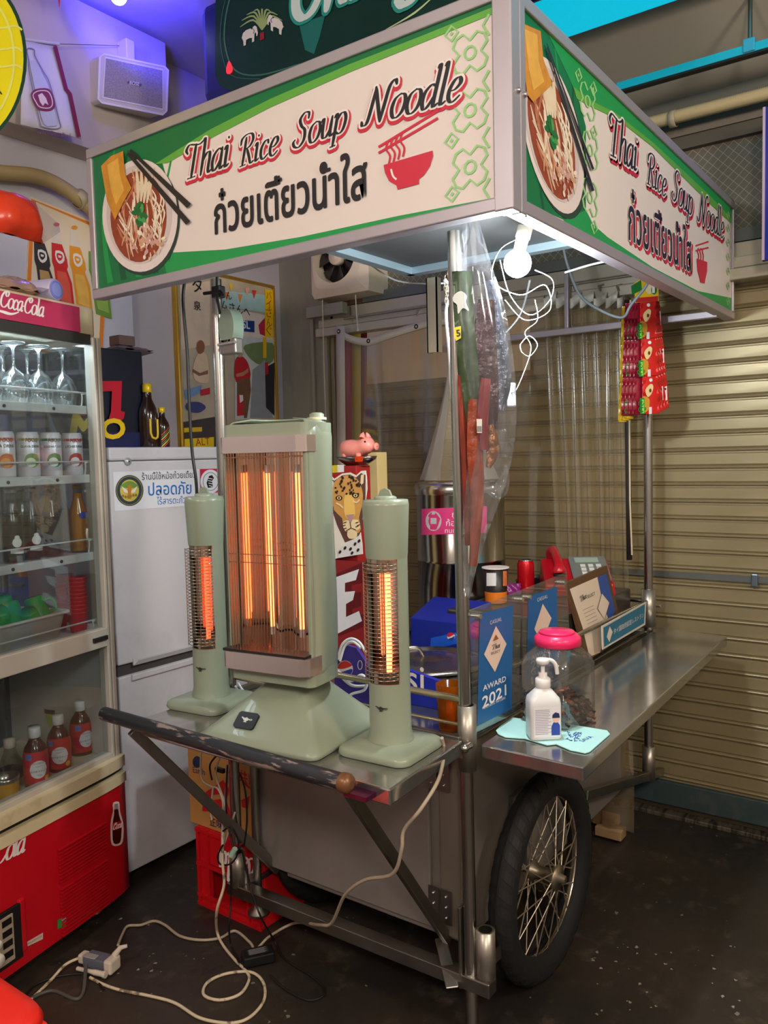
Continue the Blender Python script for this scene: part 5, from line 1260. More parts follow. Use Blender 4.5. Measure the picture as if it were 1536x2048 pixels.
# striped cloth banner and the white sheet on the shutter
A = Art((XB-.03, 0, 0), (-1, 0, 0), .001)
sb = thing('striped_cloth', 'red and yellow vertically striped cloth hanging beside the shutter', 'cloth', A.P(700, 1250))
for (xa, xb_), c in (((650, 676), (196, 176, 20)), ((676, 704), (170, 30, 26)), ((704, 722), (206, 186, 40)), ((722, 740), (140, 26, 24))):
    rows = [[A.P(x, y, 2+2*math.sin(x*.2)) for x in (xa, (xa+xb_)/2, xb_)] for y in (640, 800, 1000, 1250)]
    MB().grid(rows, m(c, .6, 0, .08, 6)).build('stripe', sb, solid=.002)
ya_, yb_ = A.P(732, 700).y, A.P(1060, 700).y
MB().box((XB-.034, yb_, 1.80), (XB-.028, ya_, 2.045), m((222, 200, 180), .7, 0, .05, 3)).build('white_sheet', None, label='plain off-white sheet hung over the top of the shutter behind the curtain', cat='sheet')
# clear plastic curtain
XC = XB-.13
A = Art((XC, 0, 0), (-1, 0, 0), .001)
pv = film((242, 232, 208), .16, .09, .05, 'pvc')
cu = thing('clear_curtain', 'clear plastic curtain with a white hem and black eyelets before the shutter', 'curtain', A.P(880, 1500))
top = [(679, 656), (700, 670), (738, 676), (780, 662), (832, 645), (870, 637), (920, 632), (980, 624), (1040, 612), (1095, 602)]
tp = crom([(x, y, 0) for x, y in top], 4)
def cpt(x, y, amp=1): 
    p = A.P(x, y, 0); return p+V((.012*amp*math.sin(x*.055)+.008*amp*math.sin(x*.021+y*.006), 0, 0))
rows = []
for j in range(13):
    t_ = j/12; rows.append([cpt(p.x+(t_*10), p.y+(1500-p.y)*t_, .3+t_) for p in tp])
MB().grid(rows, pv).build('sheet', cu)
hem = m((214, 200, 176), .6, 0, .06, 10)
MB().grid([[cpt(p.x, p.y, .3)-V((.002, 0, 0)) for p in tp], [cpt(p.x, p.y+15, .3)-V((.002, 0, 0)) for p in tp]], hem).build('top_hem', cu, solid=.002)
MB().grid([[cpt(x+(y-656)*.005, y, .3)-V((.003, 0, 0)) for x in (674, 690)] for y in (652, 760, 880, 1000, 1200, 1500)], hem).build('side_hem', cu, solid=.002)
for x, y in ((679, 656), (737, 675), (832, 646), (1000, 630)):
    p = cpt(x, y+7, .3); MB().lathe([(.005, -.004), (.0105, -.005), (.0105, 0), (.005, .001)], m((40, 38, 36), .4, .5), 16, p, Matrix(((0, 0, 1), (0, 1, 0), (-1, 0, 0)))).build('eyelet', cu)
for x, y in ((832, 632), (1000, 612)):
    p = cpt(x, y, .3); MB().tube([p, p+V((.02, 0, .03)), p+V((.04, 0, .035))], .003, m((200, 195, 180), .4, .6), 6).build('hook', cu)
# gathered half of the curtain
gc = thing('gathered_curtain', 'clear plastic curtain gathered into folds with white hemmed tops', 'curtain', A.P(1180, 1300))
gt = [(1085+k*4.1, 590+10*math.sin(k*1.05)) for k in range(40)]
rows = []
for j in range(12):
    t_ = j/11
    rows.append([A.P(1090+(x-1085)*(1-.12*t_)+t_*26, y+(1180-y)*t_, 0)+V((-.03*math.sin(i*1.05)*(1-.3*t_)-.01*math.sin(i*.4+3*t_), 0, 0)) for i, (x, y) in enumerate(gt)])
MB().grid(rows, film((240, 230, 204), .14, .2, .09, 'pvc2', .4)).build('sheet', gc)
MB().grid([[A.P(1090+(x-1085), y+d_, 0)+V((-.03*math.sin(i*1.05)-.01*math.sin(i*.4)-.003, 0, 0)) for i, (x, y) in enumerate(gt)] for d_ in (0, 20)], m((214, 208, 194), .6, 0, .05)).build('top_hem', gc, solid=.002)
pe = [A.P(1247+(y-600)*.012, y, 2) for y in (600, 800, 1000, 1120)]; pf_ = [A.P(1258+(y-600)*.012, y, 2) for y in (600, 800, 1000, 1120)]
MB().grid([[a, b_] for a, b_ in zip(pe, pf_)], m((52, 46, 44), .5)).build('black_strip', gc, solid=.004)
MB().tube([A.P(1261, 600, 8), A.P(1259, 850, 8), A.P(1260, 1000, 8), A.P(1264, 1110, 8)], .0035, m((226, 210, 170), .5), 8).build('pull_cord', gc)
for x in (1100, 1150, 1200, 1236):
    p = A.P(x, 582, 0); MB().tube([p, p+V((.0, .006, .02)), p+V((.03, 0, .03))], .003, m((180, 176, 168), .3, .7), 6).build('hook', gc)
MB().tube([V((XC+.03, A.P(680, 640).y, 2.115)), V((XC+.03, A.P(1265, 600).y, 2.115))], .006, m((176, 170, 156), .3, .8), 8).build('curtain_pole', None, label='thin steel curtain pole under the shutter head rail', cat='pole')
# ================================================================ HANGING FROM THE CANOPY
# bare LED bulb with its tangle of white flex
bq = at(1035, 527, X=1.80)
lb = thing('led_bulb', 'bare glowing white bulb hanging under the canopy corner', 'bulb', bq)
MB().ball(bq, .033, m((235, 246, 255), .3, 0, 0, emit=60), 20, 14).build('globe', lb)
q = bq+V((.0, -.02, .05))
MB().lathe([(.014, 0), (.016, .03), (.018, .032), (.018, .06), (0, .062)], m((200, 190, 170), .4), 16, bq+V((0, -.004, .026)), Matrix.Rotation(R(18), 3, 'X')).build('socket', lb)
point('led_bulb_light', bq+V((-.02, .0, -.045)), 32, (.86, .95, 1), .035)
wf_ = m((232, 234, 232), .4)
def wires(lst, X, r_, mt, name, label, cat, per=.02):
    t = thing(name, label, cat, at(*lst[0][0], X=X))
    rnd = random.Random(len(lst))
    for l_ in lst:
        pts = crom([at(x, y, X=X+rnd.uniform(-per, per)) for x, y in l_], 8)
        MB().tube(pts, r_, mt, 6).build('wire', t)
    return t
wires([[(1060, 450), (1050, 470), (1000, 500), (985, 560), (1040, 590), (1090, 570), (1100, 620), (1050, 640), (1010, 600)],
       [(1000, 520), (1020, 590), (1060, 630), (1100, 600), (1105, 560), (1070, 540)],
       [(1070, 600), (1075, 640), (1050, 665), (1062, 700), (1035, 775), (1022, 785)], [(1040, 690), (1058, 672), (1075, 690), (1060, 712), (1044, 705), (1040, 690)]],
      1.86, .0011, wf_, 'white_flex_tangle', 'tangled thin white flex looped under the glowing bulb', 'cable')
wires([[(1060, 560), (1048, 610), (1034, 640), (1006, 672)]], 2.0, .0035, m((60, 60, 60), .5), 'grey_cable', 'dark cable with a bead hanging below the bulb', 'cable')
wires([[(1124, 480), (1135, 530), (1160, 590), (1200, 620), (1244, 635), (1262, 610), (1290, 575), (1300, 555)]], 2.6, .005, m((120, 128, 132), .5), 'grey_cable', 'thick grey cable sagging in a loop under the side sign', 'cable')
wires([[(738, 528), (790, 560), (850, 567), (900, 566)], [(1130, 545), (1180, 530), (1225, 520)]], 2.2, .003, wf_, 'white_flex', 'white flex stretched below the canopy roof', 'cable')
wires([[(888, 560), (905, 580), (892, 620), (898, 700), (903, 780), (910, 850)]], 1.72, .004, wf_, 'white_extension_cord', 'white cord running down beside the front cart post', 'cable')
p = at(1023, 790, X=1.86); MB().box((p.x-.008, p.y-.010, p.z-.03), (p.x+.008, p.y+.010, p.z+.03), m((220, 226, 230), .4)).build('socket_strip', None, label='small pale socket hanging on the white flex', cat='socket', bev=.004)
# aluminium offcut with chain
A = Art((2.1, 0, 0), (-1, 0, 0), .001)
t = thing('aluminium_channel', 'short aluminium channel hanging upright behind the front cart post', 'metal channel', A.P(862, 705))
ya_, yb_ = A.P(853, 640).y, A.P(874, 640).y; z0, z1 = A.P(862, 705).z, A.P(862, 555).z
am = m((196, 184, 160), .3, .9)
MB().box((2.1, yb_, z0), (2.104, ya_, z1), am).box((2.1, ya_-.004, z0), (2.125, ya_, z1), am).box((2.1, yb_, z0), (2.125, yb_+.004, z1), am).build('channel', t)
MB().tube([V((2.11, ya_-.01, z1-.005)), V((2.11, ya_-.01, 1.98))], .003, am, 6).build('hanger', t)
ch = thing('chain', 'small steel chain hanging beside the front cart post', 'chain', at(890, 600, X=1.75))
for k in range(7):
    p = at(898-k*1.5-4*math.sin(k*.9), 548+k*9, X=1.74); ang = k % 2*math.pi/2
    MB().tube([p+V((.006*math.cos(a)*math.cos(ang), .006*math.cos(a)*math.sin(ang), .011*math.sin(a))) for a in [2*math.pi*j/10 for j in range(10)]], .0018, am, 5, True).build('link', ch)
# long snack strips in a clear bag at the front post
def ribbon(pts, wd, mt, P, d0, bulge=.006, nseg=4):
    """soft strip: centre line and half widths in pixels on an Art plane, bulging off the plane"""
    q = crom([(x, y, 0) for x, y in pts], nseg); W = crom([(w_, 0, 0) for w_ in wd], nseg); fr_, bk = [], []
    for i, (p, w_) in enumerate(zip(q, W)):
        d = q[min(i+1, len(q)-1)]-q[max(i-1, 0)]; d.normalize(); nx, ny = -d.y, d.x; h_ = max(.4, w_.x)
        rf = [P.P(p.x+nx*h_*u, p.y+ny*h_*u, 0)+P.n*(d0+bulge*(1-u*u)+.0015*math.sin(i*1.7+u*2)) for u in (-1, -.5, 0, .5, 1)]
        rb = [P.P(p.x+nx*h_*u, p.y+ny*h_*u, 0)+P.n*(d0-bulge*(1-u*u)*.7) for u in (1, .5, 0, -.5, -1)]
        fr_.append(rf+rb)
    return MB().grid(fr_, mt, True, True)
Ap = Art(V((1.665, .945, 0)), V((-.75, -.66, 0)), .001)
hs = [('long green snack packet printed with a white cat face on the front post', [(922, 545), (926, 640), (938, 760), (950, 880)], [20, 20, 19, 14], m((52, 72, 40), .3, 0, .3, 14, .3), .012),
      ('dark purple foil snack strip hanging beside the green packet', [(972, 600), (968, 700), (975, 790), (985, 860)], [16, 24, 22, 8], m((56, 26, 34), .2, .3, .4, 25, .8), .005),
      ('orange and red snack strip hanging below the green packet', [(945, 800), (946, 900), (950, 1000), (942, 1130)], [12, 16, 13, 8], m((150, 62, 32), .35, 0, .45, 30, .4), .022),
      ('narrow red snack strip with a barcode panel by the post', [(966, 760), (960, 840), (962, 900)], [10, 11, 8], m((140, 26, 32), .35, 0, .3, 18), .03),
      ('blue and silver foil snack strip behind the purple one', [(980, 560), (998, 680), (1006, 760), (1000, 820)], [12, 18, 18, 9], m((96, 104, 120), .2, .5, .5, 30, .8), -.006),
      ('thin orange snack strip against the front post', [(922, 750), (926, 850), (932, 960), (936, 1090)], [8, 8, 8, 7], m((140, 50, 30), .35, 0, .35, 20), .004),
      ('gold and brown crinkled snack strip at the bag bottom', [(978, 850), (984, 900), (975, 935)], [10, 13, 5], m((150, 96, 54), .2, .5, .5, 40, .9), .008)]
for k, (lb_, pts, wd, mt, d0) in enumerate(hs):
    t = thing('snack_strip', lb_, 'snack packet', Ap.P(*pts[-1])); ribbon(pts, wd, mt, Ap, d0).build('pouch', t)
    if k == 0:
        Ap.p = Ap.p+Ap.n*.022
        Ap.poly(m((200, 200, 190), .4), [(908, 590), (922, 582), (934, 592), (932, 604), (938, 622), (926, 616), (916, 628), (914, 610), (906, 602)], 1, 3); Ap.poly(m((226, 206, 40), .4), [(908, 655), (922, 652), (922, 676), (912, 682), (908, 672)], 1); Ap.text('5', ink, (914, 673), (921, 672), 2, offset=.03)
        Ap.flush('printed_face', t); Ap.p = Ap.p-Ap.n*.022
    if k == 3:
        Ap.p = Ap.p+Ap.n*.038; Ap.poly(m((226, 220, 210), .4), [(953, 838), (964, 838), (964, 866), (954, 866)], 1)
        for j in range(5): Ap.line(ink, [(955+j*1.9, 852), (955+j*1.9, 864)], .8, 2)
        Ap.flush('barcode_panel', t); Ap.p = Ap.p-Ap.n*.038
bagf = film((244, 246, 248), .16, .10, .045, 'hangbag', .4)
t = thing('clear_hanging_bag', 'crinkled clear plastic bag hanging down the front cart post round the snack strips', 'plastic bag', Ap.P(945, 1190))
ribbon([(940, 440), (948, 540), (965, 640), (978, 760), (985, 860), (972, 950), (948, 1060), (938, 1130), (930, 1190)], [14, 34, 46, 50, 44, 40, 26, 14, 4], bagf, Ap, .012, .045).build('film', t)
ribbon([(1000, 860), (1010, 900), (1008, 915)], [10, 9, 8], bagf, Ap, .01, .006).build('torn_corner', t)
ribbon([(1022, 930), (1018, 965), (1004, 985), (978, 978)], [3, 12, 16, 2], bagf, Ap, -.05, .01).build('torn_corner', t)
# sachet strips hanging at the far right post
As = Art(V((2.93, .915, 0)), V((-.62, -.78, 0)), .001)
ss = [( 'front red sachet strip of the hanging bundle', 1281, 600, 26, 74, 0, m((206, 34, 34), .25, 0, .15, 20, .15))]
rs, ms, ys_ = m((206, 34, 30), .25, 0, .15, 20, .15), m((140, 24, 44), .25, 0, .2, 20, .2), m((196, 160, 30), .25, 0, .35, 24, .3)
def sachets(label, x0, x1, wd, ytop, h_, d0, mt, face, n=3, grp=None):
    t = thing('sachet_strip', label, 'snack sachets', As.P(x1, ytop+h_*n), group=grp)
    for j in range(n):
        xa = x0+(x1-x0)*j/n; xb_ = x0+(x1-x0)*(j+1)/n
        o = ribbon([(xa, ytop+h_*j), ((xa+xb_)/2, ytop+h_*(j+.5)), (xb_, ytop+h_*(j+1)-1)], [wd*.92, wd, wd*.94], mt, As, d0, .004, 5).build('sachet', t)
        if face:
            y = ytop+h_*j; As.p = As.p+As.n*(d0+.0052)
            As.poly(m((226, 200, 140), .4), [(xa-2, y+26), (xa+8, y+14), (xa+14, y+18), (xa+11, y+32), (xa+3, y+40)], 1, 3); As.ell(m((110, 40, 30), .4), (xa+8, y+27), 2.5, 4, 2, 8)
            As.poly(m((196, 140, 40), .4), [(xa-8, y+40), (xa+6, y+44), (xa+4, y+66), (xa-8, y+70)], .5, 3); As.poly(m((20, 130, 50), .4), [(xa-13, y+42), (xa-4, y+42), (xa-3, y+74), (xa-12, y+74)], 1.4); As.poly(m((140, 220, 60), .4), [(xa-9, y+45), (xa-5, y+45), (xa-4, y+72), (xa-8, y+72)], 2)
            As.poly(m((226, 210, 210), .4), [(xa+5, y+60), (xa+11, y+60), (xa+11, y+74), (xa+5, y+74)], 1.5); As.ell(m((226, 226, 226), .4), (xa+9, y+6), 3.5, 3.5, 1.5, 10)
            As.text('กูลิโกะ'[:3], m((20, 110, 40), .4), (xa-5.5, y+70), (xa-5.5, y+48), 2.6, offset=.0)
            As.flush('printed_face', o); As.p = As.p-As.n*(d0+.0052)
    return t
for k in range(3):
    sachets('yellow edged snack sachet strip at the back of the bundle', 1262+k*3, 1254+k*5, 9, 610, 78-k*1, -.03+k*.006, ys_, False, 3, 'yellow sachet strips')
for k in range(4):
    sachets('dark red snack sachet strip in the middle of the bundle', 1270+k*4, 1262+k*5, 17-k, 606, 75, -.012+k*.006, ms, k == 0, 3, 'dark red sachet strips')
for k in range(4):
    t = sachets('bright red snack sachet strip behind the front one' if k < 3 else 'front bright red snack sachet strip with printed yellow figures', 1303-k*5, 1322-k*9, 17, 604, 75-(3-k)*1.2, .0+k*.008, rs, k == 3, 3, 'bright red sachet strips' if k < 3 else None)
    if k < 3:
        As.p = As.p+As.n*(.0+k*.008+.006)
        for j in range(3):
            x = 1303-k*5+((1322-k*9)-(1303-k*5))*(j+.5)/3+12; y = 604+75*j+20
            As.poly(m((230, 220, 220), .4), [(x-3, y), (x+3, y-2), (x+4, y+26), (x-2, y+28)], 1); As.ell(m((60, 20, 20), .4), (x, y+4), 1.6, 2.5, 2, 8); As.flush('printed_patch', t)
        As.p = As.p-As.n*(k*.008+.006)
hc = thing('sachet_header_card', 'yellow and green header card clipped over the hanging sachet strips', 'header card', As.P(1292, 604))
As.p = As.p+As.n*.034
MB().prism([As.P(x, y, 0) for x, y in ((1268, 566), (1290, 553), (1316, 560), (1317, 602), (1270, 606))], As.n*.0015, m((236, 190, 30), .4, 0, .15, 12)).build('card', hc)
As.poly(m((30, 120, 50), .4), [(1262, 572), (1282, 560), (1284, 580), (1264, 590)], 2.5); As.ell(m((236, 220, 170), .4), (1299, 575), 9, 13, 2.6, 16); As.ell(m((20, 120, 80), .4), (1308, 580), 6, 9, 3, 14); As.text('1', wht, (1305, 585), (1309, 585), 3.6, offset=.02); As.poly(m((200, 40, 40), .4), [(1272, 596), (1316, 592), (1316, 602), (1272, 605)], 2.6)
As.flush('print', hc); As.p = As.p-As.n*.034
MB().tube([at(1296, 562, X=2.9), V((2.93, .92, 1.96))], .002, am, 5).build('wire_hook', hc)
# clip lamp head and black clamp on the left cart post, black cable
A = Art((1.62, 0, 0), (-1, 0, 0), .001)
cl = thing('clip_light', 'grey green oval clip-on light clamped to the left cart post', 'clip light', A.P(455, 700))
MB().prism([A.P(x, y, 0) for x, y in [(452+15*math.cos(t_), 654+38*math.sin(t_)) for t_ in [2*math.pi*k/24 for k in range(24)]]], (.04, 0, 0), m((140, 158, 140), .35, .2), None, True).build('head', cl, bev=.006)
MB().box((1.62, A.P(470, 690).y, A.P(455, 708).z), (1.65, A.P(438, 690).y, A.P(455, 676).z), m((150, 146, 140), .3, .7)).build('clamp', cl, bev=.004)
MB().tube([A.P(437, 690), A.P(470, 684)], .005, m((220, 216, 210), .2, .9), 8).build('clamp_bolt', cl)
t = thing('black_clamp', 'black ratchet clamp gripping the left cart post', 'clamp', A.P(430, 590))
MB().tube([A.P(408, 587), A.P(440, 583), A.P(445, 590)], .005, m((24, 24, 24), .4), 8).build('arm', t); MB().box((1.615, A.P(440, 580).y, A.P(430, 596).z), (1.64, A.P(424, 580).y, A.P(430, 572).z), m((30, 30, 30), .4)).build('jaw', t, bev=.003)
MB().tube([A.P(434, 548), A.P(434, 590), A.P(440, 628)], .004, m((26, 26, 26), .4), 8).build('handle', t)
pts = crom([at(x, y, X=1.58) for x, y in ((372, 548), (366, 600), (374, 700), (378, 800), (384, 900), (392, 960), (394, 1000))], 8)
MB().tube(pts, .0045, m((22, 22, 24), .4), 8).build('black_cable', None, label='black cable hanging down from the canopy past the refrigerator', cat='cable')
# ================================================================ HEATERS
sage = m((142, 151, 130), .34, 0, .03, 6, coat=.15)
sage2 = m((126, 130, 108), .34, 0, .03, 6, coat=.15)
chrome = m((226, 214, 200), .08, 1, 0)
def glow(c, e): return m(c, .4, 0, 0, emit=e)
def lamp_logo(mb, P, k, mt):
    """little oil lamp emblem drawn at P(u, v) -> world, k = size"""
    body = [(-.5, .1), (-.25, -.12), (.25, -.12), (.45, .05), (.8, .18), (.85, .28), (.5, .2), (.25, .25), (.1, .32), (0, .42), (-.1, .32), (-.3, .25), (-.75, .4), (-.85, .3)]
    mb.poly([P(u*k, v_*k) for u, v_ in body], mt); mb.poly([P(u*k, v_*k) for u, v_ in [(-.1, -.12), (.1, -.12), (.3, -.32), (-.3, -.32)]], mt)
    mb.tube([P(u*k, v_*k) for u, v_ in [(.45, .1), (.75, -.02), (.95, .1), (.85, .22)]], k*.04, mt, 5)
def rsq(w_, d_, z, r_, n=6, cx=0, cy=0):
    out = []
    for sx_, sy_, a0 in ((1, 1, 0), (-1, 1, 90), (-1, -1, 180), (1, -1, 270)):
        for k in range(n): a = R(a0+90*k/(n-1)); out.append(V((cx+sx_*(w_-r_)+r_*math.cos(a), cy+sy_*(d_-r_)+r_*math.sin(a), z)))
    return out
def small_heater(loc, rz, label, tube_col, emit, full):
    t = thing('tower_heater', label, 'heater', loc, rz, local=True)
    # base plate
    rows = [rsq(.094, .094, 0, .03), rsq(.097, .097, .006, .03), rsq(.095, .095, .016, .03), rsq(.088, .088, .021, .026), rsq(.06, .06, .026, .03), rsq(.042, .042, .03, .04)]
    s = MB().grid(rows, sage, True, True); s.poly(rsq(.042, .042, .03, .04), sage); s.build('base', t, local=True)
    r0 = .049; z0, z1, zt = .165, .452, .585
    A0, A1 = -90+62, 270-62      # shell angles kept in the lamp zone; the gap faces local -y
    s = MB().lathe([(r0+.006, .028), (r0, .05), (r0-.001, z0)], sage, 36)
    s.lathe([(r0-.001, z0), (r0-.001, z1)], sage, 30, a0=A0, a1=A1)
    s.lathe([(r0-.001, z1), (r0, z1+.01), (r0+.005, zt-.012), (r0+.003, zt), (0, zt+.002)], sage, 36)
    s.build('column', t, local=True)
    MB().lathe([(0, z0), (r0-.002, z0)], m((120, 110, 100), .4), 30).lathe([(0, z1), (r0-.002, z1)], m((120, 110, 100), .4), 30).build('lamp_ends', t, local=True)
    MB().lathe([(.041, z0), (.041, z1)], chrome, 24, (0, .006, 0), a0=A0, a1=A1).build('reflector', t, local=True)
    for za, zc_ in ((z1-.03, z1-.001), (z0+.001, z0+.03)): MB().lathe([(.0465, za), (.0465, zc_)], m((190, 170, 150), .12, 1), 16, a0=-150, a1=-30).build('end_band', t, local=True)
    MB().tube([(.008, -.012, z0+.022), (.008, -.012, z1-.03)], .0065, glow(tube_col, emit), 12).build('heating_tube', t, local=True)
    g = MB(); wm = m((206, 190, 170), .2, 1)
    for k in range(30):
        z = z0+.012+k*(z1-z0-.024)/29
        g.tube([V((rr_*math.sin(a), -rr_*math.cos(a), z)) for a, rr_ in [(R(-70+130*j/14), .0485+.009*math.sin(math.pi*j/14)**.5) for j in range(15)]], .0011, wm, 5)
    for a in (-40, 20): g.tube([V((.0575*math.sin(R(a)), -.0575*math.cos(R(a)), zz)) for zz in (z0+.008, z1-.008)], .0011, wm, 5)
    g.build('wire_guard', t, local=True)
    k_ = MB().lathe([(.026, zt), (.026, zt+.006), (.02, zt+.009), (0, zt+.009)], sage, 24)
    k_.prism([V((-.018, -.003, zt+.009)), V((.018, -.003, zt+.009)), V((.012, -.003, zt+.022)), V((0, -.003, zt+.027)), V((-.012, -.003, zt+.022))], (0, .006, 0), sage); k_.build('knob', t, local=True)
    lg = MB(); lamp_logo(lg, lambda u, v_: V((math.sin(R(8)+u/.05)*.0515, -math.cos(R(8)+u/.05)*.0515, .11+v_)), .017, m((50, 52, 46), .4)); lg.build('lamp_emblem', t, local=True)
    return t
small_heater((1.54, 1.735, .766), R(-90+6), 'small sage green tower heater with dim orange tube by the left post', (255, 92, 52), 1.8, True)
small_heater((1.515, 1.096, .766), R(-90+3), 'small sage green tower heater with bright orange tube near the right post', (255, 118, 72), 5.5, True)
# big panel heater
bh = thing('panel_heater', 'large sage green electric heater with two glowing tubes on the front shelf', 'heater', (1.495, 1.386, .766), R(-90+7), local=True)
rows = []
for k in range(9):
    t_ = k/8; w_ = .178-.122*t_**.92; d_ = .167-.113*t_**.92
    rows.append(rsq(w_, d_, .012+.118*t_, .026, 6, 0, .0+.02*t_))
rows = [rsq(.176, .165, 0, .026), rsq(.179, .168, .005, .026)]+rows
s = MB().grid(rows, sage, True, True); s.poly(rows[-1], sage); s.build('base', bh, local=True)
bp_ = lambda u, v_: None
# emblem plate on the sloping base front
e0 = V((-.05, -.1215, .052)); ex = V((1, .0, .0)); eu = V((0, .74, .66)).normalized(); en = ex.cross(eu)
s = MB(); pl_ = [e0+ex*p.x+eu*p.y+en*.004 for p in rsq(.030, .022, 0, .008)]; s.prism(pl_, -en*.006, m((24, 22, 22), .35)); o = s.build('emblem_plate', bh, local=True)
s = MB(); lamp_logo(s, lambda u, v_: e0+ex*u+eu*v_+en*.0046, .019, m((206, 206, 200), .35)); s.build('lamp_emblem', o, local=True)
MB().lathe([(.058, .128), (.056, .145), (.062, .15)], sage2, 30, (0, .02, 0)).build('swivel', bh, local=True)
# body: back shell wrapping round, open front
zb_, zt_ = .145, .775; hw, dp = .124, .10
out = []
for a in range(-8, 189, 14): out.append((hw*math.copysign(abs(math.cos(R(a)))**.55, math.cos(R(a))), -.045+(.13)*max(-.3, math.copysign(abs(math.sin(R(a)))**.7, math.sin(R(a))))))
out = [(hw, -.075), (hw+.002, -.04)]+[(x, y) for x, y in out if y > -.03]+[(-hw-.002, -.04), (-hw, -.075)]
def sh(z, k=1, dy=0): return [V((x*k, (y+.02)*k-.02+dy, z)) for x, y in out]
body_rows = [sh(zb_+.0, .8), sh(zb_+.012, .95), sh(zb_+.04, 1)]+[sh(zb_+.04+(zt_-zb_-.08)*k/8, 1-.0*math.sin(k), .004*math.sin(k*.8)) for k in range(1, 9)]+[sh(zt_-.012, .97), sh(zt_, .84), sh(zt_+.006, .5)]
MB().grid(body_rows, sage, True).build('rear_shell', bh, local=True, solid=.003)
def cap(z0, z1, nm, lip):
    pl = [V((x, y, 0)) for x, y in [(-hw, -.075), (-hw+.01, -.088), (hw-.01, -.088), (hw, -.075)]+out[2:-2]]
    s = MB(); s.grid([[V((p.x, p.y, z)) for p in pl] for z in (z0, z1)], sage, False, True)
    s.poly([V((p.x, p.y, z1)) for p in pl], sage); s.poly([V((p.x, p.y, z0)) for p in pl][::-1], sage); return s.build(nm, bh, local=True, bev=.008, seg=3)
cap(zt_-.055, zt_-.006, 'top_housing', 0); cap(zb_-.002, zb_+.05, 'bottom_housing', 0)
silver = m((206, 192, 186), .25, .8, .04)
def band(z0, z1, pr, nm):
    pl = [(-hw-.006, -.055), (-hw-.006, -.085-pr), (-hw+.012, -.10-pr), (hw-.02, -.10-pr), (hw+.004, -.088-pr), (hw+.006, -.055)]
    s = MB(); s.grid([[V((x, y, z)) for x, y in pl] for z in (z0, z1)], silver, False)
    s.poly([V((x, y, z1)) for x, y in pl], silver); s.poly([V((x, y, z0)) for x, y in pl][::-1], silver); return s.build(nm, bh, local=True, bev=.004)
band(zt_-.075, zt_-.036, .0, 'silver_band'); bb = band(zb_+.03, zb_+.072, .016, 'silver_band')
MB().box((-hw, -.112, zb_+.072), (hw-.004, -.06, zb_+.078), m((30, 26, 26), .4)).build('tray_slot', bb, local=True)
# side trims beside the opening
MB().box((hw-.012, -.085, zb_+.07), (hw, -.05, zt_-.07), sage).box((-hw, -.085, zb_+.07), (-hw+.008, -.05, zt_-.07), sage).build('side_trim', bh, local=True, bev=.003)
# reflector: curved mirror trough and flat ends
ref = []
for k in range(15):
    u = -1+2*k/14; ref.append((u*(hw-.013), .035-.075*abs(u)**3-.012*math.cos(u*6.2)))
MB().grid([[V((x, y, z)) for x, y in ref] for z in (zb_+.06, zb_+.12, zt_-.12, zt_-.06)], m((236, 206, 180), .07, 1, 0), True).build('reflector', bh, local=True)
for z in (zb_+.075, zt_-.075): MB().poly([V((x, y, z)) for x, y in ref]+[V((hw-.013, -.085, z)), V((-hw+.013, -.085, z))], m((120, 90, 84), .12, 1)).build('reflector_end', bh, local=True)
for x, e in ((-.028, 5), (.062, 5)):
    for za in (zb_+.105, zt_-.125): MB().tube([(x, -.035, za), (x, -.035, za+.02)], .007, m((206, 200, 196), .2, .3), 12).build('tube_cap', bh, local=True)
    MB().tube([(x, -.035, zb_+.125), (x, -.035, zt_-.125)], .0062, glow((255, 114, 68), e), 12).build('heating_tube', bh, local=True)
g = MB(); wm = m((196, 168, 140), .2, 1)
for k in range(27):
    x = -hw+.014+k*(2*hw-.028)/26; g.tube([(x, -.092, zb_+.075), (x, -.092, zt_-.07)], .0013, wm, 5)
for z in (zb_+.29, zb_+.31): g.tube([(-hw+.01, -.0895, z), (hw-.01, -.0895, z)], .0012, wm, 5)
g.tube([(-hw+.01, -.092, zt_-.085), (hw-.01, -.092, zt_-.085)], .0018, wm, 5)
g.build('wire_grille', bh, local=True)
MB().lathe([(.018, zt_+.004), (.018, zt_+.016), (.012, zt_+.02), (0, zt_+.02)], sage, 20, (hw-.045, .03, 0)).build('knob', bh, local=True)
MB().lathe([(.024, zt_+.002), (.024, zt_+.008), (0, zt_+.008)], m((196, 190, 150), .4), 20, (hw-.045, .03, 0)).build('dial_plate', bh, local=True)
# ================================================================ ON THE COUNTER
CZ = .753
# raised steel box at the back right of the counter
rb = MB().box((2.30, 1.035, CZ), (2.98, 1.42, .938), m((96, 88, 80), .3, .8)).build('raised_box', cart, bev=.006)
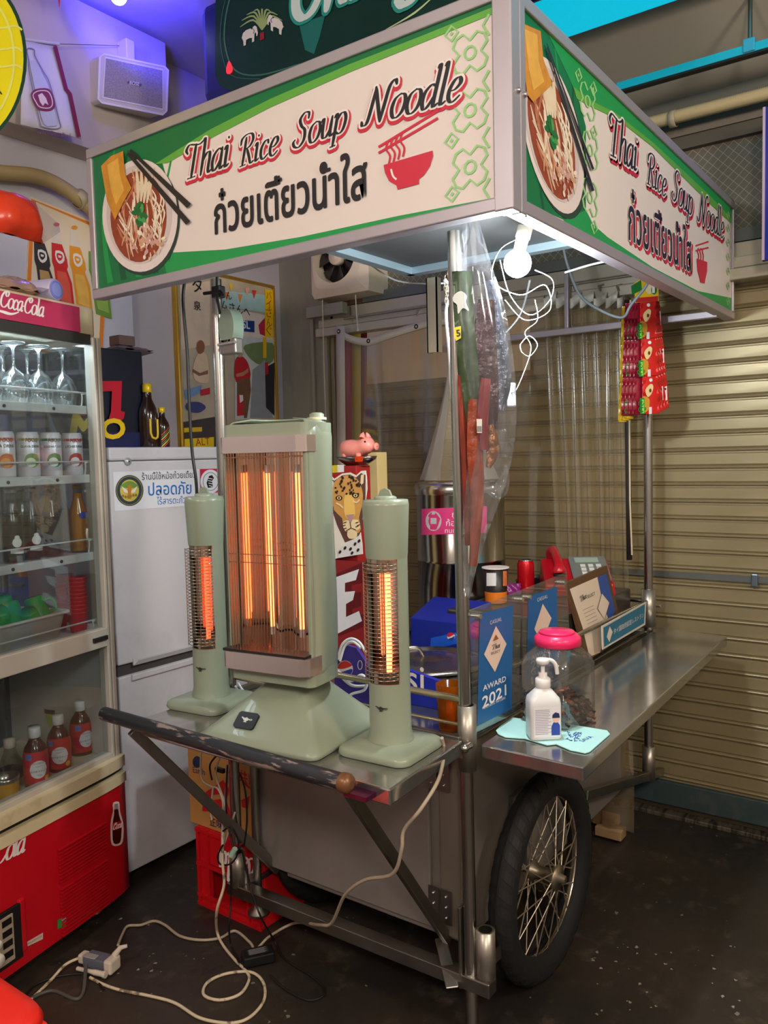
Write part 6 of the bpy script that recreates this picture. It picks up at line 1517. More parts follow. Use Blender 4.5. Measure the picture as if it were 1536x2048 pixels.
# stainless urn
u0 = V((2.66, 1.575, CZ)); ur = .165
urn = thing('steel_urn', 'tall stainless steel drinks urn with a lid and a pink Thai sticker', 'urn', u0)
st = streak((150, 146, 140), .16, 1, 'urn', (14, 14, .3), .25)
zt = at(870, 985, X=2.6).z; zl = at(870, 945, X=2.6).z
MB().lathe([(0, 0), (ur*1.02, 0), (ur*1.02, .12), (ur, .125), (ur, .30), (ur*1.012, .302), (ur*1.012, .308), (ur, .31), (ur, zt-CZ)], st, 48, u0).build('vessel', urn)
ld_ = MB().lathe([(ur*1.03, zt-CZ-.005), (ur*1.04, zt-CZ), (ur*1.04, zt-CZ+.03), (ur*.98, zt-CZ+.038), (ur*.5, zt-CZ+.055), (0, zt-CZ+.06)], m((196, 190, 180), .22, 1), 48, u0).build('lid', urn)
p = at(905, 1130, X=2.53)
MB().tube([p+V((.04, .03, .02)), p+V((-.0, 0, .02)), p+V((-.012, -.008, -.02)), p+V((-.012, -.008, -.04))], .010, m((190, 186, 178), .2, 1), 10).build('tap', urn)
MB().tube([p+V((-.0, 0, .02)), p+V((-.005, -.005, .05)), p+V((-.02, .01, .07)), p+V((-.01, .025, .05))], .006, m((24, 24, 24), .4), 8).build('tap_handle', urn)
def on_cyl(c, r_, x, y):
    d = ray(x, y); ox, oy = CP.x-c.x, CP.y-c.y
    a = d.x**2+d.y**2; b_ = ox*d.x+oy*d.y; k = (-b_-math.sqrt(max(0, b_*b_-a*(ox*ox+oy*oy-r_*r_))))/a
    return CP+d*k
pkk = m((214, 60, 120), .4, 0, .08, 30)
s = MB(); s.grid([[on_cyl(u0, ur*1.004, 843+(974-843)*i/14, 1018+(1012-1018)*i/14+j*(52+2*i/14)) for i in range(15)] for j in (0, 1)], pkk); stk = s.build('pink_sticker', urn)
s = MB(); 
s.poly([on_cyl(u0, ur*1.0075, 867+16*math.cos(t_), 1042+20*math.sin(t_)) for t_ in [2*math.pi*k/20 for k in range(20)]], m((196, 190, 186), .4))
s.poly([on_cyl(u0, ur*1.010, 867+10*math.cos(t_), 1042+13*math.sin(t_)) for t_ in [2*math.pi*k/20 for k in range(20)]], pkk)
for tx_, x_, y_, k_ in (('ถูก', 904, 1034, 15), ('ก้อน', 892, 1052, 17), ('ทนทาน', 890, 1066, 13)):
    vs, fs, q0, q1 = textgeo(tx_); s.add([on_cyl(u0, ur*1.009, x_+(x-q0)*k_, y_-y*k_) for x, y in vs], fs, wht)
s.grid([[on_cyl(u0, ur*1.0115, 861+i*4, 1036+j*12) for i in range(4)] for j in (0, 1)], m((196, 190, 186), .4))
s.build('sticker_print', stk, kind='stuff')
# mesh food cover over the urn
s = MB(); apex = at(903, 738, X=2.45); rows = []
for j in range(9):
    t_ = j/8; rows.append([apex.lerp(u0+V((0, 0, zt-CZ+.048)), t_)+V((math.cos(2*math.pi*k/28), math.sin(2*math.pi*k/28), 0))*(.012+.13*t_**1.2)*(1+.08*math.sin(k*2.3)) for k in range(28)])
s.grid(rows, film((236, 222, 190), .02, .6, .17, 'net'), True, True); s.build('mesh_food_cover', None, label='pale mesh food cover draped in a tall cone over the urn', cat='food cover')
# tall red box with leopard card, lettered board, dish and pig
XL = 2.12; A = Art((XL, 0, 0), (-1, 0, 0), .0006)
ya, yb = A.P(655, 1000).y, A.P(742, 1000).y
zE = A.P(700, 1122).z; zR = A.P(690, 932).z
bx = MB().box((XL+.022, A.P(704, 940).y, CZ), (XL+.10, ya+.02, zR), m((150, 26, 24), .5, 0, .08)).build('red_box', None, label='tall red box carrying the pig dish behind the leopard card', cat='box', bev=.003)
A.p = V((XL+.021, 0, 0)); A.poly(m((206, 180, 40), .4), [(664, 931), (675, 930), (675, 945), (665, 946)], 1); A.poly(m((226, 220, 214), .4), [(675, 930), (688, 930), (688, 944), (675, 945)], 1); A.flush('printed_windows', bx); A.p = V((XL, 0, 0))
eb = thing('lettered_board', 'dark red board with a big white letter E behind the heaters', 'sign board', (XL, (ya+yb)/2, CZ))
MB().box((XL, yb-.002, CZ), (XL+.02, ya+.03, zE), m((134, 28, 30), .45, 0, .06)).build('board', eb)
A.poly(m((96, 16, 20), .45), [(672, 1148), (732, 1122), (730, 1165), (703, 1170), (703, 1186), (722, 1184), (722, 1212), (704, 1218), (706, 1238), (734, 1225), (736, 1250), (670, 1275)], 1)
A.poly(m((216, 214, 216), .45), [(662, 1158), (718, 1138), (712, 1160), (690, 1166), (690, 1184), (710, 1182), (706, 1200), (692, 1208), (692, 1234), (718, 1222), (724, 1242), (674, 1268), (664, 1270)], 2); A.flush('letter', eb)
lp = thing('leopard_card', 'cut-out card of a leopard face above the lettered board', 'picture card', (XL, (ya+yb)/2, zE))
outl = [(655, 960), (662, 952), (668, 958), (684, 947), (700, 945), (712, 951), (722, 942), (731, 941), (733, 955), (734, 978), (731, 1000), (733, 1020), (724, 1040), (720, 1060), (724, 1090), (725, 1108), (655, 1120)]
MB().prism([A.P(x, y, 0) for x, y in outl], (.003, 0, 0), m((226, 216, 200), .5)).build('card', lp)
tan_ = m((206, 150, 76), .5, 0, .12, 30); blk = m((44, 26, 22), .5); pal = m((232, 206, 160), .5)
A.poly(m((92, 58, 50), .5), [(657, 960), (667, 960), (670, 1000), (664, 1020), (674, 1050), (690, 1085), (715, 1075), (724, 1060), (726, 1020), (731, 996), (731, 950), (722, 946), (712, 955), (700, 949), (684, 951), (668, 962)], 1)
A.poly(tan_, [(668, 965), (684, 953), (700, 951), (714, 958), (722, 972), (726, 990), (724, 1012), (718, 1036), (722, 1058), (712, 1068), (690, 1062), (684, 1036), (668, 1020), (666, 990)], 2, 2)
A.poly(m((232, 186, 96), .5), [(690, 990), (706, 988), (709, 1010), (710, 1030), (700, 1040), (690, 1032), (688, 1010)], 3, 2); A.poly(pal, [(686, 1044), (700, 1040), (716, 1040), (720, 1056), (708, 1062), (690, 1062)], 3, 2); A.poly(pal, [(694, 1066), (702, 1060), (714, 1064), (712, 1076), (698, 1077)], 3.5, 2)
A.poly(m((176, 140, 136), .5), [(692, 1030), (709, 1028), (703, 1044), (700, 1046)], 4); A.line(blk, [(700, 1044), (702, 1056), (712, 1060)], 1.6, 5); A.line(blk, [(702, 1056), (692, 1062)], 1.6, 5)
for ex, ey in ((678, 996), (711, 991)):
    A.ell(blk, (ex, ey), 7, 5, 4, 12); A.ell(m((226, 200, 130), .4), (ex, ey), 4.2, 3.4, 5, 12); A.ell(blk, (ex, ey), 1.8, 2, 6, 8); A.line(pal, [(ex-6, ey+10), (ex+2, ey+14), (ex+8, ey+20 if ex < 700 else ey+8)], 3, 4.5, 3)
A.poly(pal, [(722, 950), (728, 948), (727, 966), (720, 972)], 3)
rnd = random.Random(3)
for k in range(42):
    x = rnd.uniform(670, 722); y = rnd.uniform(953, 990); 
    if (x-697)**2/28**2+(y-985)**2/33**2 > 1: continue
    A.ell(blk, (x, y), rnd.uniform(1.4, 2.6), rnd.uniform(2, 4), 4+k*.02, 7, (x-697)*1.6)
for x, y in ((690, 1046), (688, 1052), (690, 1058), (714, 1046), (717, 1051), (714, 1054)): A.line(blk, [(x-3, y), (x+3, y-2)], 1.6, 5)
A.poly(m((214, 210, 208), .5), [(676, 1098), (690, 1090), (716, 1072), (724, 1090), (725, 1108), (676, 1116)], 2.5)
for x, y in ((680, 1104), (690, 1096), (701, 1098), (710, 1088), (718, 1082), (716, 1100), (704, 1106)): A.ell(blk, (x, y), 2.6, 4, 5, 8, 30)
A.flush('leopard_print', lp)
dz = zR+.001; pc_ = V((XL+.06, A.P(690, 900).y, dz))
dsh = thing('steel_dish', 'small oval steel dish with an orange band under the pink pig', 'dish', pc_)
MB().lathe([(.0, 0), (.035, 0), (.062, .02), (.066, .03), (.063, .03), (.055, .018), (0, .006)], m((150, 140, 130), .2, 1), 28, pc_, None, True, 0, 360, .72, 1.2).build('bowl', dsh)
MB().grid([[pc_+V((.72*.0645*math.cos(R(a_))*k, 1.2*.0645*math.sin(R(a_))*k, z)) for a_ in range(200, 228, 6)] for z, k in ((.012, .9), (.0298, 1.03))], m((206, 60, 20), .4)).build('orange_band', dsh)
# pink pig: one continuous body, legs, snout, ears
pg = thing('toy_pig', 'pink rubber toy pig standing in the steel dish', 'toy', pc_+V((0, 0, .018)))
pk_ = m((232, 140, 124), .4, 0, .05); b0 = pc_+V((0, .0, .055)); fw_ = V((0, -1, 0))
rows = []
for t_, r_, dz_ in ((-.062, .004, .004), (-.058, .018, .003), (-.045, .03, .002), (-.02, .034, 0), (.01, .033, 0), (.028, .03, .004), (.04, .031, .01), (.055, .029, .012), (.066, .021, .009), (.072, .013, .006), (.082, .0125, .006), (.084, .0135, .006), (.087, .0125, .006), (.0875, .002, .006)):
    rows.append([b0+fw_*t_+V((r_*math.cos(2*math.pi*k/18), 0, dz_+r_*.95*math.sin(2*math.pi*k/18))) for k in range(18)])
s = MB().grid(rows, pk_, True, True)
for x, y in ((-.018, -.036), (.018, -.036), (-.018, .022), (.018, .022)): s.tube([b0+V((x, -y, -.015)), b0+V((x, -y, -.037))], [.011, .008], pk_, 10)
s.build('body', pg)
for x in (-.018, .018):
    MB().lathe([(.002, .022), (.009, .012), (.011, 0)], pk_, 10, b0+V((x, -.038, .034)), Matrix.Rotation(R(25*(1 if x < 0 else -1)), 3, 'Y')).build('ear', pg)
    MB().ball(b0+V((x*1.35, -.056, .022)), .0038, m((20, 16, 16), .2), 8, 6).build('eye', pg)
# cream carton behind
p0 = A.P(716, 905); p1 = A.P(756, 1000)
MB().box((2.34, at(755, 950, X=2.34).y, CZ), (2.40, at(712, 950, X=2.34).y, at(735, 905, X=2.34).z), m((206, 180, 120), .6, 0, .08, 8)).build('cream_carton', None, label='tall cream carton with faint print behind the leopard card', cat='carton', bev=.002)
# flat aluminium pot lid on its pot, the pot sunk in the counter
lc = V((2.06, 1.33, CZ)); 
pot = thing('soup_pot', 'wide soup pot with a flat aluminium lid set in the counter', 'pot', lc)
MB().lathe([(.16, 0), (.165, .005), (.165, .07), (.158, .07)], m((120, 116, 110), .3, 1), 40, lc).build('pot_body', pot)
MB().lathe([(.172, .071), (.174, .076), (.15, .082), (.148, .079), (.11, .084), (.108, .081), (.06, .088), (0, .09)], streak((180, 176, 168), .26, 1, 'lid', (3, 3, 3), .15), 44, lc).build('lid', pot)
MB().tube(crom([lc+V((-.07, .06, .086)), lc+V((-.055, .05, .115)), lc+V((-.03, .03, .115)), lc+V((-.015, .02, .088))], 6), .006, m((176, 168, 156), .25, 1), 10).build('handle', pot)
# blue soda counter boxes
blu = m((24, 40, 140), .35, 0, .06); blu2 = m((26, 90, 200), .35, 0, .04)
A = Art(V((2.20, 0, 0)), (-1, 0, 0), .0006)
q0 = at(822, 1290, X=2.25); q1 = at(918, 1300, X=2.25)
pb = thing('soda_display_box', 'blue soda display box with a sloping top and globe logo before the urn', 'box', (2.3, (q0.y+q1.y)/2, CZ))
zt_ = at(870, 1235, X=2.25).z
s = MB().hexa([(2.25, q1.y-.04, CZ), (2.40, q1.y-.04, CZ), (2.40, q0.y, CZ), (2.25, q0.y, CZ)], [(2.25, q1.y-.04, zt_-.01), (2.40, q1.y-.04, zt_+.04), (2.40, q0.y, zt_+.04), (2.25, q0.y, zt_-.01)], blu); s.build('carton', pb, bev=.003)
A.p = V((2.25, 0, 0)); A.poly(blu2, [(860, 1300), (925, 1285), (925, 1262), (862, 1276)], 1); A.ell(wht, (902, 1273), 8, 8, 2, 18); A.poly(m((206, 30, 50), .4), [(894, 1272), (897, 1266), (903, 1265), (909, 1268), (904, 1271), (898, 1274)], 3, 2); A.poly(m((20, 60, 160), .4), [(896, 1278), (904, 1275), (909, 1272), (908, 1278), (902, 1281)], 3, 2); A.text('เป๊ปซี่', wht, (914, 1276), (936, 1270), 3); A.flush('printed_front', pb)
sib = thing('soda_tray', 'deep blue soda tray box lettered in white beside the amber cup', 'box', (1.9, 1.26, CZ))
y0 = at(818, 1400, X=1.86).y; y1 = at(908, 1420, X=1.86).y; zt_ = at(822, 1332, X=1.86).z; zt2 = at(900, 1372, X=1.86).z
s = MB().hexa([(1.86, y1, CZ), (1.875, y1, CZ), (1.875, y0+.14, CZ), (1.86, y0+.14, CZ)], [(1.86, y1, zt2), (1.875, y1, zt2), (1.875, y0+.14, zt_+.01), (1.86, y0+.14, zt_+.01)], m((28, 44, 160), .35, 0, .05)); s.build('front_wall', sib)
MB().box((1.875, y1, CZ), (1.89, y1+.01, zt2-.01), blu).box((1.875, y0+.13, CZ), (1.89, y0+.14, zt2-.01), blu).build('side_wall', sib)
A.p = V((1.86, 0, 0)); A.text('pepsi', wht, (722, 1362), (848, 1386), 2, offset=.005); A.ell(wht, (860, 1385), 5, 5, 1, 14); A.ell(m((28, 44, 160), .35), (860, 1385), 4, 4, 2, 14); A.flush('lettering', sib)
# violet soda tray with globe logo left of the bright heater
vt = thing('soda_tray', 'violet soda tray with a red white and blue globe behind the heaters', 'tray', (1.80, 1.5, CZ))
y0 = at(668, 1330, X=1.80).y; y1 = at(738, 1330, X=1.80).y
pts = [(668, 1302), (690, 1290), (712, 1296), (728, 1320), (738, 1335), (738, 1400), (668, 1388)]
A.p = V((1.80, 0, 0)); MB().prism([A.P(x, y, 0) for x, y in pts[:-2]]+[V((1.80, y1, CZ)), V((1.80, y0, CZ))], (.012, 0, 0), m((70, 56, 150), .4, 0, .05)).build('front_wall', vt)
MB().box((1.812, y1, CZ), (1.85, y1+.01, CZ+.08), m((60, 48, 130), .4)).build('side_wall', vt)
A.ell(wht, (690, 1338), 16, 17, 1, 20); A.poly(m((206, 50, 40), .4), [(675, 1336), (680, 1326), (692, 1322), (704, 1330), (696, 1335), (684, 1338)], 2, 3); A.poly(m((40, 60, 160), .4), [(678, 1346), (690, 1342), (704, 1338), (702, 1348), (692, 1354), (683, 1352)], 2, 3); A.line(wht, [(720+4.5*math.cos(a_), 1330+9*math.sin(a_)) for a_ in [2*math.pi*k/12 for k in range(12)]], 1.6, 2, 0, True); A.flush('globe_logo', vt)
wires([[(676, 1318), (684, 1290), (700, 1278), (718, 1284), (732, 1306)], [(680, 1322), (690, 1292), (706, 1284), (722, 1296)], [(674, 1340), (700, 1362), (722, 1350), (734, 1362), (728, 1380), (704, 1388), (690, 1400)], [(676, 1346), (702, 1370), (732, 1372)]], 1.755, .0042, wf_, 'white_heater_cord', 'bundled white heater cord lying on the counter rail', 'cable', .008)
wires([[(470, 1372), (480, 1386), (500, 1394), (525, 1392)], [(476, 1366), (490, 1384), (515, 1390)]], 1.64, .0035, wf_, 'white_heater_cord', 'white heater cord curled behind the left tower heater', 'cable', .006)
# amber cup by the post
c0 = V((1.742, 1.072, CZ)); 
t = thing('amber_cup', 'amber translucent plastic cup standing beside the front post', 'cup', c0)
MB().lathe([(0, 0), (.028, 0), (.03, .004), (.036, .118), (.034, .118), (.028, .006), (0, .006)], m((214, 110, 10), .12, 0, 0, trans=.75, ior=1.2), 26, c0).build('cup_body', t)
MB().lathe([(0, .006), (.0275, .006), (.030, .05), (0, .055)], m((196, 90, 10), .3, 0, .2), 20, c0).build('contents', t)
# cup noodle, can, packet, pan, red telephone on the raised box
RZ = .9395
c0 = at(992, 1205, Z=RZ)
t = thing('cup_noodle', 'black and orange cup noodle tub beside the urn', 'noodle cup', c0); k_ = (at(1017, 1150, X=c0.x)-at(967, 1150, X=c0.x)).length/2*.92
hh = at(992, 1134, X=c0.x).z-RZ
MB().lathe([(0, 0), (k_*.8, 0), (k_*.82, .002), (k_*.98, hh*.97), (0, hh*.97)], m((34, 28, 26), .4), 30, c0).build('tub', t)
MB().lathe([(k_*1.0, hh*.965), (k_*1.06, hh*.97), (k_*1.06, hh*1.0), (k_*1.0, hh), (0, hh)], m((220, 206, 196), .5), 30, c0).build('lid', t)
MB().lathe([(k_*.825, hh*.02), (k_*.875, hh*.33)], m((226, 120, 30), .4), 30, c0).build('orange_band', t)
s = MB(); s.grid([[on_cyl(c0, k_*.985, 973+i*3.2, 1146+j*26) for i in range(7)] for j in (0, 1)], m((220, 216, 210), .5)); s.grid([[on_cyl(c0, k_*.99, 1006+i*2, 1142+j*30) for i in range(5)] for j in (0, 1)], m((206, 110, 60), .5, 0, .4, 60)); s.build('label_panels', t, kind='stuff')
c0 = at(1052, 1186, Z=RZ); hh = at(1052, 1119, X=c0.x).z-RZ
t = thing('cola_can', 'red aluminium drink can standing on the raised steel box', 'can', c0)
MB().lathe([(0, 0), (.022, 0), (.029, .008), (.0305, .014), (.0305, hh-.016), (.026, hh-.004)], m((196, 16, 28), .25, .4, .04), 30, c0).build('can_body', t)
MB().lathe([(.026, hh-.004), (.0265, hh), (.024, hh), (.023, hh-.004), (0, hh-.003)], m((190, 186, 180), .2, 1), 26, c0).ball(c0+V((0, 0, hh)), .008, m((170, 166, 160), .2, 1), 10, 6, (1, 1.4, .2)).build('can_top', t)
q = at(1026, 1190, Z=RZ)
pillow('purple_packet', 'small glossy purple packet leaning beside the red can', 'packet', q+V((0, 0, .022)), .028, .02, .006, m((130, 30, 110), .25, 0, .15, 20, .2), bagfilm, Matrix.Rotation(R(-55), 4, 'Z') @ rxm(75))
q = at(1078, 1178, Z=RZ)+V((0, .035, 0))
t = thing('black_pan', 'small black pan behind the acrylic award panels', 'pan', q)
MB().lathe([(0, 0), (.045, 0), (.055, .03), (.057, .032), (.053, .032), (.044, .004), (0, .004)], m((26, 25, 25), .3, .3), 28, q).build('pan_body', t)
MB().tube([q+V((.05, 0, .028)), q+V((.09, .0, .034))], .006, m((26, 25, 25), .4), 8).build('handle', t)
# telephone
tp = thing('red_telephone', 'red public telephone with a grey keypad on the raised steel box', 'telephone', (2.78, 1.165, RZ), R(-58), local=True)
rd = m((176, 14, 30), .3, 0, .06, coat=.3); gr = m((110, 112, 108), .4)
s = MB().hexa([(-.125, -.085, 0), (.125, -.085, 0), (.125, .085, 0), (-.125, .085, 0)], [(-.12, -.08, .045), (.12, -.08, .045), (.12, .075, .12), (-.12, .075, .12)], rd); s.build('body', tp, local=True, bev=.008)
n_ = V((0, -.075, .155)).normalized(); nn_ = V((0, -.4359, .9)).normalized()
def tpp(u, v_, h_): return V((u, -.08+.155*v_, .045+.075*v_))+nn_*h_
o = MB().prism([tpp(-.02, .06, .002), tpp(.112, .06, .002), tpp(.112, .96, .002), tpp(-.02, .96, .002)], nn_*.006, gr).build('keypad_panel', tp, local=True)
MB().prism([tpp(.0, .72, .0085), tpp(.085, .72, .0085), tpp(.085, .9, .0085), tpp(.0, .9, .0085)], nn_*.002, m((150, 166, 150), .3)).build('display', o, local=True)
for i in range(4):
    for j in range(3): MB().prism([tpp(.015+j*.028, .12+i*.14, .0085), tpp(.033+j*.028, .12+i*.14, .0085), tpp(.033+j*.028, .21+i*.14, .0085), tpp(.015+j*.028, .21+i*.14, .0085)], nn_*.004, m((206, 204, 196), .4)).build('key', o, local=True)
h_ = MB(); hp = crom([(-.075, -.10, .085), (-.075, -.085, .115), (-.075, -.03, .138), (-.075, .04, .15), (-.075, .075, .14), (-.075, .09, .118)], 5)
h_.tube(hp, [.022, .024, .024, .022, .018, .016, .015, .015, .015, .015, .015, .015, .015, .016, .016, .017, .018, .02, .022, .023, .024, .024, .024, .023, .022, .022][:len(hp)], rd, 14); h_.build('handset', tp, local=True)
MB().lathe([(0, -.012), (.022, -.01), (.024, 0)], m((40, 36, 36), .4), 16, (-.075, -.102, .088)).build('mouthpiece', tp, local=True)
MB().tube(crom([(-.075, -.1, .07), (-.10, -.12, .04), (-.12, -.11, .012), (-.10, -.09, .006)], 6), .003, m((40, 40, 40), .5), 6).build('cord', tp, local=True)
# ---------------------------------------------------------------- acrylic award panels fixed along the side of the cart
YA = .972
acr = film((236, 240, 238), .03, .03, .03, 'acrylic', .22)
c5 = lambda x, y: (900+x/3.2, 980+y/3.2)
bl = m((30, 92, 150), .4, 0, .04)
def award(name, label, corners, poster, txt, y_):
    A = Art((0, y_, 0), (0, -1, 0), .0008)
    t = thing(name, label, 'award panel', A.P(*corners[3]))
    MB().prism([A.P(x, y, 0) for x, y in corners], (0, .004, 0), acr).build('acrylic_sheet', t)
    A.poly(bl, poster, 1); o = A.flush('poster', t)
    return t, A
cs_ = [c5(128, 772), c5(458, 642), c5(440, 1420), c5(160, 1556)]
t, A = award('acrylic_award', 'clear acrylic panel with a blue award poster dated 2021 beside the front post', cs_, [c5(192, 790), c5(404, 738), c5(394, 1400), c5(174, 1512)], None, YA)
A.text('CASUAL', wht, c5(258, 862), c5(330, 836), 2, space=1.3); A.poly(m((226, 196, 176), .45), [c5(294, 870), c5(362, 985), c5(288, 1165), c5(218, 1052)], 2)
A.poly(m((150, 90, 40), .45), [c5(294, 925), c5(312, 952), c5(275, 968)], 3); A.pen('Thai', ink, c5(268, 1025), c5(320, 1006), 3, thick=.2, thin=.08, sy=.5); A.text('SELECT', ink, c5(262, 1056), c5(322, 1036), 3, sy=.6)
A.text('AWARD', wht, c5(212, 1288), c5(358, 1222), 2, offset=.012, sy=.6); A.text('2021', wht, c5(208, 1398), c5(360, 1310), 2, offset=.012, sy=.56); A.text('THE AUTHENTIC THAI CUISINE', wht, c5(206, 1408), c5(355, 1336), 2)
A.flush('poster_print', t)
for x, y in ((165, 806), (438, 698)):
    p = A.P(*c5(x, y)); MB().tube([p+V((0, -.014, 0)), p+V((0, .01, 0))], .006, m((214, 206, 190), .2, .9), 12).build('standoff', t)
cs_ = [c5(464, 640), c5(748, 528), c5(770, 1060), c5(470, 1260)]
t, A = award('acrylic_award', 'clear acrylic panel with a blue award poster behind the candy jar', cs_, [c5(500, 682), c5(684, 618), c5(690, 1090), c5(490, 1230)], None, YA+.006)
A.text('CASUAL', wht, c5(560, 716), c5(624, 690), 2, space=1.3); A.poly(m((226, 196, 176), .45), [c5(594, 728), c5(650, 820), c5(590, 980), c5(540, 890)], 2); A.text('AWARD', wht, c5(520, 1092), c5(640, 1030), 2, offset=.012, sy=.6); A.text('2021', wht, c5(520, 1160), c5(640, 1090), 2, offset=.012, sy=.56); A.flush('poster_print', t)
for x, y in ((488, 684), (708, 590)):
    p = A.P(*c5(x, y)); MB().tube([p+V((0, -.014, 0)), p+V((0, .01, 0))], .006, m((214, 206, 190), .2, .9), 12).build('standoff', t)
# certificate in a wooden frame leaning behind the rail
A = Art(V((2.5, 1.012, .9)), V((0, -1, .12)), .0008)
t = thing('framed_certificate', 'award certificate in a brown wooden frame leaning on the rail', 'certificate', A.P(*c5(930, 1080)))
fr_o = [c5(752, 592), c5(1004, 484), c5(1080, 790), c5(1010, 1010), c5(880, 1092), c5(830, 900)]
MB().prism([A.P(x, y, 0) for x, y in fr_o], -A.n*.012, m((96, 66, 40), .45, 0, .2, 20)).build('frame', t, bev=.003)
A.poly(m((222, 200, 176), .5, 0, .03), [c5(766, 634), c5(944, 556), c5(1040, 770), c5(960, 1040), c5(892, 1068), c5(848, 880)], 1); A.poly(m((50, 80, 150), .45), [c5(944, 556), c5(1000, 534), c5(1058, 770), c5(1020, 850), c5(965, 660)], 2); A.poly(m((226, 206, 186), .45), [c5(972, 660), c5(1022, 720), c5(990, 830), c5(945, 760)], 3)
A.line(m((60, 56, 60), .5), [c5(972, 660), c5(1022, 720), c5(990, 830), c5(945, 760)], 1, 4, 0, True)
A.pen('Thai', ink, c5(835, 718), c5(875, 690), 4, thick=.2, thin=.08, sy=.55); A.text('SELECT', ink, c5(880, 694), c5(930, 670), 4, sy=.7)
for k in range(6): A.line(m((150, 136, 120), .5), [c5(850+k*8, 770+k*22), c5(920+k*6, 738+k*22)], 1, 4)
A.flush('certificate_print', t)
# blue Japanese sign on clear backing
A = Art((0, .962, 0), (0, -1, 0), .0008)
t = thing('blue_sign_plate', 'blue plate with white Japanese lettering beside the far right post', 'sign plate', A.P(*c5(1100, 960)))
MB().prism([A.P(*c5(x, y), 0) for x, y in ((973, 872), (1256, 716), (1250, 862), (978, 1022))], (0, .003, 0), m((214, 206, 190), .4)).build('plate', t)
A.poly(m((34, 110, 140), .4), [c5(984, 880), c5(1248, 730), c5(1243, 852), c5(988, 1004)], 2); A.flush('blue_face', t)
A.poly(m((226, 206, 186), .45), [c5(1022, 872), c5(1041, 908), c5(1020, 974), c5(1003, 938)], 3); A.text('タイ国政府認定レストラン', wht, c5(1048, 922), c5(1240, 812), 3, offset=.0, sy=.8); A.flush('lettering', t)
# ---------------------------------------------------------------- side shelf: mat, sanitiser, candy jar
SHZ = lambda x: .744+(x-1.70)*(.035/1.35)+.0008
def onshelf(px_, py_):
    p = at(px_, py_, Z=.75)
    for _ in range(4): p = at(px_, py_, Z=SHZ(p.x))
    return p
mat_px = [(992, 1463), (1000, 1454), (1025, 1437), (1060, 1442), (1130, 1449), (1214, 1463), (1220, 1470), (1180, 1505), (1170, 1508), (1140, 1502), (1112, 1490), (1094, 1492), (1050, 1479), (1010, 1476), (996, 1470)]
mp = [onshelf(x, y)+V((0, 0, .001)) for x, y in mat_px]
tm = thing('paper_mat', 'pale cyan paper mat printed in blue under the sanitiser bottle', 'mat', mp[0])
MB().prism(mp, (0, 0, .002), m((176, 222, 216), .6, 0, .03)).build('sheet', tm)
A = Art(V((1.8, .8, SHZ(1.76)+.0035)), V((-.026, 0, 1)), .0006); nb = m((40, 70, 150), .5)
rnd = random.Random(9)
for k in range(26):
    x, y = 1150+rnd.uniform(-16, 14), 1474+rnd.uniform(-9, 8); A.line(nb, [(x, y), (x+rnd.uniform(-5, 5), y+rnd.uniform(-4, 4)), (x+rnd.uniform(-6, 6), y+rnd.uniform(-4, 4))], 1.5, 1)
A.text('SAVA', nb, (1166, 1484), (1188, 1474), 1, offset=.02); A.flush('blue_print', tm)
# sanitiser
p0 = onshelf(1087, 1476)+V((0, 0, .0042))
sn = thing('sanitiser_bottle', 'white pump sanitiser bottle standing on the cyan mat', 'pump bottle', p0, R(-50), local=True)
wp = m((226, 220, 214), .35, 0, .02)
def sq(z, w_, d_, r_): return rsq(w_, d_, z, r_, 6)
rows = [sq(0, .036, .026, .008), sq(.004, .039, .029, .01), sq(.086, .039, .029, .01), sq(.10, .037, .027, .012), sq(.118, .022, .018, .014), sq(.124, .0165, .0165, .016), sq(.13, .0165, .0165, .016)]
s = MB().grid(rows, m((214, 212, 210), .3, 0, .02), True, True); s.poly(rows[0][::-1], wp); s.poly(rows[-1], wp); s.build('bottle_body', sn, local=True)
MB().lathe([(.017, .124), (.0185, .126), (.0185, .145), (.014, .149), (.0105, .151), (.0105, .16), (0, .16)], wp, 24).build('collar', sn, local=True)
s = MB().tube([(0, 0, .158), (0, 0, .182)], .0052, wp, 12); s.lathe([(0, .196), (.015, .195), (.0165, .19), (.0145, .182), (0, .18)], wp, 20); s.tube(crom([(0, 0, .19), (.02, 0, .19), (.032, 0, .178), (.036, 0, .155)], 5), .005, wp, 10); s.build('pump_head', sn, local=True)
def lab(x0, x1, z0, z1, mt, h_=.0293): return MB().poly([V((x0, -h_, z0)), V((x1, -h_, z0)), V((x1, -h_, z1)), V((x0, -h_, z1))], mt)
o = lab(-.031, .034, .008, .082, m((226, 222, 226), .45)).build('label', sn, local=True)
s = MB(); tg = m((130, 126, 150), .5)
for k in range(15): s.poly([V((-.028, -.0297, .0745-k*.0042)), V((.008+.004*math.sin(k*3), -.0297, .0745-k*.0042)), V((.008+.004*math.sin(k*3), -.0297, .0757-k*.0042)), V((-.028, -.0297, .0757-k*.0042))], tg)
s.build('label_text', o, local=True)
s = MB(); s.poly([V((x, -.0299, z)) for x, z in ((.012, .012), (.033, .012), (.033, .036), (.028, .044), (.017, .044), (.012, .034))], m((40, 70, 160), .5)); s.poly([V((.0235+.008*math.cos(t_), -.0302, .052+.009*math.sin(t_))) for t_ in [2*math.pi*k/14 for k in range(14)]], m((232, 190, 166), .5)); s.poly([V((x, -.0305, z)) for x, z in ((.014, .055), (.033, .055), (.031, .066), (.022, .069), (.015, .063))], m((30, 40, 80), .5)); s.build('label_picture', o, local=True)
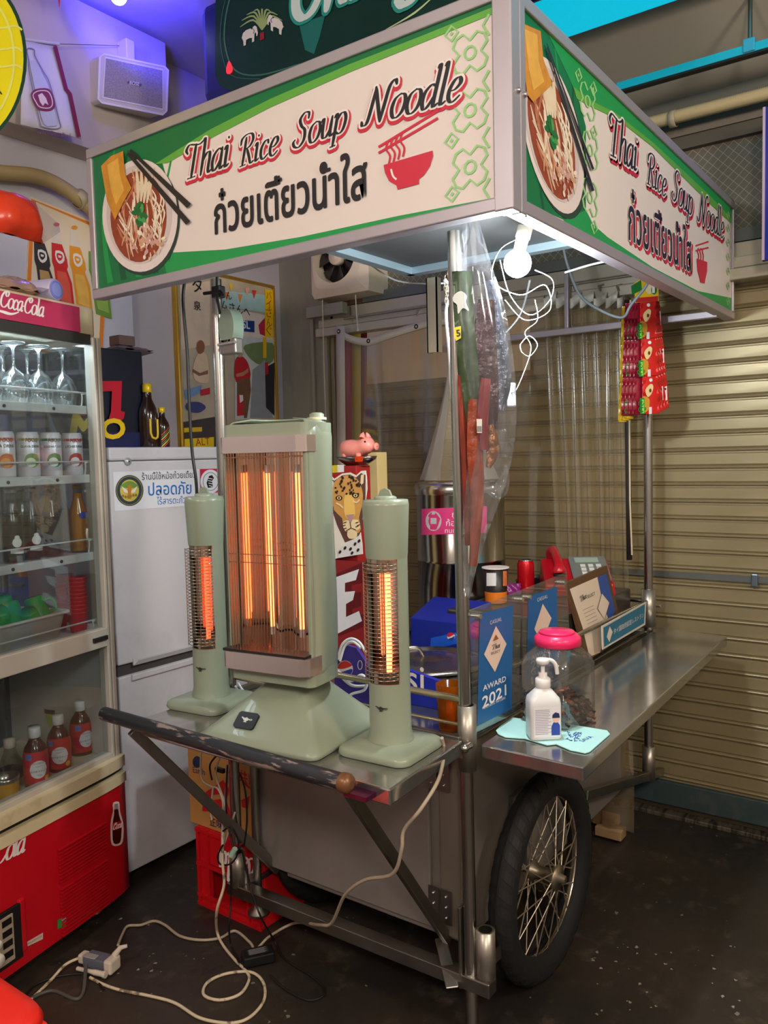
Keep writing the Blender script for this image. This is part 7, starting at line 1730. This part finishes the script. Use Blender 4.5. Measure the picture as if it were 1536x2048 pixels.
# candy jar
j0 = onshelf(1106, 1438)+V((.0, 0, .0015))
j0 = V((j0.x, .872, j0.z)); cj = thing('candy_jar', 'clear candy jar with a bright pink lid on the side shelf', 'jar', j0, R(-12), local=True)
jr = film((240, 240, 238), .22, .03, .04, 'jar', .5)
rows = [sq(0, .066, .066, .02), sq(.006, .073, .073, .022), sq(.15, .073, .073, .022), sq(.17, .070, .070, .03), sq(.19, .058, .058, .05), sq(.20, .053, .053, .052)]
s = MB().grid(rows, jr, True, True); s.poly(rows[0][::-1], jr); s.build('glass', cj, local=True)
pkl = m((236, 40, 96), .3, 0, .03, coat=.3)
MB().lathe([(.056, .198), (.060, .2), (.060, .218), (.057, .222), (.053, .226), (.05, .229), (0, .231)], pkl, 40).build('lid', cj, local=True)
MB().lathe([(.044, .2295), (.046, .233), (.044, .236), (0, .238)], pkl, 36, (-.003, 0, 0)).build('flip_cap', cj, local=True)
rnd = random.Random(21); cds = [MB(), MB(), MB()]
for i, (cb, col) in enumerate(zip(cds, ((70, 44, 38), (110, 66, 54), (170, 110, 84)))):
    mt = m(col, .18, .45, .3, 40, .3)
    cb.ball((0, 0, 0), .011, mt, 8, 6, (1.2, .8, .6))
    for sg in (-1, 1): cb.grid([[V((sg*.011, y_*.3, z_*.3)), V((sg*.02, y_, z_))] for y_, z_ in ((-.007, 0), (0, .004), (.007, 0), (0, -.004), (-.007, 0))], mt, False)
meshes = [c_.mesh('wrapped_candy') for c_ in cds]
pl = [(-.055+.0275*i, -.055+.0275*j, .013+k*.0165) for k in range(4) for i in range(5) for j in range(5)]
for k, (x, y, z) in enumerate(pl):
    if z > .055 and rnd.random() < .35: continue
    o = bpy.data.objects.new('wrapped_candy', meshes[k % 3]); COL.objects.link(o)
    o.location = j0+Matrix.Rotation(R(-12), 3, 'Z') @ V((x+rnd.uniform(-.003, .003), y+rnd.uniform(-.003, .003), z)); o.rotation_euler = (rnd.uniform(-.5, .5), rnd.uniform(-.5, .5), rnd.uniform(0, 6))
    tag(o, 'shiny brown wrapped candy inside the pink lidded jar', 'candy', 'wrapped candies in the jar')
# ================================================================ UNDER AND BEFORE THE CART
# red bottle crate
cr = thing('bottle_crate', 'red plastic cola bottle crate on the floor under the carton', 'crate', (1.86, 1.9, 0))
crm = m((200, 20, 28), .4, 0, .06, 6); x0, x1, y0, y1, zt = 1.725, 1.985, 1.752, 2.04, .262
s = MB()
def cface(lo, hi): s.box(lo, hi, crm)
# front wall with a hand hole: built of a frame
cface((x0, y0, 0), (x0+.012, y1, .03)); cface((x0, y0, .145), (x0+.012, y1, zt)); cface((x0, y0, .03), (x0+.012, y0+.05, .145)); cface((x0, y1-.06, .03), (x0+.012, y1, .145))
cface((x1-.012, y0, 0), (x1, y1, zt)); cface((x0+.012, y1-.012, 0), (x1-.012, y1, zt)); cface((x0+.012, y0, 0), (x1-.012, y0+.012, zt)); cface((x0+.012, y0+.012, .005), (x1-.012, y1-.012, .012)); s.build('walls', cr, bev=.003)
s = MB()
for y in (y0+.003, y0+.05, y1-.06, y1-.014): s.box((x0-.008, y, .0), (x0-.0005, y+.011, zt), crm)
for z in (0, .03, .135, zt-.014): s.box((x0-.009, y0, z), (x0-.0002, y1, z+.01), crm)
s.build('ribs', cr)
MB().box((x0+.02, y0+.06, .06), (x0+.12, y0+.16, .12), m((226, 70, 20), .4)).build('orange_lug', cr)
A = Art((x0-.009, 0, 0), (-1, 0, 0), .0006); A.pen('Cola', wht, (500, 1718), (438, 1700), 1, thick=.26, thin=.12, sy=1.1); A.line(wht, [(486, 1735), (500, 1718), (508, 1722), (506, 1742), (494, 1752)], 4, 1.5, 4); A.flush('lettering', cr)
# cardboard carton on it
kb = m((190, 138, 76), .7, 0, .06, 5)
cb = thing('cardboard_carton', 'brown cardboard carton printed in red standing on the bottle crate', 'carton', (1.84, 1.9, zt))
y0c, y1c = at(556, 1600, X=1.73).y, at(379, 1600, X=1.73).y; zc = .60
MB().box((1.73, y0c, zt+.001), (1.97, y1c, zc), kb).build('box', cb, bev=.002)
MB().box((1.728, y0c, zc-.001), (1.97, y1c, zc+.002), m((176, 126, 70), .7)).build('flap', cb)
A = Art((1.73, 0, 0), (-1, 0, 0), .0006); rp = m((190, 30, 40), .55); bp_ = m((40, 50, 90), .55)
A.text('共計', rp, (478, 1560), (514, 1572), 1, offset=.02); A.line(rp, [(484, 1560), (500, 1576), (520, 1578)], 4, 1, 3)
A.poly(rp, [(402, 1590), (430, 1572), (446, 1560), (460, 1580), (452, 1600), (464, 1632), (448, 1640), (440, 1618), (424, 1624), (404, 1622), (406, 1604)], 1.2); A.poly(kb, [(424, 1590), (444, 1588), (444, 1598), (424, 1600)], 1.8); A.poly(rp, [(482, 1600), (500, 1592), (496, 1618), (484, 1614)], 1)
A.text('正味', bp_, (420, 1650), (446, 1658), 1, offset=.015); A.ell(bp_, (394, 1524), 9, 12, 1, 14); A.text('Earth', bp_, (386, 1545), (410, 1550), 1); A.flush('print', cb)
# red stool at the photographer's side
a = V((.90, 1.62, .45))
sp0 = V((.615, 1.515, 0))
stl = thing('red_stool', 'bright red plastic stool standing by the drinks fridge', 'stool', sp0, 0, local=True)
rs_ = m((232, 40, 24), .35, 0, .04)
rows = [rsq(.17, .17, .43, .06, 8), rsq(.178, .178, .437, .07, 8), rsq(.172, .172, .45, .07, 8), rsq(.15, .15, .455, .07, 8), rsq(.05, .05, .452, .04, 8)]
s = MB().grid(rows, rs_, True, True); s.poly(rows[-1], rs_); s.build('seat', stl, local=True)
for sx_, sy_ in ((1, 1), (-1, 1), (-1, -1), (1, -1)):
    MB().hexa([(sx_*.19-.02, sy_*.19-.02, 0), (sx_*.19+.02, sy_*.19-.02, 0), (sx_*.19+.02, sy_*.19+.02, 0), (sx_*.19-.02, sy_*.19+.02, 0)], [(sx_*.14-.025, sy_*.14-.025, .435), (sx_*.14+.025, sy_*.14-.025, .435), (sx_*.14+.025, sy_*.14+.025, .435), (sx_*.14-.025, sy_*.14+.025, .435)], rs_).build('leg', stl, local=True, bev=.006)
# power cords on the floor
def fp_(px_, py_, z=.005): return at(px_, py_, Z=z)
wcd = worn((206, 190, 160), (120, 104, 80), 30, .55, .62, .5)
gcd = m((176, 160, 136), .5, 0, .1, 20)
pts = [at(884, 1480, Z=.785), at(888, 1500, X=1.60), at(884, 1535, X=1.53), at(872, 1570, X=1.45), at(840, 1620, X=1.40), at(808, 1660, X=1.4), at(803, 1700, X=1.4), at(785, 1748, X=1.42), at(730, 1760, X=1.45), at(690, 1790, X=1.48), at(664, 1845, X=1.55), at(640, 1850, X=1.58), fp_(590, 1846, .05), fp_(540, 1872, .02), fp_(512, 1898), fp_(500, 1885), fp_(470, 1862), fp_(440, 1876), fp_(400, 1880), fp_(360, 1872), fp_(330, 1850), fp_(308, 1842), fp_(282, 1850), fp_(256, 1852), fp_(246, 1866), fp_(236, 1890, .02)]
pts[0] = V((pts[0].x, pts[0].y, .79))
c1_ = MB().tube(crom(pts, 8), .0042, gcd, 8).build('heater_power_cord', None, label='beige cord running from the bright tower heater down to the floor tap', cat='cable')
pts = [at(447, 1605, X=1.6), at(446, 1650, X=1.6), at(445, 1720, X=1.58), at(448, 1770, X=1.57), at(434, 1820, X=1.55), fp_(434, 1862, .03), fp_(446, 1890), fp_(470, 1920), fp_(492, 1942), fp_(498, 1960), fp_(480, 1988), fp_(440, 2000), fp_(408, 1990), fp_(414, 1966), fp_(450, 1948), fp_(500, 1944), fp_(526, 1964), fp_(528, 2000), fp_(500, 2034), fp_(460, 2046), fp_(400, 2036), fp_(350, 2006), fp_(300, 1992), fp_(240, 1980), fp_(205, 1968), fp_(180, 1955)]
MB().tube(crom(pts, 8), .0042, wcd, 8).build('extension_cord', None, label='dirty white extension cord looping over the floor below the cart', cat='cable')
pts = [fp_(158, 1916, .02), fp_(130, 1930, .015), fp_(100, 1962), fp_(60, 2000), fp_(20, 2030), fp_(-40, 2060)]
MB().tube(crom(pts, 8), .0042, wcd, 8).build('extension_cord', None, label='white cord running from the multi tap past the red stool', cat='cable')
pts = [fp_(172, 1930, .03), fp_(170, 1950, .02), fp_(166, 1985), fp_(150, 1998), fp_(110, 1982), fp_(80, 1988), fp_(40, 2010)]
MB().tube(crom(pts, 8), .005, m((80, 76, 72), .5), 8).build('grey_power_cable', None, label='thick grey cord bending under the multi tap', cat='cable')
pts = [fp_(208, 1980), fp_(180, 1950), fp_(120, 1952), fp_(70, 1970), fp_(50, 1992)]
MB().tube(crom(pts, 8), .003, m((20, 20, 20), .5), 8).build('black_power_cable', None, label='thin black cord behind the multi tap', cat='cable')
# multi tap with two plugs
mt_ = thing('multi_tap', 'grey and white multi plug tap lying on the floor by the drinks fridge', 'power tap', fp_(200, 1935), R(-75), local=True)
wpl = m((206, 194, 178), .45, 0, .06, 20)
MB().box((-.045, -.02, .002), (.03, .022, .034), m((96, 100, 112), .35, 0, .1)).build('tap_body', mt_, local=True, bev=.004)
MB().box((-.045, -.021, .0345), (.0, .0, .038), m((150, 150, 150), .35)).build('switch_cover', mt_, local=True, bev=.002)
MB().box((.031, -.024, .0), (.058, .022, .04), wpl).build('plug', mt_, local=True, bev=.006)
MB().box((-.068, -.014, .006), (-.046, .016, .032), wpl).build('plug', mt_, local=True, bev=.005)
MB().tube([(.045, .01, .04), (.06, .02, .06), (.075, .03, .062)], [.009, .007, .005], wpl, 10).build('strain_relief', mt_, local=True)
MB().tube(crom([(-.05, -.035, .008), (-.01, -.036, .01), (.03, -.035, .01), (.05, -.034, .01)], 4), [.006]*6+[.008]*4+[.010]*3, wpl, 8).build('spare_plug', mt_, local=True)
# black power adapter with its cords
ad = thing('power_adapter', 'black power adapter with a printed plate on the floor', 'adapter', fp_(516, 1922), R(-35), local=True)
MB().box((-.045, -.025, 0), (.045, .025, .03), m((20, 20, 20), .45, 0, .1)).build('case', ad, local=True, bev=.004)
s = MB(); s.poly([V((-.03, -.015, .0304)), V((.03, -.015, .0304)), V((.03, .015, .0304)), V((-.03, .015, .0304))], m((46, 46, 46), .4)); o = s.build('rating_plate', ad, local=True)
s = MB()
for k in range(6): s.poly([V((-.026, -.012+k*.0045, .0308)), V((.02+.005*(k % 2), -.012+k*.0045, .0308)), V((.02+.005*(k % 2), -.0105+k*.0045, .0308)), V((-.026, -.0105+k*.0045, .0308))], m((170, 170, 170), .5))
s.build('rating_print', o, local=True)
pts = [at(484, 1700, X=1.6), at(500, 1770, X=1.62), at(520, 1830, X=1.6), fp_(548, 1880, .02), fp_(570, 1918), fp_(620, 1950), fp_(648, 1975), fp_(646, 1992), fp_(615, 2000), fp_(570, 1978), fp_(540, 1950, .012)]
MB().tube(crom(pts, 8), .0028, m((22, 22, 22), .5), 6).build('adapter_cord', None, label='thin black cord from the adapter up to the cart post', cat='cable')
pts = [at(462, 1730, X=1.6), at(462, 1800, X=1.6), at(458, 1850, X=1.58), fp_(462, 1890, .01), fp_(478, 1925, .012)]
MB().tube(crom(pts, 8), .0028, m((24, 22, 22), .5), 6).build('adapter_cord', None, label='thin black cord hanging straight down beside the crate', cat='cable')
# bundle of cords hanging from the handle bracket
blk_ = m((20, 20, 20), .5)
t = wires([[(402, 1500), (403, 1555), (420, 1572), (436, 1578), (446, 1610), (444, 1680), (448, 1688), (462, 1650), (470, 1625)], [(426, 1575), (422, 1620), (424, 1640)], [(440, 1515), (432, 1550), (450, 1610), (448, 1660)], [(458, 1530), (450, 1600), (450, 1660), (446, 1690)]], 1.60, .0030, m((190, 180, 160), .45), 'hanging_cord_bundle', 'grey white cords bundled and hanging from the cart handle', 'cable', .012)
wires([[(436, 1508), (420, 1530), (424, 1560)], [(478, 1545), (490, 1580), (494, 1640), (488, 1690), (484, 1690)], [(455, 1530), (452, 1600), (456, 1650), (470, 1700), (484, 1690)], [(446, 1690), (436, 1710), (440, 1728), (460, 1728), (474, 1710), (476, 1680), (462, 1655), (446, 1662)]], 1.585, .0028, blk_, 'hanging_black_cords', 'thin black cords looped round the hanging cord bundle', 'cable', .01)
p = at(466, 1706, X=1.57)
t = thing('usb_plug', 'mint green plug dangling in the cord bundle', 'plug', p)
d_ = (at(476, 1686, X=1.57)-at(457, 1724, X=1.57)).normalized()
MB().tube([p-d_*.012, p+d_*.018], [.009, .008], m((170, 206, 186), .45), 6).build('grip', t); MB().tube([p-d_*.026, p-d_*.012], [.005, .005], m((196, 160, 90), .35, .6), 6).build('tip', t)
p = at(440, 1540, X=1.6); MB().box((p.x-.006, p.y-.018, p.z-.007), (p.x+.006, p.y+.018, p.z+.007), blk_).build('black_plug', None, label='small black plug caught among the hanging cords', cat='plug', bev=.003)
# wrapped planks standing under the far end of the cart
t = thing('wrapped_planks', 'dusty short planks in clear plastic under the far end of the cart', 'planks', (2.93, 1.08, 0))
wd_ = m((150, 120, 84), .7, 0, .3, 20); 
for k, (dx, dy, w_) in enumerate(((-.05, -.02, .05), (.04, .03, .045))):
    MB().box((2.93+dx-.03, 1.10+dy-w_, .015), (2.93+dx+.03, 1.10+dy+w_, .05), wd_).build('plank', t, bev=.003)
MB().box((2.88, 1.06, .0), (2.98, 1.15, .0148), m((90, 66, 44), .7)).build('skid', t)
rows = [[V((2.87+.01*math.sin(k*1.3+z*9), .99+k*.03, z)) for k in range(9)] for z in (.05, .12, .2, .3, .4)]
MB().grid(rows, film((214, 190, 150), .25, .1, .16, 'wrap')).build('plastic_wrap', t)
# blue banner board at the right
A = Art((XB-.22, 0, 0), (-1, 0, 0), .001)
q0, q1 = A.P(1526, 215), A.P(1530, 520)
t = thing('blue_board', 'tall blue board with a pale pink edge beside the wired-glass window', 'sign board', (XB-.22, q0.y-.2, q1.z))
MB().box((XB-.22, q0.y-.45, q1.z), (XB-.20, q0.y, q0.z), m((20, 40, 150), .4, 0, .06)).build('panel', t)
MB().box((XB-.224, q0.y-.008, q1.z), (XB-.198, q0.y, q0.z), m((206, 176, 200), .4)).build('edge_strip', t)
MB().tube([(XB-.21, q0.y-.2, q0.z-.01), (XB-.21, q0.y-.2, 2.85)], .004, am, 6).build('hanger', t)
# paint flecks on the floor by the wheel
rnd = random.Random(4); fm_ = m((150, 140, 120), .7)
s = MB()
for k in range(46):
    x, y = (rnd.uniform(1180, 1500), rnd.uniform(1880, 2020)) if k < 34 else (rnd.uniform(60, 330), rnd.uniform(1830, 2000))
    p = at(x, y, Z=.0008); r_ = rnd.uniform(.002, .006); a0 = rnd.uniform(0, 6)
    s.poly([p+V((r_*(1+.5*math.sin(j*2+k))*math.cos(a0+j), r_*.8*math.sin(a0+j)*(1+.4*math.cos(j*3)), 0)) for j in [2*math.pi*i/6 for i in range(6)]], fm_)
s.build('paint_flecks', None, label='small pale paint flecks scattered on the dark floor', cat='flecks', kind='stuff')
